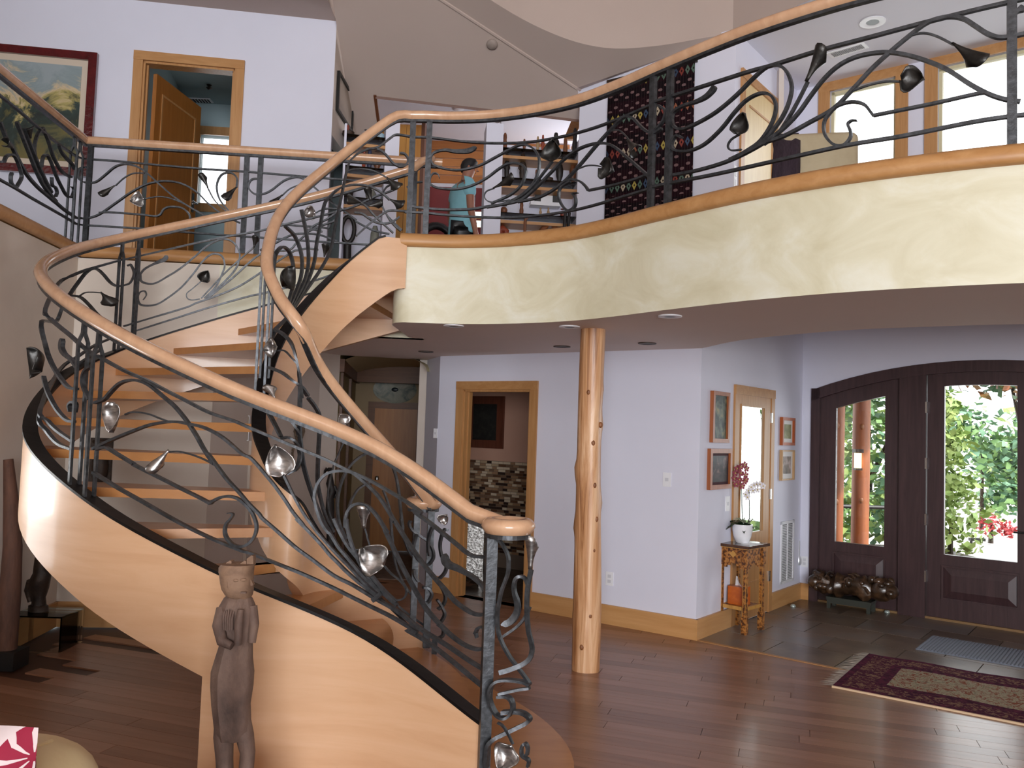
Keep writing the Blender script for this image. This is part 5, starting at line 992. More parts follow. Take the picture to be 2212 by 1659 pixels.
sd = np.array([math.cos(math.radians(-9)), math.sin(math.radians(-9))])
sofa = thing('sofa', 'cream leather sofa seen at its rounded back, bottom left', 'sofa', (-1.9, 1.9, 0))
part(sofa, 'back', rbox((-1.79, 2.24, .47), (1.5, .36, .77), .13, sd, 6), m_lea, True)
part(sofa, 'seat_base', rbox((-1.86, 1.66, .2), (1.5, .82, .3), .06, sd), m_lea, True)
part(sofa, 'seat_cushion', rbox((-1.88, 1.62, .42), (1.3, .74, .16), .06, sd), m_lea, True)
mb = MB(); q = [(-1.79+sd[0]*a-sd[1]*b, 2.24+sd[1]*a+sd[0]*b, .852) for a, b in [(-.7, -.07)]+[(.52, -.07)]+[(.52+.12*math.sin(t), .05-.12*math.cos(t)) for t in np.linspace(.1, 1.5, 6)]]; mb.tube(q, .006, 6); part(sofa, 'piping', mb, m_lea, True)
for x, y in ((-1.3, 2.25), (-2.6, 2.4), (-1.4, 1.4), (-2.6, 1.4)):
    mb = MB(); mb.box((x, y, .05), (.06, .06, .1)); part(sofa, 'foot', mb, m_black)
def pillowmat():
    m, nt, b = newmat('cushion_print'); t = nt.nodes.new('ShaderNodeTexCoord'); s = nt.nodes.new('ShaderNodeSeparateXYZ'); nt.links.new(t.outputs['Object'], s.inputs[0])
    u, v = X(nt, s.outputs[0])*7, X(nt, s.outputs[2])*7
    cu, cv = u.frac()-.5, v.frac()-.5
    r = (cu*cu+cv*cv)._o('SQRT'); a = cv._o('ARCTAN2', cu); pet = ((a*4).sin().abs()) ; mask = (pet > .42)._o('MULTIPLY', (r < .48)); core = r < .07
    mk = mask._o('MAXIMUM', core)
    n = nt.nodes.new('ShaderNodeMix'); n.data_type = 'RGBA'; nt.links.new(mk.v, n.inputs[0]); n.inputs[6].default_value = lin((214, 196, 196)); n.inputs[7].default_value = lin((142, 14, 50)); nt.links.new(n.outputs[2], b.inputs['Base Color']); setp(b, .8); return m
def pillow(c, w, h, th, name, label, rz):
    V = []; n = 13; ca, sa = math.cos(rz), math.sin(rz)
    for s in (-1, 1):
        for i in range(n):
            for j in range(n):
                a, q = -1+2*i/(n-1), -1+2*j/(n-1); bulge = (max(0, 1-a**4)*max(0, 1-q**4))**.55; x, y, z = a*w/2*(1-.06*(1-abs(q))**2), s*th/2*bulge, q*h/2*(1-.06*(1-abs(a))**2); V.append((c[0]+x*ca-y*sa, c[1]+x*sa+y*ca, c[2]+z))
    Fc = [(k*n*n+i*n+j, k*n*n+i*n+j+1, k*n*n+(i+1)*n+j+1, k*n*n+(i+1)*n+j) for k in (0, 1) for i in range(n-1) for j in range(n-1)]
    root = thing(name, label, 'cushion', (c[0], c[1], c[2]-h/2)); o = part(root, 'cover', MB().add(V, Fc), pillowmat(), True)
    mb = MB(); mb.tube([(c[0]+ca*(-.035)-sa*-th*.52*(1 if abs(t) < .9 else .2), c[1]+sa*(-.035)+ca*-th*.52*(1 if abs(t) < .9 else .2), c[2]+t*h/2) for t in np.linspace(-.97, .97, 9)], .007); part(root, 'trim_ribbon', mb, flat('ribbon', (214, 184, 130), .6), True)
cp = aty(72, 1580, 1.94); pillow((cp[0]-.19, 1.94, cp[2]-.19), .44, .42, .16, 'throw_cushion', 'throw cushion with red and white star print on the cream sofa', math.radians(-8))
# ---- driftwood pole and its base, small carving on a clear plinth, at the left wall
pb, pt_ = aty(14, 1412, 5.62), aty(18, 992, 5.62)
root = thing('driftwood_pole', 'tall rough brown driftwood pole on a black block at the left edge', 'sculpture', (pb[0], 5.62, 0))
mb = MB(); mb.tube([pb, pb+(pt_-pb)*.3+[.02, 0, 0], pb+(pt_-pb)*.55+[.035, 0, 0], pb+(pt_-pb)*.8+[.02, 0, 0], pt_], [.062, .066, .058, .045, .03], 12); part(root, 'shaft', mb, mottled('driftwood', [(64, 40, 30), (98, 64, 48)], 8, .8, 0, 6, (2, 2, .5), .5, 20), True)
mb = MB(); mb.box((pb[0], 5.62, .06), (.20, .18, .12)); part(root, 'base', mb, m_black)
Yp = 6.02; l, r = aty(22, 1330, Yp), aty(136, 1330, Yp); zt_ = aty(80, 1330, Yp)[2]
root = thing('acrylic_plinth', 'clear acrylic display plinth by the left wall', 'plinth', ((l[0]+r[0])/2, Yp+.12, 0))
mb = MB(); x0, x1, y0, y1, t = l[0], r[0], Yp-.02, Yp+.3, .01
mb.box(((x0+x1)/2, (y0+y1)/2, zt_-.005), (x1-x0, y1-y0, .01)); part(root, 'top', mb, m_gshelf)
mb = MB()
for a in (x0, x1): mb.box((a, (y0+y1)/2, zt_/2-.005), (t, y1-y0, zt_-.01))
mb.box(((x0+x1)/2, y0, zt_/2-.005), (x1-x0-.01, t, zt_-.01)); part(root, 'side', mb, m_acryl)
m_bronze = mottled('dark_bronze', [(30, 22, 18), (66, 48, 36)], 14, .5, .3, 5, bmp=.4, bscale=40)
def blobfig(root, P, rows, dep, mat=None, name='figure'):
    rings = []
    for y, xl, xr in rows:
        l, r = P(xl, y), P(xr, y); c = (l+r)/2; w = np.linalg.norm(r-l)/2; rings.append([(c[0]+w*math.cos(t), c[1]+w*dep*math.sin(t)*(1+.15*math.sin(3*t+y)), c[2]) for t in [2*math.pi*i/16 for i in range(16)]])
    return part(root, name, MB().loft(rings), mat or m_bronze, True)
P = lambda x, y: aty(x, y, Yp+.13)
root = thing('small_carved_figure', 'small dark carving of a hunched figure on the clear plinth', 'statue', (*P(82, 1322)[:2], zt_))
blobfig(root, P, [(1320, 61, 104), (1308, 62, 103), (1306, 66, 98)], .7, None, 'base'); blobfig(root, P, [(1307, 68, 99), (1290, 70, 98), (1270, 60, 104), (1250, 66, 108), (1238, 72, 110), (1222, 74, 100), (1205, 76, 98), (1190, 78, 94), (1182, 80, 92), (1172, 78, 94), (1160, 80, 93), (1152, 84, 90)], .8)
mb = MB(); mb.tube([P(96, 1222), P(110, 1226), P(112, 1240)], [.02, .014, .01], 8); part(root, 'arm', mb, m_bronze, True)
mb = MB(); mb.tube([P(70, 1255)+[0, -.02, 0], P(60, 1275), P(66, 1300)], [.03, .026, .02], 8); part(root, 'leg', mb, m_bronze, True)
# things on the wall behind the stairs, seen between the treads
tq, zq = PK.hit(220, 990); z0_, z1_ = PK.hit(220, 1072)[1], PK.hit(220, 946)[1]
root = thing('carved_mask', 'dark carved wooden mask hung on the wall behind the treads', 'carving', PK.w(tq, z0_, .03))
mb = MB(); mb.pbox(PK, tq-.085, tq+.085, z0_, z1_, 0, .03); part(root, 'board', mb, m_bronze)
mb = MB(); c = PK.w(tq, (z0_+z1_)/2, .04); mb.ball(c, .07, 1, .6, 2.2, 12, 8); part(root, 'face', mb, m_bronze, True)
mb = MB(); c = PK.w(tq, z1_-.03, .05); mb.ball(c, .045, 1.6, .7, .6); part(root, 'brow', mb, m_bronze, True)
# ---- framed pictures
def art(name, cols, scale=4, seed=0, stretch=(1, 1, 1), pos=None):
    m, nt, b = newmat(name); t = nt.nodes.new('ShaderNodeTexCoord'); mp = nt.nodes.new('ShaderNodeMapping'); mp.inputs['Location'].default_value = (seed, seed*.7, 0); mp.inputs['Scale'].default_value = stretch; nt.links.new(t.outputs['Object'], mp.inputs[0])
    n = noise(nt, mp.outputs[0], scale, 6, .6, .8); nt.links.new(ramp(nt, n, cols, pos or [.28+.44*i/(len(cols)-1) for i in range(len(cols))]), b.inputs['Base Color']); setp(b, .5); return m
def picture(name, label, pl, t0, t1, z0, z1, fw_, fmat, mat_in, art_m, mw=.05, depth=.035, cat='picture', mmat=None, sub=None):
    root = thing(name, label, cat, pl.w((t0+t1)/2, z0, depth/2)); mb = MB()
    for a, b, c, d in ((t0, t1, z0, z0+fw_), (t0, t1, z1-fw_, z1), (t0, t0+fw_, z0+fw_, z1-fw_), (t1-fw_, t1, z0+fw_, z1-fw_)): mb.pbox(pl, a, b, c, d, .002, depth)
    part(root, 'frame', mb, fmat)
    if mw:
        mb = MB(); mb.pbox(pl, t0+fw_, t1-fw_, z0+fw_, z1-fw_, .002, depth*.4); part(root, 'mount', mb, mmat or flat('picture_mount', (224, 222, 220), .8))
    s = sub or (mw, mw, mw, mw); mb = MB(); mb.pbox(pl, t0+fw_+s[0], t1-fw_-s[1], z0+fw_+s[2], z1-fw_-s[3], .004, depth*.45); part(root, 'print', mb, art_m)
    return root
m_cherryf = wood('cherry_frame', [(140, 76, 40), (168, 98, 56)], 2, .35, 2, 12); m_redf = wood('red_cherry_frame', [(150, 68, 26), (176, 90, 40)], 2, .35, 2, 12); m_lightf = wood('light_frame', [(176, 138, 96), (196, 160, 118)], 2, .4, 2, 12)
def pxbox(pl, x0, x1, y0, y1): xm, ym = (x0+x1)/2, (y0+y1)/2; return pl.hit(x0, ym)[0], pl.hit(x1, ym)[0], pl.hit(xm, y1)[1], pl.hit(xm, y0)[1]
picture('tall_framed_print', 'tall narrow wood-framed still life, upper left of the closet door', PS, *pxbox(PS, 1533, 1569, 846, 956), .035, m_cherryf, 0, art('print_lilies', [(14, 22, 24), (40, 52, 46), (96, 104, 90), (150, 140, 96)], 9, 1), 0)
picture('wide_framed_print', 'wood-framed dark floral picture, lower left of the closet door', PS, *pxbox(PS, 1527, 1574, 969, 1056), .04, m_cherryf, 1, art('print_roses', [(10, 12, 16), (24, 22, 26), (60, 48, 50), (150, 120, 120)], 11, 4), .022, mmat=flat('mount_plum', (70, 40, 46), .8))
picture('small_red_framed_print', 'small red-brown framed print, upper right of the closet door', PS, *pxbox(PS, 1684, 1711, 902, 962), .03, m_redf, 1, art('print_green', [(90, 88, 40), (120, 120, 70), (160, 160, 120)], 8, 2), .04)
picture('small_pale_framed_print', 'small pale-framed print, lower right of the closet door', PS, *pxbox(PS, 1683, 1710, 972, 1037), .016, m_lightf, 1, art('print_figure', [(70, 60, 50), (130, 116, 104), (200, 180, 176)], 8, 6), .05)
# ---- switches, outlets, grille
def plate(pl, px, py, w, h, name, label, cat, slots=2):
    t, z = pl.hit(px, py); root = thing(name, label, cat, pl.w(t, z-h/2, .003)); mb = MB(); mb.pbox(pl, t-w/2, t+w/2, z-h/2, z+h/2, 0, .006); part(root, 'plate', mb, m_white)
    for i in range(slots):
        zz = z+(i-(slots-1)/2)*h*.38; mb = MB(); mb.pbox(pl, t-w*.22, t+w*.22, zz-h*.12, zz+h*.12, .006, .009); part(root, 'rocker' if slots == 1 else 'socket', mb, flat('plate_inset', (206, 206, 212), .4))
    return root
plate(PB, 1441, 1036, .075, .12, 'light_switch', 'white light switch on the wall between log post and corner', 'switch', 1)
plate(PB, 1317, 1250, .075, .12, 'wall_outlet', 'white outlet low on the wall right of the log post', 'outlet')
plate(PB, 941, 936, .05, .10, 'thermostat_plate', 'small white control plate by the hall corner', 'switch', 1)
plate(PS, 1571, 1088, .09, .13, 'grey_switch_plate', 'grey switch plate left of the closet door', 'switch', 1)
plate(PF, 1738, 1213, .07, .11, 'entry_outlet', 'white outlet under the flashlight beside the front door', 'outlet')
plate(UD, 1588, 385, .07, .22, 'gallery_switch', 'white double switch beside the pale upstairs door', 'switch', 2)
t0, t1, z0, z1 = pxbox(PS, 1685, 1713, 1125, 1258); root = thing('vent_grille', 'tall white return air grille near the entry corner', 'vent', PS.w((t0+t1)/2, z0, .006))
mb = MB()
for a, b, c, d in ((t0, t1, z0, z0+.03), (t0, t1, z1-.03, z1), (t0, t0+.03, z0, z1), (t1-.03, t1, z0, z1), ((t0+t1)/2-.008, (t0+t1)/2+.008, z0, z1)): mb.pbox(PS, a, b, c, d, 0, .012)
part(root, 'frame', mb, m_white); mb = MB(); mb.pbox(PS, t0+.03, t1-.03, z0+.03, z1-.03, 0, .002); part(root, 'backing', mb, flat('vent_back', (130, 130, 132), .8))
n_ = 34
for i in range(n_):
    zz = z0+.036+(z1-z0-.07)*i/n_; mb = MB(); mb.pbox(PS, t0+.03, t1-.03, zz, zz+.007, .002, .009); part(root, 'slat', mb, m_white)
# flashlight held on the wall
t, zt1 = PF.hit(1727, 1167); zt0 = PF.hit(1725, 1218)[1]; c = PF.w(t, 0, .03)
root = thing('flashlight', 'silver flashlight plugged into the wall beside the front door', 'flashlight', PF.w(t, zt0, .03))
mb = MB(); Hh = zt1-zt0; mb.lathe((c[0], c[1], zt0), [(.030, 0), (.034, .01), (.034, Hh*.22), (.02, Hh*.34), (.02, Hh*.95), (.017, Hh)], 14); part(root, 'body', mb, flat('silver_plastic', (206, 208, 214), .3, .5), True)
mb = MB(); mb.box((c[0]+PF.n[0]*.02, c[1]+PF.n[1]*.02, zt0+Hh*.7), (.008, .008, .02)); part(root, 'switch', mb, m_black)
mb = MB(); mb.lathe((c[0], c[1], zt0-.008), [(.024, 0), (.026, .008)], 14); part(root, 'lens', mb, flat('lens', (180, 186, 190), .1))
# ---- accent table with orchids and a tissue box
def accent_table():
    f = lambda x, y: atz(x, y, 0)
    pA, pB, pC = f(1556, 1360), f(1608, 1371), f(1636, 1362)
    e = PS.d; n = PS.n; w = .34; dlt = .34; c = (pA+pC)/2; c = np.array([c[0], c[1]])
    rad = .25; ax = (pB-pA)[:2]; ax /= np.linalg.norm(ax); ay = np.array([-ax[1], ax[0]]); w = np.linalg.norm((pB-pA)[:2]); dp = .30; o = pA[:2]
    zt = aty(1600, 1170, float(o[1]+ay[1]*.15))[2]
    m1 = mottled('inlaid_wood', [(74, 40, 18), (150, 92, 38), (176, 120, 60)], 38, .5, 0, 3, (1, 1, 1), .1, 30, pos=[.42, .5, .6]); mg = wood('gilt_edge', [(170, 120, 54), (196, 148, 76)], 2, .4)
    C2 = o+ax*w/2+ay*dp/2
    root = thing('accent_table', 'slender inlaid wooden stand with carved legs by the closet door', 'table', (C2[0], C2[1], 0)); L = lambda a, b: o+ax*a+ay*b
    mb = MB(); q = L(w/2, dp/2); mb.box((*q, zt-.012), (w+.1, dp+.1, .024), dirv=ax); part(root, 'tabletop', mb, wood('table_top', [(60, 36, 22), (84, 52, 32)], 0, .18))
    mb = MB(); mb.box((*q, zt-.0275), (w+.085, dp+.085, .007), dirv=ax); part(root, 'edge_band', mb, mg)
    for a, b in ((0, 0), (w, 0), (0, dp), (w, dp)):
        q = L(a, b); mb = MB(); mb.box((*q, zt/2-.02), (.034, .034, zt-.05), dirv=ax); leg = part(root, 'leg', mb, m1)
        mb = MB(); mb.box((*q, .075), (.046, .046, .15), dirv=ax); part(leg, 'foot_block', mb, m1); mb = MB(); mb.box((*q, zt-.11), (.052, .052, .15), dirv=ax); part(leg, 'block', mb, m1)
        for s in (-1, 1):
            mb = MB(); qq = q-ay*.0185+ax*s*.013; mb.box((*qq, zt/2-.02), (.003, .003, zt-.36), dirv=ax); part(leg, 'inlay_line', mb, mg)
    for p0, p1, dv in (((0, 0), (w, 0), ax), ((0, dp), (w, dp), ax), ((0, 0), (0, dp), ay), ((w, 0), (w, dp), ay)):
        a, b = L(*p0), L(*p1); c_ = (a+b)/2; ln = np.linalg.norm(b-a)-.05; mb = MB(); mb.box((*c_, zt-.085), (ln, .018, .10), dirv=dv)
        for k in range(6):
            u = -ln/2+ln*(k+.5)/6; h = .02+.05*abs(k-2.5)/2.5; qq = c_+dv*u; mb.box((*qq, zt-.135-h/2), (ln/6-.002, .018, h), dirv=dv)
        part(root, 'apron', mb, m1); mb = MB(); mb.box((*c_, .215), (ln, .02, .03), dirv=dv); part(root, 'stretcher', mb, mg)
    q = L(w*.5, -.010); mb = MB(); mb.prism([(*(q+ax*a), zt-.085+b) for a, b in ((-.035, 0), (0, -.03), (.035, 0), (0, .03))], (*(-ay*.003), 0)); part(root, 'diamond_inlay', mb, mg)
    q = L(w/2, dp/2); mb = MB(); mb.box((*q, .22), (w-.02, dp-.02, .014), dirv=ax); part(root, 'shelf', mb, m1)
    # tissue box on the low shelf
    q = L(w*.46, dp*.42); zb = .2275; hb = .155; tb = thing('tissue_box', 'orange-brown wooden tissue box on the stand shelf', 'box', (*q, zb)); mb = MB(); mb.box((*q, zb+hb/2), (.145, .135, hb), dirv=ax); part(tb, 'case', mb, wood('tissue_case', [(176, 82, 22), (196, 100, 34)], 0, .35))
    mb = MB(); V = []; 
    for i in range(5):
        for j in range(5): u, v = i/4, j/4; V.append((*(q+ax*((u-.5)*.075*(1-.7*v)-.02*v)+ay*.02*math.sin(5*u)), zb+hb+.085*v*(1-.35*u)))
    mb.add(V, [(i*5+j, i*5+j+1, (i+1)*5+j+1, (i+1)*5+j) for i in range(4) for j in range(4)]); part(tb, 'tissue', mb, flat('tissue', (238, 238, 240), .8), True)
    # paper on the table top
    q = L(w*.95, dp*.45); mb = MB(); mb.box((*q, zt+.002), (.13, .17, .003), dirv=ax); single('paper_sheet', 'white sheets of paper lying on the stand beside the pot', 'paper', mb, flat('paper', (236, 238, 240), .5))
    # orchids
    q = L(w*.50, dp*.5); pt = thing('orchid_pot', 'white bowl pot of red and white orchids on the inlaid stand', 'plant', (*q, zt)); hp = .165
    prof = [(.052, 0), (.058, .004), (.078, .06), (.088, .12), (.090, hp), (.083, hp), (.080, hp-.02), (.02, hp-.025)]
    mb = MB(); mb.lathe((*q, zt), prof, 24); part(pt, 'pot', mb, flat('white_glaze', (236, 236, 240), .2, 0, .5), True)
    mb = MB(); mb.lathe((*q, zt+hp-.03), [(.08, 0), (.05, .012), (.01, .014)], 16); part(pt, 'moss', mb, mottled('moss', [(90, 84, 60), (130, 122, 92)], 30, .9))
    ml = mottled('orchid_leaf', [(20, 44, 24), (44, 74, 40)], 6, .35)
    for a, ln, el in ((-2.6, .15, .55), (3.0, .17, .15), (-.4, .10, .7), (.5, .12, .35), (2.4, .13, .8), (-1.7, .1, .3)):
        V = []; nseg = 7
        for i in range(nseg):
            t = i/(nseg-1); ww_ = .038*math.sin(math.pi*(.12+.86*t)); r = ln*t; zz = zt+hp-.01+ln*el*t-.10*t*t; cx, cy = q[0]+r*math.cos(a), q[1]+r*math.sin(a)
            for s in (-1, 0, 1): V.append((cx-math.sin(a)*ww_*s, cy+math.cos(a)*ww_*s, zz+.012*abs(s)))
        mb = MB().add(V, [(i*3+j, i*3+j+1, (i+1)*3+j+1, (i+1)*3+j) for i in range(nseg-1) for j in (0, 1)]); part(pt, 'leaf', mb, ml, True)
    for k in range(9):
        a = k*.7; mb = MB(); mb.tube([(q[0]+.05*math.cos(.3), q[1]+.02, zt+hp-.01), (q[0]+.02+.07*math.cos(a), q[1]+.07*math.sin(a), zt+hp+.05), (q[0]+.02+.10*math.cos(a), q[1]+.10*math.sin(a), zt+hp+.03)], .006, 5, .002); part(pt, 'air_plant_leaf', mb, mottled('air_plant', [(120, 132, 104), (150, 158, 130)], 10, .7), True)
    def stem(px0, px1, py1, name):
        Yq = float(q[1]); top = aty(px1, py1, Yq); b_ = np.array([q[0]+(px0-1600)*Yq/F, q[1], zt+hp-.01]); P = [b_, b_+(top-b_)*.5+[.003, 0, .01], top]; mb = MB(); mb.tube(P, .004, 6); part(pt, name, mb, flat('stem_dark', (34, 34, 24), .6), True); return top
    stem(1600, 1599, 1012, 'flower_stem'); stem(1614, 1618, 1062, 'flower_stem')
    def bloom(c, r, m, m2):
        mb = MB(); fz = np.array([*(PS.n*.3+np.array([0, -1])*.7), 0]); fz /= np.linalg.norm(fz); sx = np.cross(fz, [0, 0, 1]); sx /= np.linalg.norm(sx); uz = np.cross(sx, fz)
        for k in range(5):
            a = 1.57+k*2*math.pi/5; d = sx*math.cos(a)+uz*math.sin(a); pr = np.cross(fz, d); mb.add([c, c+d*r*.55+pr*r*.38+fz*.006, c+d*r+fz*.002, c+d*r*.55-pr*r*.38+fz*.006], [(0, 1, 2, 3)])
        o = part(pt, 'flower', mb, m); mb = MB(); mb.ball(c+fz*.006, r*.2, seg=6, rings=4); part(o, 'flower_lip', mb, m2)
    Yq = float(q[1]); mr = mottled('red_petal', [(122, 40, 56), (166, 84, 96)], 40, .6); mw = flat('white_petal', (232, 226, 232), .6); my = flat('lip_yellow', (190, 170, 90), .6)
    for x, y in ((1600, 1008), (1608, 1004), (1612, 1012), (1592, 1012), (1588, 1022), (1600, 1022), (1610, 1026), (1586, 1034), (1597, 1036), (1608, 1040), (1590, 1046), (1603, 1050), (1611, 1036)): bloom(aty(x, y, Yq-.02+.03*rnd.random()), .036, mr, my)
    for x, y in ((1610, 1068), (1616, 1060), (1622, 1052), (1628, 1048), (1634, 1046), (1641, 1046), (1648, 1050), (1614, 1074), (1626, 1060), (1636, 1058)): bloom(aty(x, y, Yq-.02+.03*rnd.random()), .034, mw, my)
accent_table()
# ---- root carving on its little bench before the sidelight
def root_carving():
    q0 = atz(1790, 1312, 0); q1 = atz(1880, 1326, 0); ax = (q1-q0)[:2]; L_ = np.linalg.norm(ax); ax /= L_; ay = np.array([-ax[1], ax[0]]); c = (q0+q1)[:2]/2+ay*.06; h = .115
    st = thing('low_bench', 'low dark green wooden bench under the root carving', 'bench', (*c, 0)); mg = flat('dark_green_paint', (52, 56, 50), .4)
    mb = MB(); mb.box((*c, h-.014), (L_+.03, .2, .028), dirv=ax); part(st, 'top', mb, mg)
    for s in (-1, 1):
        for u in (-1, 1):
            q = c+ax*s*(L_/2-.01)+ay*u*.085; mb = MB(); mb.box((*q, (h-.028)/2), (.035, .028, h-.028), dirv=ax); part(st, 'leg', mb, mg)
    for u in (-1, 1): q = c+ay*u*.088; mb = MB(); mb.box((*q, h-.045), (L_-.05, .018, .034), dirv=ax); part(st, 'apron', mb, mg)
    rc = thing('root_carving', 'knotted glossy brown root carving on the low bench by the sidelight', 'sculpture', (*c, h)); m = mottled('root_wood', [(24, 16, 10), (58, 40, 26), (98, 70, 48)], 9, .28, 0, 6, bmp=.5, bscale=22, coat=.4); r_ = random.Random(11); half = .40
    bodyr = []
    for i in range(13):
        u = -half+2*half*i/12; rr = .105+.02*math.sin(i*1.9)+.015*math.cos(i*3.1); rr *= min(1, .55+(half-abs(u))*6); q = c+ax*u; zc_ = h+.115+.015*math.sin(i*1.3)
        bodyr.append([(q[0]+ay[0]*rr*.8*math.cos(t)*(1+.18*math.sin(3*t+i)), q[1]+ay[1]*rr*.8*math.cos(t)*(1+.18*math.sin(3*t+i)), zc_+rr*math.sin(t)*(1+.16*math.cos(2*t+i*2))) for t in [2*math.pi*k/14 for k in range(14)]])
    part(rc, 'trunk', MB().loft(bodyr), m, True)
    for i in range(30):
        u = r_.uniform(-half, half); a = r_.uniform(-2.6, .6); q = c+ax*u; rad = .09; p = np.array([q[0]+ay[0]*rad*math.cos(a)*-1, q[1]+ay[1]*rad*math.cos(a)*-1, h+.12+rad*math.sin(-a)]); mb = MB()
        if i % 3: mb.ball(p, r_.uniform(.025, .05), r_.uniform(.8, 1.4), .8, r_.uniform(.7, 1.2), 10, 6); part(rc, 'knot', mb, m, True)
        else:
            d = np.array([ax[0], ax[1], 0])*r_.uniform(-.1, .1)+np.array([*(-ay*.04), r_.uniform(-.03, .07)]); mb.tube([p, p+d*.5+[0, 0, .02], p+d], [.02, .015, .006], 7); part(rc, 'rootlet', mb, m, True)
    for u, zz, r in ((.38, .12, .075), (.2, .215, .038), (-.36, .12, .07)):
        q = c+ax*u-ay*.02; mb = MB(); mb.ball((*q, h+zz), r, 1, 1, 1, 14, 9); part(rc, 'burl', mb, m, True)
root_carving()
for i, (x, y) in enumerate(((1713, 1311), (1916, 1324))):
    p = atz(x, y, 0); mb = MB(); mb.lathe(p+[0, 0, .002], [(.026, 0), (.028, .008), (.02, .022), (.004, .026)], 14)
    single('door_stop', ('small domed door stop on the slate near the entry corner', 'small domed door stop on the slate below the sidelight')[i], 'door stop', mb, flat('stop_metal', (176, 188, 184), .3, .3), True, 'door stops on the entry slate')
# ---- rug, mat
def rugmat():
    m, nt, b = newmat('woven_rug'); t = nt.nodes.new('ShaderNodeTexCoord'); s = nt.nodes.new('ShaderNodeSeparateXYZ'); nt.links.new(t.outputs['Object'], s.inputs[0])
    x, y = X(nt, s.outputs[0]), X(nt, s.outputs[1]); dx = x*-1+RL/2; ex = (x+RL/2).mn(dx); ey = (y+RW/2).mn(y*-1+RW/2); e = ex.mn(ey)
    v = t.outputs['Object']; f1 = ramp(nt, noise(nt, v, 22, 5, .7, 1.5), [(58, 18, 32), (150, 142, 118), (176, 168, 142), (120, 52, 50), (148, 92, 56), (60, 40, 60)], [.3, .42, .5, .56, .62, .72])
    f2 = ramp(nt, noise(nt, v, 30, 4, .7, 1), [(60, 20, 44), (84, 30, 52), (150, 120, 92), (50, 26, 50)], [.36, .5, .6, .68]); f3 = ramp(nt, noise(nt, v, 26, 3, .6, .5), [(58, 18, 40), (96, 36, 60)], [.4, .6])
    def mix(mask, a, c):
        n = nt.nodes.new('ShaderNodeMix'); n.data_type = 'RGBA'; nt.links.new(mask.v, n.inputs[0]); nt.links.new(a, n.inputs[6]); nt.links.new(c, n.inputs[7]); return n.outputs[2]
    col = mix(e < .26, f1, f2); col = mix((e > .22)*(e < .29), col, f3); col = mix(e < .05, col, f3); nt.links.new(col, b.inputs['Base Color']); setp(b, .95, spec=.1); bump(nt, b, noise(nt, v, 120, 2), .2); return m
ra, rb_ = atz(1798, 1480, .012), atz(1900, 1413, .012); rd = atz(2212, 1562, .012); RL = 2.4
rx = (rd-ra)[:2]; rx /= np.linalg.norm(rx); RW = np.linalg.norm((rb_-ra)[:2])*.98; ry = np.array([-rx[1], rx[0]]); rc = ra[:2]+rx*RL/2+ry*RW/2
rug = thing('area_rug', 'red and cream floral wool rug with white fringe before the front door', 'rug', (*rc, 0)); rug.rotation_euler = (0, 0, math.atan2(rx[1], rx[0]))
mb = MB(); nx, ny = 26, 10; V = [(-RL/2+RL*i/nx, -RW/2+RW*j/ny, .010+.004*math.sin(i*.9+j*.4)*(1 if 0 < i < nx else .3)) for i in range(nx+1) for j in range(ny+1)]; V += [(x, y, .001) for x, y, z in V]; k = (nx+1)*(ny+1); Fc = [(i*(ny+1)+j, (i+1)*(ny+1)+j, (i+1)*(ny+1)+j+1, i*(ny+1)+j+1) for i in range(nx) for j in range(ny)]
Fc += [(i*(ny+1), k+i*(ny+1), k+(i+1)*(ny+1), (i+1)*(ny+1)) for i in range(nx)]+[(j, j+1, k+j+1, k+j) for j in range(ny)]
mb.add(V, Fc); link('pile', mesh('pile', mb, rugmat(), True), rug)
mb = MB()
for i in range(64):
    y = -RW/2+RW*(i+.5)/64; L_ = rnd.uniform(.07, .11); dy = rnd.uniform(-.02, .02); mb.add([(-RL/2, y-.006, .009), (-RL/2, y+.006, .009), (-RL/2-L_*.6, y+.004+dy, .007), (-RL/2-L_, y+dy, .003), (-RL/2-L_*.6, y-.006+dy, .007)], [(0, 1, 2, 3, 4)])
o = link('fringe', mesh('fringe', mb, flat('fringe', (206, 198, 186), .9)), rug); stuff(o)
mb = MB(); mb.box((0, -RW/2-.008, .006), (RL, .016, .012)); link('edge_binding', mesh('edge_binding', mb, flat('binding', (212, 184, 150), .9)), rug)
ma, mb_, md_ = atz(1978, 1402, .004), atz(2008, 1378, .004), atz(2212, 1443, .004); mx_ = (md_-ma)[:2]; mx_ /= np.linalg.norm(mx_); my_ = np.array([-mx_[1], mx_[0]]); mw_ = .62
mm = MB(); mm.prism([(*(ma[:2]+mx_*a+my_*b), .001) for a, b in ((0, 0), (1.25, 0), (1.25, mw_), (0, mw_))], (0, 0, .008)); mat_o = thing('door_mat', 'ribbed grey-blue rubber mat on the slate at the front door', 'mat', (*(ma[:2]+mx_*.6+my_*.3), 0)); part(mat_o, 'base', mm, flat('mat_base', (112, 118, 130), .8))
mm = MB()
for i in range(48): a = .012+i*.0257; mm.prism([(*(ma[:2]+mx_*p+my_*q), .009) for p, q in ((a, .01), (a+.014, .01), (a+.014, mw_-.01), (a, mw_-.01))], (0, 0, .004))
stuff(part(mat_o, 'ribs', mm, flat('mat_rib', (128, 134, 148), .8)))
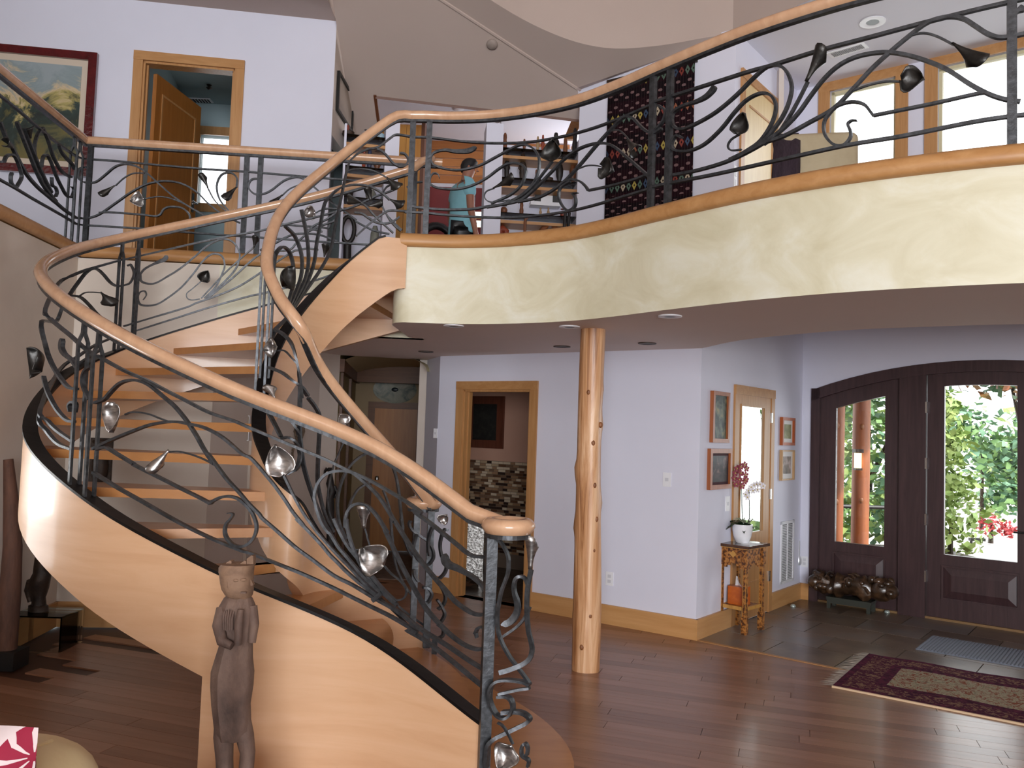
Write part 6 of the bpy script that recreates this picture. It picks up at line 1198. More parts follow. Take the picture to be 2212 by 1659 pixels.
# ---- recessed lights and detectors
def downlight(x, y, z, name, label, dark=False, r=.075):
    p = atz(x, y, z); root = thing(name, label, 'ceiling light', (p[0], p[1], z-.012)); mb = MB(); mb.lathe((p[0], p[1], z-.010), [(r*.5, .004), (r*.62, .0), (r, .002), (r, .010)], 22, False); part(root, 'ring', mb, m_white if not dark else flat('bronze_ring', (70, 56, 48), .5), True); mb = MB(); mb.lathe((p[0], p[1], z-.006), [(r*.55, 0), (r*.5, .005)], 18); part(root, 'lamp', mb, m_black if not dark else flat('can_dark', (40, 32, 28), .5)); return root
for x, y, lab, dk in ((980, 703, 'recessed ceiling light left of the log post near the fascia', 0), (1230, 705, 'recessed ceiling light just left of the log post top', 0), (1447, 682, 'recessed ceiling light right of the log post near the fascia', 0), (1214, 748, 'small recessed light behind the log post, over the bathroom door', 1), (1398, 741, 'dark recessed light between log post and entry corner', 1), (920, 759, 'dark recessed light above the hall opening', 1)): downlight(x, y, LOWC, 'recessed_light', lab, dk)
downlight(1885, 47, rim[-1][2], 'recessed_light', 'white recessed light in the ceiling above the upstairs windows', 0, .11)
ZC = rim[-1][2]; pv = [atz(x, y, ZC) for x, y in ((1795, 112), (1862, 92), (1868, 103), (1800, 124))]; c = sum(pv)/4; vx = (pv[1]-pv[0])[:2]; LV = np.linalg.norm(vx); vx /= LV
root = thing('ceiling_vent', 'slotted white vent in the upstairs ceiling', 'vent', (c[0], c[1], ZC-.01)); mb = MB(); mb.box((c[0], c[1], ZC-.004), (LV+.06, .14, .008), dirv=vx); part(root, 'plate', mb, m_white)
for i in range(22): q = c[:2]+vx*(-LV/2+LV*(i+.5)/22); mb = MB(); mb.box((*q, ZC-.010), (LV/22*.4, .09, .004), dirv=vx); part(root, 'slat', mb, flat('slot_grey', (120, 118, 120), .6))
dd = ray(1063, 95); s_ = (5.56+.66*7.8-EYE)/(dd[2]+.66*dd[1]); sp = EC+dd*s_; root = thing('smoke_detector', 'round smoke detector on the sloped ceiling', 'smoke detector', sp-[0, 0, .03]); mb = MB(); rings = []
nv = np.array([0, .55, .835]); tv = np.array([0, .835, -.55])
for r, h in ((.055, .0), (.055, -.015), (.042, -.028), (.005, -.03)): rings.append([sp+np.array([1, 0, 0])*r*math.cos(a)+tv*r*math.sin(a)+nv*h for a in [2*math.pi*i/18 for i in range(18)]])
part(root, 'case', mb.loft(rings), mottled('detector_case', [(150, 136, 128), (160, 146, 138)], 3, .6), True)
# ---- bathroom: framed dark print, open door, embossed silver hamper with a red box
t0, t1, z0, z1 = pxbox(pbk, 1018, 1090, 856, 968); picture('bathroom_print', 'dark print in a broad brown frame above the bathroom mosaic', pbk, t0-.06, t1, z0, z1, .10, wood('brown_frame', [(82, 40, 26), (104, 56, 38)], 2, .4), 0, art('dark_print', [(14, 15, 15), (26, 26, 24), (46, 46, 40)], 14, 3), 0)
dA = PB.w(tr_-.10, 0, -.1)[:2]; dB_ = PB.w(tr_-.02, 0, -.88)[:2]; pdo = Plane(dA, dB_); mb = MB(); mb.pbox(pdo, 0, pdo.L, .01, ztop-.1, -.02, .02); bdo = struct('door_slab', mb, wood('dark_red_door', [(92, 44, 24), (112, 58, 34)], 2, .4), False, d1)
for zz in (.3, 1.0, 1.75): mb = MB(); mb.pbox(pdo, -.012, .02, zz, zz+.1, .02, .03); struct('hinge', mb, m_chrome, False, bdo)
Yh = 9.0; xl, xr = aty(1006, 1200, Yh), aty(1044, 1200, Yh); zb, zt2 = 0, aty(1025, 1122, Yh)[2]; xl = xl-[.16, 0, 0]
root = thing('silver_hamper', 'embossed silver hamper just inside the bathroom door', 'hamper', ((xl[0]+xr[0])/2, Yh+.15, 0)); w_ = xr[0]-xl[0]; mbs = MB(); mbs.box(((xl[0]+xr[0])/2, Yh+.15, .11+(zt2-.11)/2), (w_, .3, zt2-.11)); m_emb = mottled('embossed_silver', [(96, 92, 88), (150, 146, 142), (206, 204, 202)], 34, .32, .8, 2, (1, 1, 1), .8, 34); part(root, 'body', mbs, m_emb)
for sx in (0, 1):
    for sy in (0, 1): mbs = MB(); mbs.box((xl[0]+.02+(w_-.04)*sx, Yh+.03+.24*sy, .055), (.04, .04, .11)); part(root, 'leg', mbs, m_emb)
mbs = MB(); mbs.box(((xl[0]+xr[0])/2, Yh+.15, zt2+.01), (w_+.02, .32, .02)); part(root, 'lid', mbs, m_emb)
pz = aty(1045, 1105, Yh+.1); mbs = MB(); mbs.prism([(xr[0]-.07, Yh+.05, zt2+.02), (xr[0]+.02, Yh+.05, zt2+.02), (xr[0]+.03, Yh+.05, zt2+.07), (xr[0]-.08, Yh+.05, zt2+.075)], (0, .14, 0)); single('red_bowl', 'red-orange lacquer dish on top of the silver hamper', 'dish', mbs, flat('red_lacquer', (150, 66, 44), .4))
# ---- hall: oval platter, tall carving, wreath, bird picture, runner
t, z = ph.hit(854, 842); c = ph.w(t, z, .02); root = thing('oval_platter', 'oval blue and white platter hung above the hall door', 'plate', c-[0, 0, .17]); mbs = MB(); rings = []
for r, o in ((.29, .0), (.30, .025), (.24, .012), (.01, .008)): rings.append([(c[0]+r*math.cos(a), c[1]-o, c[2]+r*.63*math.sin(a)) for a in [2*math.pi*i/28 for i in range(28)]])
part(root, 'dish', mbs.loft(rings), art('platter_glaze', [(60, 74, 72), (132, 130, 116), (150, 146, 130)], 6, 2), True); mbs = MB(); mbs.ball(c-[0, .02, 0], .03, 1.6, .4, 1); part(root, 'painted_sprig', mbs, flat('cobalt', (26, 34, 40), .4), True)
P = lambda x, y: aty(x, y, 8.55)
root = thing('tall_dark_carving', 'tall dark carved spirit figure standing beside the hall opening', 'statue', (*P(712, 1120)[:2], 0)); m_ebony = mottled('ebony', [(14, 11, 10), (34, 26, 22)], 16, .5, 0, 5, bmp=.3, bscale=40)
blobfig(root, P, [(1300, 700, 728), (1290, 702, 726), (1120, 706, 722), (1100, 703, 722), (1075, 705, 721), (1060, 708, 726), (1045, 704, 722), (1030, 708, 719), (1022, 711, 718), (1016, 706, 721), (1010, 709, 718)], .9, m_ebony)
mbs = MB(); mbs.tube([P(707, 1012), P(702, 1018), P(700, 1028)], [.02, .014, .008], 7); part(root, 'horn', mbs, m_ebony, True); mbs = MB(); mbs.tube([P(722, 1050), P(728, 1064), P(722, 1076)], [.02, .016, .01], 7); part(root, 'arm', mbs, m_ebony, True)
t, z = pr.hit(640, 940); mt = mottled('twig', [(92, 76, 62), (128, 108, 90)], 20, .9)
for (x, y, r, lab) in ((643, 926, .14, 'twig wreath on the recess wall, the upper of two'), (637, 985, .15, 'twig wreath on the recess wall, the lower of two')):
    t, z = pr.hit(x, y); root = thing('twig_wreath', lab, 'wreath', pr.w(t, z-r, .03), 'twig wreaths on the recess wall')
    for k in range(14):
        a0_ = rnd.uniform(0, 6.28); rr = r*rnd.uniform(.78, 1.0); mbs = MB(); mbs.tube([pr.w(t+rr*math.cos(a0_+q)*.7, z+rr*math.sin(a0_+q), .02+.01*math.sin(q*5+k)) for q in np.linspace(0, 3.4, 12)], .006, 5); part(root, 'twig', mbs, mt, True)
Yb = 7.4; t, z = pr.hit(486, 912); l, r = aty(430, 914, Yb), aty(541, 914, Yb); zt3, zb3 = aty(486, 896, Yb)[2], aty(486, 938, Yb)[2]
mpl = Plane((l[0], Yb), (r[0], Yb)); picture('bird_painting', 'long pale green painting of a dark bird seen between the treads', mpl, 0, mpl.L, zb3-.05, zt3, .006, m_white, 0, art('pale_landscape', [(150, 176, 150), (196, 204, 176), (214, 206, 160), (206, 214, 200)], 3, 5), 0, .03)
bp = mpl.w(mpl.L*.46, (zb3+zt3)/2-.02, .03); mbs = MB(); mbs.ball(bp, .035, .6, .25, 1.3, 10, 6); part(bpy.data.objects['bird_painting'], 'painted_bird', mbs, flat('bird_grey', (70, 76, 64), .8), True)
mbs = MB(); mbs.box(((l[0]+r[0])/2, Yb+.07, 0+(zb3-.05)/2), (r[0]-l[0]+.04, .12, zb3-.05)); single('slim_cabinet', 'slim pale cabinet behind the stairs carrying the bird painting', 'cabinet', mbs, m_plaster)
ra_, rb2 = atz(770, 1140, 0), atz(900, 1118, 0); mbs = MB(); mbs.box((-1.32, 10.1, .004), (.9, 1.7, .008)); single('hall_runner', 'pale runner rug on the hall floor before the far door', 'rug', mbs, mottled('runner_wool', [(120, 100, 92), (150, 130, 116)], 14, .95))
# ================================================================== UPSTAIRS
# ---- big painting on the bedroom wall
t0, t1, z0, z1 = pxbox(UW, -120, 207, 108, 384); zt_a = UW.hit(100, 108)[1]; zb_a = UW.hit(100, 378)[1]; t1 = UW.hit(206, 250)[0]; t0 = t1-1.45
m_red = mottled('red_lacquer_frame', [(70, 10, 14), (96, 18, 22)], 9, .14, 0, 4, coat=.8, bmp=.35, bscale=34)
pa = picture('landscape_painting', 'large misty tree landscape in a dark red lacquer frame, upper left wall', UW, t0, t1, zb_a, zt_a, .075, m_red, 1, flat('x', (0, 0, 0)), .06, .05, mmat=flat('ivory_mount', (206, 190, 172), .8))
def landscape():
    m, nt, b = newmat('landscape_paint'); t = nt.nodes.new('ShaderNodeTexCoord'); s = nt.nodes.new('ShaderNodeSeparateXYZ'); nt.links.new(t.outputs['Object'], s.inputs[0]); v = t.outputs['Object']
    n1, n2 = X(nt, noise(nt, v, 2.6, 6, .65, .8)), X(nt, noise(nt, v, 5, 6, .7, .4)); z = X(nt, s.outputs[2])
    f = z/1.05+(n1-.5)*1.7
    c1 = ramp(nt, f.v, [(118, 100, 44), (96, 92, 54), (34, 46, 40), (46, 62, 56), (170, 156, 96), (206, 184, 150), (134, 148, 150), (150, 160, 164)], [.05, .2, .34, .48, .58, .68, .82, 1.0])
    mx_ = nt.nodes.new('ShaderNodeMix'); mx_.data_type = 'RGBA'; k = (n2-.52)*6; kk = k.mx(0.)._o('MINIMUM', .85)*((f > .15)*(f < .62)); nt.links.new(kk.v, mx_.inputs[0]); nt.links.new(c1, mx_.inputs[6]); mx_.inputs[7].default_value = lin((24, 30, 30)); nt.links.new(mx_.outputs[2], b.inputs['Base Color']); setp(b, .35); return m
for ch in pa.children:
    if ch.name.startswith('print'): ch.data.materials.clear(); ch.data.materials.append(landscape())
# ---- kilim on the rug wall
ka0, ka1 = UR.hit(1313, 330)[0], UR.hit(1500, 300)[0]; kz1 = UR.hit(1410, 158)[1]; kz0 = UPF+.05
def kilimmat(w, h):
    m, nt, b = newmat('kilim_weave'); t = nt.nodes.new('ShaderNodeTexCoord'); s = nt.nodes.new('ShaderNodeSeparateXYZ'); nt.links.new(t.outputs['UV'], s.inputs[0])
    u, v = X(nt, s.outputs[0]), X(nt, s.outputs[1]); R_ = v*19; row = R_.floor(); fv = R_.frac()-.5; C_ = u*15+row*.37; cell = C_.floor(); fu = C_.frac()-.5
    wn = nt.nodes.new('ShaderNodeTexWhiteNoise'); wn.noise_dimensions = '2D'; cx = nt.nodes.new('ShaderNodeCombineXYZ'); nt.links.new(cell.v, cx.inputs[0]); nt.links.new(row.v, cx.inputs[1]); nt.links.new(cx.outputs[0], wn.inputs['Vector'])
    pal = ramp(nt, wn.outputs['Value'], [(128, 62, 54), (60, 74, 96), (160, 142, 74), (166, 152, 132), (140, 86, 64), (84, 104, 92), (104, 60, 74)], None, 'CONSTANT')
    big = (row.mod(3)) < .5; dm = (fu.abs()+fv.abs()*1.0) < .42; hole = (fu.abs()+fv.abs()) < .13
    motif = big*dm*(hole*-1+1)
    sm = (big*-1+1)*((((u*48).sin()*(R_*9).sin()) > .45)*(fv.abs() < .32))
    stripes = ramp(nt, row.mod(2).v, [(30, 12, 18), (20, 12, 16)], [0, .6], 'CONSTANT'); ver = ((u*32).frac() < .12)
    def mix(mask, a, c):
        n = nt.nodes.new('ShaderNodeMix'); n.data_type = 'RGBA'; nt.links.new(mask.v, n.inputs[0])
        for q, i in ((a, 6), (c, 7)):
            if isinstance(q, tuple): n.inputs[i].default_value = lin(q)
            else: nt.links.new(q, n.inputs[i])
        return n.outputs[2]
    col = mix(ver, stripes, (54, 40, 40)); col = mix(sm, col, (112, 88, 88)); col = mix(motif, col, pal); nt.links.new(col, b.inputs['Base Color']); setp(b, .95, spec=.1); return m
kr = thing('kilim_hanging', 'dark maroon kilim with rows of coloured woven motifs on the upstairs wall', 'wall hanging', UR.w((ka0+ka1)/2, kz0, .02))
mb = MB(); nx, ny = 8, 10; V = []
for i in range(nx+1):
    for j in range(ny+1): V.append(UR.w(ka0+(ka1-ka0)*i/nx, kz0+(kz1-kz0)*j/ny, .022+.006*math.sin(i*1.3+j*.3)))
mb.add(V, [(i*(ny+1)+j, (i+1)*(ny+1)+j, (i+1)*(ny+1)+j+1, i*(ny+1)+j+1) for i in range(nx) for j in range(ny)]); o = part(kr, 'weave', mb, kilimmat(ka1-ka0, kz1-kz0), True)
uv = o.data.uv_layers.new(name='UVMap')
for lp in o.data.loops: k = lp.vertex_index; uv.data[lp.index].uv = ((k//(ny+1))/nx, (k % (ny+1))/ny)
md = o.modifiers.new('solid', 'SOLIDIFY'); md.thickness = .008
mb = MB(); mb.pbox(UR, ka0-.02, ka1+.02, kz1-.0, kz1+.025, .005, .03); part(kr, 'hanging_batten', mb, m_bronze)
# ---- dark leaning frame on the return wall
fl_ = URt.hit(744, 235)[0]; mb = MB(); root = picture('return_wall_picture', 'dark-framed picture seen edge on beside the display niche', URt, .10, .75, 4.78, 5.18, .03, m_black, 0, art('faint_print', [(150, 136, 124), (176, 162, 148)], 3, 8), 0, .03)
# ---- armchair back with a dark throw
def armchair():
    Yc = 5.35; a, b = aty(1722, 300, Yc), aty(1818, 290, Yc-.06); ax = (b-a)[:2]; ax /= np.linalg.norm(ax); ay = np.array([-ax[1], ax[0]]); c = (a+b)[:2]/2+ay*.08; zt = aty(1770, 287, Yc)[2]; w = np.linalg.norm((b-a)[:2])+.22
    root = thing('armchair', 'beige upholstered armchair back with a dark throw behind the balcony rail', 'chair', (*(c+ay*.25), UPF)); m = mottled('beige_upholstery', [(170, 156, 128), (182, 168, 140)], 8, .9)
    part(root, 'back', rbox((*c, (UPF+.25+zt)/2), (w, .17, zt-UPF-.25), .05, ax), m, True); part(root, 'seat', rbox((*(c+ay*.36), UPF+.36), (w, .62, .2), .06, ax), m, True)
    for s in (-1, 1): part(root, 'arm', rbox((*(c+ax*s*(w/2-.05)+ay*.34), UPF+.5), (.11, .6, .26), .04, ax), m, True)
    for s in (-1, 1):
        for u in (.02, .6): mb = MB(); q = c+ax*s*(w/2-.06)+ay*u; mb.box((*q, UPF+.13), (.05, .05, .26)); part(root, 'leg', mb, m_black)
    tq = c-ax*(w/2-.06); V = []; n = 9
    for i in range(n):
        for j in range(7):
            u, v = i/(n-1), j/6; o = -.105+.012*math.sin(j*2.2)+.008*math.sin(i*1.7); z = zt+.03-.72*u*(1 if u > .05 else .3)-(.05 if j == 0 else 0)
            V.append((*(tq+ax*(-.10+.17*v)+ay*(o if u > .08 else .02)), z))
    mb = MB().add(V, [(i*7+j, i*7+j+1, (i+1)*7+j+1, (i+1)*7+j) for i in range(n-1) for j in range(6)]); th = thing('throw_blanket', 'dark aubergine knitted throw hung over the armchair back', 'blanket', (*tq, zt-.6)); o = part(th, 'cloth', mb, mottled('dark_knit', [(40, 28, 36), (58, 44, 54)], 30, .95, 0, 4, (4, 4, 1), .4, 40), True); o.modifiers.new('s', 'SOLIDIFY').thickness = .02
armchair()
# ---- person walking away upstairs
def person():
    Yp_ = 9.25; fx = aty(1003, 420, Yp_)[0]; z0 = UPF; hd = aty(1005, 362, Yp_)
    skin = flat('skin', (150, 100, 78), .6); root = thing('person', 'person with short dark hair in an aqua t-shirt and black trousers, walking away', 'person', (fx, Yp_, z0))
    J = {'pel': (fx-.02, Yp_, 3.90), 'wai': (fx-.02, Yp_, 4.05), 'che': (fx-.01, Yp_, 4.28), 'nec': (fx+.015, Yp_, 4.50), 'hea': (fx+.05, Yp_, 4.63), 'top': (fx+.05, Yp_, 4.72),
         'shl': (fx-.10, Yp_+.14, 4.42), 'ell': (fx-.16, Yp_+.17, 4.12), 'wrl': (fx-.10, Yp_+.16, 3.88), 'hal': (fx-.08, Yp_+.15, 3.78), 'shr': (fx+.06, Yp_-.15, 4.42), 'elr': (fx+.09, Yp_-.18, 4.13), 'wrr': (fx+.15, Yp_-.16, 3.88), 'har': (fx+.17, Yp_-.15, 3.79),
         'hil': (fx-.03, Yp_+.09, 3.85), 'knl': (fx+.06, Yp_+.09, 3.45), 'anl': (fx-.05, Yp_+.09, 3.07), 'tol': (fx+.09, Yp_+.09, 3.01), 'hir': (fx, Yp_-.09, 3.85), 'knr': (fx-.01, Yp_-.09, 3.45), 'anr': (fx-.12, Yp_-.09, 3.07), 'tor': (fx+.03, Yp_-.09, 3.01)}
    R_ = dict(pel=.135, wai=.125, che=.14, nec=.055, hea=.085, top=.06, shl=.065, ell=.045, wrl=.03, hal=.035, shr=.065, elr=.045, wrr=.03, har=.035, hil=.09, knl=.06, anl=.042, tol=.04, hir=.09, knr=.06, anr=.042, tor=.04)
    E_ = [('pel', 'wai'), ('wai', 'che'), ('che', 'nec'), ('nec', 'hea'), ('hea', 'top'), ('che', 'shl'), ('shl', 'ell'), ('ell', 'wrl'), ('wrl', 'hal'), ('che', 'shr'), ('shr', 'elr'), ('elr', 'wrr'), ('wrr', 'har'), ('pel', 'hil'), ('hil', 'knl'), ('knl', 'anl'), ('anl', 'tol'), ('pel', 'hir'), ('hir', 'knr'), ('knr', 'anr'), ('anr', 'tor')]
    def skinned(name, names, edges, rad, mat, rootj, lv=2):
        V = [np.array(J[k])-wloc(root) for k in names]; me = bpy.data.meshes.new(name); me.from_pydata([tuple(v) for v in V], [(names.index(a), names.index(b)) for a, b in edges], []); me.materials.append(mat); o = link(name, me, root)
        md = o.modifiers.new('skin', 'SKIN'); md.use_smooth_shade = True
        for i, k in enumerate(names): s = o.data.skin_vertices[0].data[i]; s.radius = (rad[k], rad[k]); s.use_root = (k == rootj)
        sb = o.modifiers.new('sub', 'SUBSURF'); sb.levels = lv; sb.render_levels = lv; return o
    nm = list(J); skinned('body', nm, E_, R_, skin, 'pel')
    J['sl1'] = tuple(np.array(J['shl'])*.45+np.array(J['ell'])*.55); J['sl2'] = tuple(np.array(J['shr'])*.45+np.array(J['elr'])*.55); J['hem'] = (fx-.03, Yp_, 3.80); J['nk'] = (fx+.01, Yp_, 4.475)
    rs = dict(hem=.165, pel=.165, wai=.155, che=.165, nk=.07, shl=.085, sl1=.072, shr=.085, sl2=.072)
    skinned('t_shirt', ['hem', 'wai', 'che', 'nk', 'shl', 'sl1', 'shr', 'sl2'], [('hem', 'wai'), ('wai', 'che'), ('che', 'nk'), ('che', 'shl'), ('shl', 'sl1'), ('che', 'shr'), ('shr', 'sl2')], rs, mottled('aqua_jersey', [(126, 178, 188), (138, 190, 200)], 6, .9), 'wai')
    J['pw'] = (fx-.025, Yp_, 3.86); rt_ = dict(pw=.15, hil=.11, knl=.08, anl=.06, hir=.11, knr=.08, anr=.06)
    skinned('trousers', ['pw', 'hil', 'knl', 'anl', 'hir', 'knr', 'anr'], [('pw', 'hil'), ('hil', 'knl'), ('knl', 'anl'), ('pw', 'hir'), ('hir', 'knr'), ('knr', 'anr')], rt_, m_black, 'pw')
    h = np.array(J['hea']); hairm = flat('dark_hair', (22, 18, 17), .7); rings = []
    for z, cx, rx_, ry_ in ((-.035, -.062, .035, .062), (.0, -.035, .068, .084), (.04, -.014, .092, .09), (.08, 0, .092, .085), (.112, .004, .062, .06), (.128, .004, .012, .012)): rings.append([(h[0]+cx+rx_*math.cos(t), h[1]+ry_*math.sin(t), h[2]+z) for t in [2*math.pi*i/16 for i in range(16)]])
    part(root, 'hair', MB().loft(rings), hairm, True)
    mb = MB(); mb.prism([(h[0]+.078, h[1]-.012, h[2]+.015), (h[0]+.105, h[1], h[2]-.02), (h[0]+.075, h[1]+.0, h[2]-.022)], (0, .02, 0)); part(root, 'nose', mb, skin)
    mb = MB(); mb.ball((h[0]-.005, h[1]-.088, h[2]-.005), .02, .8, .4, 1.3, 8, 6); part(root, 'ear', mb, skin, True)
    mb = MB(); mb.ball((h[0]+.072, h[1]-.04, h[2]+.018), .009, .6, 1, .7, 8, 5); part(root, 'eye', mb, flat('eye_dark', (40, 28, 24), .3), True)
    mb = MB(); mb.ball((h[0]+.07, h[1]-.012, h[2]-.045), .013, .5, 1.4, .35, 8, 5); part(root, 'mouth', mb, flat('lips', (128, 72, 62), .6), True)
    for hn, wr_ in (('har', 'wrr'), ('hal', 'wrl')):
        a = np.array(J[hn]); d = a-np.array(J[wr_]); d /= np.linalg.norm(d)
        for k in range(4): mb = MB(); o_ = np.array([.0, (-.027+.018*k), 0]); ln = (.062, .072, .068, .054)[k]; mb.tube([a+o_+d*.015, a+o_+d*(.03+ln*.5), a+o_+d*(.03+ln)+np.array([.012, 0, 0])], [.0095, .009, .0075], 7); part(root, 'finger', mb, skin, True)
        mb = MB(); mb.tube([a+np.array([.02, -.02, .01]), a+np.array([.04, -.028, -.02])+d*.01, a+np.array([.042, -.022, -.03])+d*.03], [.011, .010, .008], 7); part(root, 'thumb', mb, skin, True)
person()
# ---- display partitions with shelves
def partition(name, lab, x0, x1, xa, xb, ytop, Yn, ys, pillar_right):
    pl = Plane((aty(x0, 400, Yn)[0], Yn), (aty(x1, 400, Yn+.12)[0], Yn+.12)); T_ = lambda x: pl.hit(x, 420)[0]; z1 = pl.hit((x0+x1)/2, ytop)[1]
    a, b, c, d = T_(x0), T_(xa), T_(xb), T_(x1); root = thing(name, lab, 'shelving', pl.w((a+d)/2, UPF, -.15)); mb = MB()
    if b > a+.01: mb.pbox(pl, a, b, UPF, z1+(0 if pillar_right else .1), -.32, 0)
    if d > c+.01: mb.pbox(pl, c, d, UPF, z1+(.1 if pillar_right else 0), -.32, 0)
    part(root, 'end_wall', mb, m_wall); mb = MB(); mb.pbox(pl, b, c, UPF, z1-.02, -.32, -.29); part(root, 'back', mb, m_wall)
    zz = []
    for y in ys:
        zs_ = pl.hit((xa+xb)/2, y)[1]; mb = MB(); mb.pbox(pl, b, c, zs_-.02, zs_+.012, -.29, -.02); part(root, 'wood_shelf', mb, m_firh)
        mb = MB(); mb.pbox(pl, b, c, zs_+.085, zs_+.092, -.29, -.01); part(root, 'glass_shelf', mb, m_gshelf); zz.append(zs_+.092)
    return pl, root, zz
def figurine(pl, px, y0, y1, wpx, label, mat, shape=0, base=None, name='figurine', cat='figurine', dep=-.12, group=None):
    pl2 = Plane(pl.w(0, 0, dep)[:2], pl.w(pl.L, 0, dep)[:2]); t, zb = pl2.hit(px, y0); zt = pl2.hit(px, y1)[1]
    if base is not None: zb = base
    h = zt-zb; w = wpx*pl2.w(t, 0)[1]/F/2; c = pl2.w(t, zb)
    root = thing(name, label, cat, c, group); S = [[(.8, 0), (.8, .05), (.55, .07), (.7, .3), (.62, .5), (.75, .62), (.4, .74), (.55, .85), (.4, .97), (.1, 1)], [(.9, 0), (.75, .12), (.85, .4), (.6, .6), (.7, .75), (.6, .9), (.3, 1)], [(.45, 0), (.85, .2), (1, .55), (.9, .9), (.95, 1), (.8, 1)], [(.5, 0), (.45, .1), (.9, .3), (1, .55), (.6, .8), (.2, 1)]][shape]
    mb = MB(); k = len(S)-1
    if shape in (0, 1):
        i = 6 if shape == 0 else 4
        mb.lathe(c, [(w*r, h*z) for r, z in S[:i+1]], 12, True, 1, .7); part(root, 'torso', mb, mat, True); mb = MB(); mb.lathe(c, [(w*r, h*z) for r, z in S[i:]], 12, True, 1, .8); part(root, 'head', mb, mat, True)
        if shape == 0:
            for s in (-1, 1): mb = MB(); mb.tube([c+[*(pl.d*s*w*.6), h*.62], c+[*(pl.d*s*w*.85), h*.45], c+[*(pl.d*s*w*.5+pl.n*w*.4), h*.36]], w*.16, 6); part(root, 'arm', mb, mat, True)
    else:
        mb.lathe(c, [(w*r, h*z) for r, z in S[:-1]], 14, True); part(root, 'body', mb, mat, True); mb = MB(); mb.lathe(c+[0, 0, h*.98], [(w*.8, 0), (w*.86, h*.03)], 14); part(root, 'lip', mb, mat, True)
    return root
dk = m_ebony; br = mottled('brown_carving', [(92, 52, 30), (130, 78, 46)], 10, .45); lt = mottled('pale_carving', [(150, 120, 84), (176, 148, 110)], 12, .5); rd_ = mottled('red_brown_carving', [(124, 48, 34), (150, 70, 46)], 10, .4)
pl1, r1, zz1 = partition('display_niche', 'white display niche with shelves at the left of the gallery', 738, 858, 743, 828, 272, 8.12, (311, 379, 446), True)
pl2_, r2, zz2 = partition('display_niche', 'white half-height wall of shelves full of dark figurines, left of the kilim', 1046, 1249, 1083, 1247, 292, 8.62, (341, 405, 481), False)
for it in ((751, 322, 285, 28, 'dark grey pot on the top shelf of the left niche', m_bronze, 2, 0), (790, 305, 281, 10, 'small dark bird figure on the top shelf of the left niche', dk, 3, 0), (822, 312, 290, 16, 'pale blue glass vase at the right of the left niche', flat('blue_glass', (150, 176, 190), .2), 2, 0), (751, 290, 270, 9, 'black and red figure standing at the back of the left niche', rd_, 1, 0),
           (785, 372, 318, 12, 'dark red robed figure on the second shelf of the left niche', rd_, 0, 1), (797, 372, 322, 16, 'navy blue figure on the second shelf of the left niche', flat('navy', (40, 46, 74), .5), 0, 1), (814, 372, 326, 18, 'brown bell-shaped figure on the second shelf of the left niche', br, 3, 1), (752, 440, 400, 22, 'dark carved lidded jar on the third shelf of the left niche', m_bronze, 2, 2), (800, 440, 405, 24, 'grey stone head on the third shelf of the left niche', mottled('grey_stone', [(120, 120, 112), (150, 150, 140)], 12, .7), 3, 2)):
    figurine(pl1, it[0], it[1], it[2], it[3], it[4], it[5], it[6], zz1[it[7]])
tt = pl1.hit(752, 500)[0]; zc_ = pl1.hit(752, 492)[1]; root = thing('oval_mask', 'black oval ring-shaped mask low in the left niche', 'mask', pl1.w(tt, zc_-.16, -.1)); mb = MB(); P_ = [pl1.w(tt+.062*math.cos(a), zc_+.13*math.sin(a), -.08) for a in np.linspace(0, 2*math.pi, 21)]; mb.tube(P_, .022, 8); part(root, 'rim', mb, dk, True); mb = MB(); mb.tube([pl1.w(tt, zc_-.13, -.08), pl1.w(tt+.01, UPF+.02, -.1)], .04, 8); part(root, 'stand', mb, dk, True)
figurine(pl1, 808, 545, 488, 30, 'pale grey stone figure at the bottom of the left niche', mottled('pale_stone', [(110, 110, 100), (140, 140, 128)], 10, .7), 1, UPF+.01)
for x, yt, w, lab, m_, sh in ((1090, 287, 12, 'dark rounded carving at the left end of the top shelf', br, 1), (1132, 300, 9, 'small brown figure on the top shelf beside the left end', br, 0), (1161, 294, 9, 'pale wooden figure on the top shelf, third from the left', lt, 0), (1172, 291, 9, 'red-brown figure on the top shelf, fourth from the left', rd_, 0), (1200, 286, 18, 'broad dark seated figure in the middle of the top shelf', dk, 0), (1221, 299, 12, 'brown knobbed figure near the right end of the top shelf', br, 1), (1241, 277, 14, 'tall dark post figure at the right end of the top shelf', dk, 1)): figurine(pl2_, x, 330, yt, w, lab, m_, sh, zz2[0])
for x, yt, w, lab, m_, sh in ((1094, 332, 15, 'tall black figure at the left of the middle shelf', dk, 0), (1128, 331, 20, 'dark doll in a tunic on the middle shelf', m_bronze, 0), (1158, 366, 7, 'thin small figure on the middle shelf', br, 1), (1184, 385, 24, 'shallow dark bowl on the middle shelf', m_bronze, 2), (1208, 342, 17, 'black bust on the middle shelf, right of the bowl', dk, 3), (1237, 348, 16, 'brown oval carving at the right of the middle shelf', br, 3)): figurine(pl2_, x, 390, yt, w, lab, m_, sh, zz2[1])
for x, yt, w, lab, m_, sh in ((1088, 444, 16, 'brown rounded block at the left of the lowest shelf', br, 3), (1126, 436, 11, 'brown upright figure on the lowest shelf', br, 1), (1167, 448, 7, 'left of the two small painted owls on the lowest shelf', lt, 0), (1184, 448, 7, 'right of the two small painted owls on the lowest shelf', lt, 0), (1216, 452, 14, 'dark red lump at the right of the lowest shelf', rd_, 3)): figurine(pl2_, x, 470, yt, w, lab, m_, sh, zz2[2])
ledge = Plane(pl2_.w(0, 0, -.20)[:2], pl2_.w(pl2_.L, 0, -.20)[:2]); t0, t1, z0, z1 = pxbox(ledge, 1145, 1209, 414, 441)
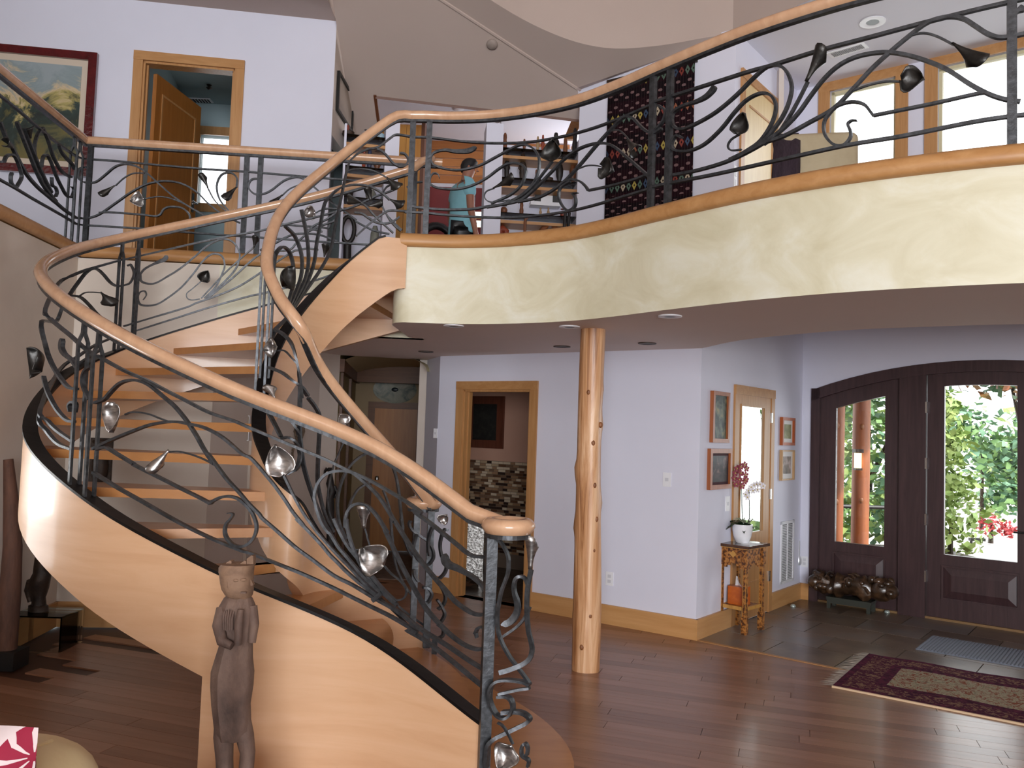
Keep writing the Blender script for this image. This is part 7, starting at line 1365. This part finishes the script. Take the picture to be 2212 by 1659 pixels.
root = thing('picture_ledge', 'white framed pair of dark prints standing under the middle shelf', 'picture', ledge.w((t0+t1)/2, z0, .01)); mb = MB(); mb.pbox(ledge, t0, t1, z0-.03, z0+.01, -.06, .06); part(root, 'ledge', mb, m_white); mb = MB(); mb.pbox(ledge, t0+.05, t1-.02, z0+.01, z1, -.02, -.005); part(root, 'card', mb, m_white)
for k in (0, 1): a = t0+.05+k*.2; mb = MB(); mb.pbox(ledge, a, a+.07, z0+.015, z1-.01, -.005, .0); part(root, 'dark_print', mb, flat('dark_photo', (52, 50, 50), .6))
zf = UPF+.01
root = thing('carved_bird', 'red-brown carved heron bowing at the foot of the shelves', 'carving', pl2_.w(pl2_.hit(1088, 490)[0], zf, -.12)); q = [pl2_.pt(x, y, -.12) for x, y in ((1082, 505), (1080, 493), (1088, 489), (1096, 494), (1099, 506))]; mb = MB(); mb.tube([q[0]-[0, 0, .28], q[0], q[1], q[2], q[3], q[4]-[0, 0, .05]], [.05, .06, .055, .05, .035, .012], 9); part(root, 'body', mb, rd_, True)
mb = MB(); mb.lathe((*wloc(root)[:2], zf), [(.08, 0), (.07, .03)], 12); part(root, 'base', mb, dk)
root = thing('walking_stick', 'slim brown forked walking stick leaning on the shelves', 'stick', pl2_.w(pl2_.hit(1133, 500)[0], zf, .03)); mb = MB(); mb.tube([pl2_.pt(1134, 505, .03)*[1, 1, 0]+[0, 0, zf], pl2_.pt(1133, 490, .03), pl2_.pt(1134, 474, .03)], .016, 7); part(root, 'shaft', mb, br, True); mb = MB(); mb.tube([pl2_.pt(1134, 478, .03), pl2_.pt(1139, 472, .03)], .01, 6); part(root, 'fork', mb, br, True)
for i, (xs, lab) in enumerate((((1172, 1176, 1186), 'left of a pair of curved brown horns at the foot of the shelves'), ((1206, 1202, 1194), 'right of a pair of curved brown horns at the foot of the shelves'))):
    root = thing('carved_horn', lab, 'horn', pl2_.w(pl2_.hit(xs[1], 500)[0], zf, -.05), 'pair of horns'); Pq = [pl2_.pt(xs[1], 506, -.05)*[1, 1, 0]+[0, 0, zf], pl2_.pt(xs[0], 500, -.05), pl2_.pt(xs[1], 492, -.05), pl2_.pt(xs[2], 487, -.05)]; mb = MB(); mb.tube(Pq, [.04, .045, .035, .008], 9); part(root, 'curve', mb, br, True)
root = thing('iron_stand', 'black two-legged iron stand at the right foot of the shelves', 'stand', pl2_.w(pl2_.hit(1218, 500)[0], zf, .05))
for x in (1214, 1222): mb = MB(); mb.tube([pl2_.pt(x, 500, .05)*[1, 1, 0]+[0, 0, zf], pl2_.pt(x+4, 475, .05), pl2_.pt(x+6, 462, .05)], .018, 7); part(root, 'leg', mb, dk, True)
# ---- rear room: detector, spotlight, dark lamp, black arched chair, wooden rail, small window
zr = 5.84
for x, y, nm, lab in ((990, 229, 'smoke_detector', 'white smoke detector on the rear room ceiling'),): p = atz(x, y, zr); root = thing(nm, lab, 'smoke detector', p-[0, 0, .05]); mb = MB(); mb.lathe(p-[0, 0, .05], [(.06, 0), (.09, .02), (.09, .05)], 16); part(root, 'case', mb, m_white, True)
p = atz(1075, 236, zr); root = thing('ceiling_fixture', 'dark round ceiling fixture in the rear room', 'ceiling light', p-[0, 0, .16]); mb = MB(); mb.lathe(p-[0, 0, .16], [(.05, 0), (.12, .06), (.15, .10), (.04, .13), (.04, .18)], 16); part(root, 'shade', mb, m_bronze, True); 
for s in (-1, 1): mb = MB(); q = aty(1078+s*4, 262, p[1]); mb.tube([(q[0], p[1], p[2]-.16), (q[0], p[1], p[2]-.55)], .008, 6); part(root, 'rod', mb, m_chrome, True)
q = aty(937, 280, 11.3); root = thing('spotlight', 'small chrome spotlight on the rear room wall', 'lamp', q); mb = MB(); mb.tube([q-[.09, 0, 0], q], .012, 6); part(root, 'arm', mb, m_chrome, True); mb = MB(); mb.ball(q, .05); part(root, 'head', mb, m_chrome, True)
q = aty(945, 480, 10.6); root = thing('black_chair', 'black round-backed chair in front of the red rear wall', 'chair', (q[0], 10.6, UPF)); mb = MB(); mb.tube([(q[0]+.26*math.cos(a), 10.6+.05*math.sin(a*2), UPF+.9+.42*math.sin(a)) for a in np.linspace(0, math.pi, 15)], .05, 8); part(root, 'backrest', mb, m_black, True); mb = MB(); mb.box((q[0], 10.6, UPF+.95), (.42, .05, .5)); part(root, 'splat', mb, m_black); mb = MB(); mb.box((q[0], 10.35, UPF+.45), (.5, .5, .06)); part(root, 'seat', mb, m_black)
for sx in (-1, 1):
    for sy in (0, 1): mb = MB(); mb.box((q[0]+sx*.22, 10.15+.42*sy, UPF+.21), (.04, .04, .42)); part(root, 'leg', mb, m_black)
for y in (466, 485):
    t, z = pq.hit(1034, y); mb = MB(); mb.pbox(pq, t-.06, t+.06, z-.05, z+.05, .02, .03); o = struct('window_%d' % (11+(y > 470)), mb, m_firh); mb = MB(); mb.pbox(pq, t-.05, t+.05, z-.045, z+.045, .03, .034); struct('window_pane', mb, flat('lit_pane', (235, 250, 240), .3, emit=2.5), False, o)
root = thing('sloped_handrail', 'orange wood sloping rail beside the right shelf wall', 'rail', (.52, 9.3, UPF)); mb = MB(); a, b = aty(1246, 232, 9.2), aty(1218, 300, 9.6); mb.prism([a, a+[.12, 0, 0], b+[.12, 0, 0], b], (0, .06, 0)); part(root, 'board', mb, m_fir); mb = MB(); mb.box((.62, 9.45, (UPF+5.0)/2), (.05, .05, 5.0-UPF)); part(root, 'support', mb, m_fir)
# ---- bedroom ceiling bits
p = atz(452, 184, 5.42); root = thing('ceiling_hook_light', 'small dark sprinkler on the bedroom ceiling', 'sprinkler', p-[0, 0, .05]); mb = MB(); mb.lathe(p-[0, 0, .05], [(.012, 0), (.035, .02), (.01, .03), (.03, .05)], 10); part(root, 'head', mb, m_bronze, True)
p = atz(430, 216, 5.42); root = thing('bedroom_vent', 'grey vent in the bedroom ceiling above the open door', 'vent', p-[0, 0, .01]); mb = MB(); mb.box(p-[0, 0, .005], (.3, .12, .01)); part(root, 'plate', mb, m_white)
for k in range(8): mb = MB(); mb.box(p+[-.12+.034*k, 0, -.013], (.016, .09, .006)); part(root, 'slat', mb, m_bronze)
# ================================================================== OUTSIDE THE DOOR
mb = MB(); mb.box((9, 17, -.16), (30, 22, .06)); struct('ground_outside', mb, mottled('pale_paving', [(190, 186, 178), (206, 202, 194)], 2, .8))
def outpt(x, y, dist): d = ray(x, y); return EC+d*(dist/d[1])
for (x, Y, r, lab) in ((1857, 11.4, .115, 'brown porch log post seen through the sidelight'), (1805, 11.0, .09, 'second porch log, cut by the left edge of the sidelight')):
    b = outpt(x, 1100, Y); root = thing('porch_log', lab, 'post', (b[0], Y, -.13)); mb = MB(); mb.tube([(b[0], Y, -.13), (b[0]+.01, Y, 1.2), (b[0]+.02, Y, 3.2)], r, 14); part(root, 'trunk', mb, mottled('stained_log', [(124, 66, 32), (168, 98, 54)], 3, .5, 0, 5, (4, 4, .4)), True)
    for zz in (.9, 1.9): mb = MB(); mb.ball((b[0]-.02, Y-r*.9, zz), .03, 1, .6, 1.4, 8, 6); part(root, 'knot', mb, m_knot, True)
b = outpt(1853, 995, 11.25); root = thing('porch_lantern', 'lit lantern fixed to the porch log', 'lamp', b-[0, 0, .15]); mb = MB(); mb.box(b, (.07, .07, .2)); part(root, 'glass', mb, flat('lantern_glow', (255, 240, 180), .4, emit=3.0)); mb = MB(); mb.box(b+[0, 0, .13], (.11, .11, .05)); mb.box(b-[0, 0, .115], (.09, .09, .03)); part(root, 'cap', mb, m_bronze)
a, c = outpt(1810, 1093, 11.9), outpt(1908, 1096, 12.4); root = thing('porch_railing', 'dark metal porch rail with posts behind the logs', 'railing', (a[0], a[1], -.13)); mb = MB(); mb.tube([a-[.3, 0, 0], c+[.6, 0, 0]], .03, 8); part(root, 'top_rail', mb, m_black)
for q in (a+[.03, 0, 0], c+[.05, 0, 0]): mb = MB(); mb.tube([(q[0], q[1], -.13), q], .028, 8); part(root, 'post', mb, m_black)
b = outpt(2098, 1200, 14.5); root = thing('path_light', 'slim grey path light standing by the shrubs', 'lamp', (b[0], 14.5, -.13)); tpz = outpt(2098, 1165, 14.5)[2]; mb = MB(); mb.tube([(b[0], 14.5, -.13), (b[0], 14.5, tpz)], .025, 6); part(root, 'pole', mb, m_black); mb = MB(); mb.box((b[0]+.1, 14.5, tpz), (.26, .08, .05)); part(root, 'head', mb, m_black)
leafmats = [mottled('leaf_green_%d' % i, c, 3, .55) for i, c in enumerate(([(88, 128, 76), (136, 170, 106)], [(120, 154, 84), (176, 194, 112)], [(72, 114, 88), (122, 160, 126)], [(150, 70, 44), (120, 110, 60)]))]
def shrub(name, lab, c, blobs, n, mats, size, cat='shrub', trunk=None):
    r_ = random.Random(hash(lab) % 999 if False else len(lab)*7+n); root = thing(name, lab, cat, (c[0], c[1], -.13))
    for mi, m_ in enumerate(mats):
        V, Fc = [], []
        for k in range(n//len(mats)):
            bx, by, bz, br = r_.choice(blobs); d = np.array([r_.gauss(0, 1), r_.gauss(0, 1), r_.gauss(0, 1)]); d /= np.linalg.norm(d)+1e-9; p = np.array(c)+[bx, by, bz]+d*br*(r_.random()**.45); a = np.array([r_.gauss(0, 1), r_.gauss(0, 1), r_.gauss(0, .6)]); a /= np.linalg.norm(a); b = np.cross(a, d+[.01, .02, .3]); b /= np.linalg.norm(b)+1e-9; s = size*r_.uniform(.6, 1.3); i = len(V); V += [p, p+a*s*.5+b*s*.3, p+a*s, p+a*s*.5-b*s*.3]; Fc.append((i, i+1, i+2, i+3))
        stuff(part(root, 'foliage', MB().add(V, Fc), m_))
    for tr_2 in (trunk or [[(0, 0, -.1), (.02, 0, blobs[0][2])]]): mb = MB(); mb.tube([np.array(c)+np.array(q) for q in tr_2], .05, 7, .025); part(root, 'stem', mb, m_bronze, True)
def gp(x, Y): b = outpt(x, 1200, Y); return (b[0], Y, 0)
shrub('garden_shrub', 'tall leafy maple filling the sidelight behind the porch logs', gp(1868, 14.2), [(0, 0, 1.6, 1.1), (-.7, .2, 2.4, .9), (.6, .1, 2.6, .9), (.1, 0, .6, .8), (-.3, 0, 3.4, .8), (.5, .3, 3.6, .8)], 3000, leafmats[:2]+leafmats[2:3], .2, 'tree', [[(0, 0, -.1), (.1, 0, 1.2), (.0, 0, 2.8)], [(.1, 0, 1.1), (.6, 0, 2.2)]])
shrub('garden_shrub', 'bright yellow-green hedge at the left of the door glass', gp(2052, 13.2), [(0, 0, .5, .7), (0, .1, 1.1, .45), (-.1, 0, 1.7, .4), (-.2, 0, 2.3, .35)], 1900, leafmats[1:2], .14)
shrub('garden_shrub', 'dark glossy magnolia branches across the top of the door glass', gp(2150, 13.6), [(-.3, 0, 3.05, .5), (.3, 0, 3.1, .55), (.1, .2, 3.5, .6), (.7, 0, 2.9, .5)], 900, leafmats[2:4], .24, 'tree', [[(.75, .3, -.1), (.7, .3, 1.6), (.3, .2, 3.1)]])
shrub('garden_shrub', 'mid green rounded tree in the middle of the door glass', gp(2120, 18), [(.2, 0, 1.7, .8), (.9, 0, 1.3, .7), (-.5, 0, 2.1, .6), (.5, 0, .7, .6), (1.4, 0, 1.9, .8)], 2000, leafmats[2:3]+leafmats[:1], .2, 'tree')
shrub('garden_shrub', 'pale tree filling the background right of the door', gp(2300, 21), [(0, 0, 2.0, 1.3), (1.2, 0, 2.6, 1.2), (-1.2, 0, 1.2, .9)], 1500, leafmats[:2], .3, 'tree')
shrub('garden_shrub', 'low red-leaved plant on the paving beyond the door', gp(2140, 15.5), [(0, 0, .25, .25), (.3, 0, .15, .15)], 220, [flat('red_leaf', (170, 50, 56), .6)], .09)
shrub('garden_shrub', 'tall leafy tree by the porch, reflected in the closet mirror', (8.9, 11.5, 0), [(0, 0, 1.0, .8), (.2, .2, 2.0, .8), (-.2, -.1, 2.9, .7), (0, .4, .4, .6)], 1400, leafmats[:2], .2, 'tree')
shrub('garden_shrub', 'green shrub at the far left behind the second porch log', gp(1780, 13.2), [(0, 0, .6, .7), (.1, 0, 1.5, .7), (0, 0, 2.5, .8)], 1300, leafmats[:2], .17)
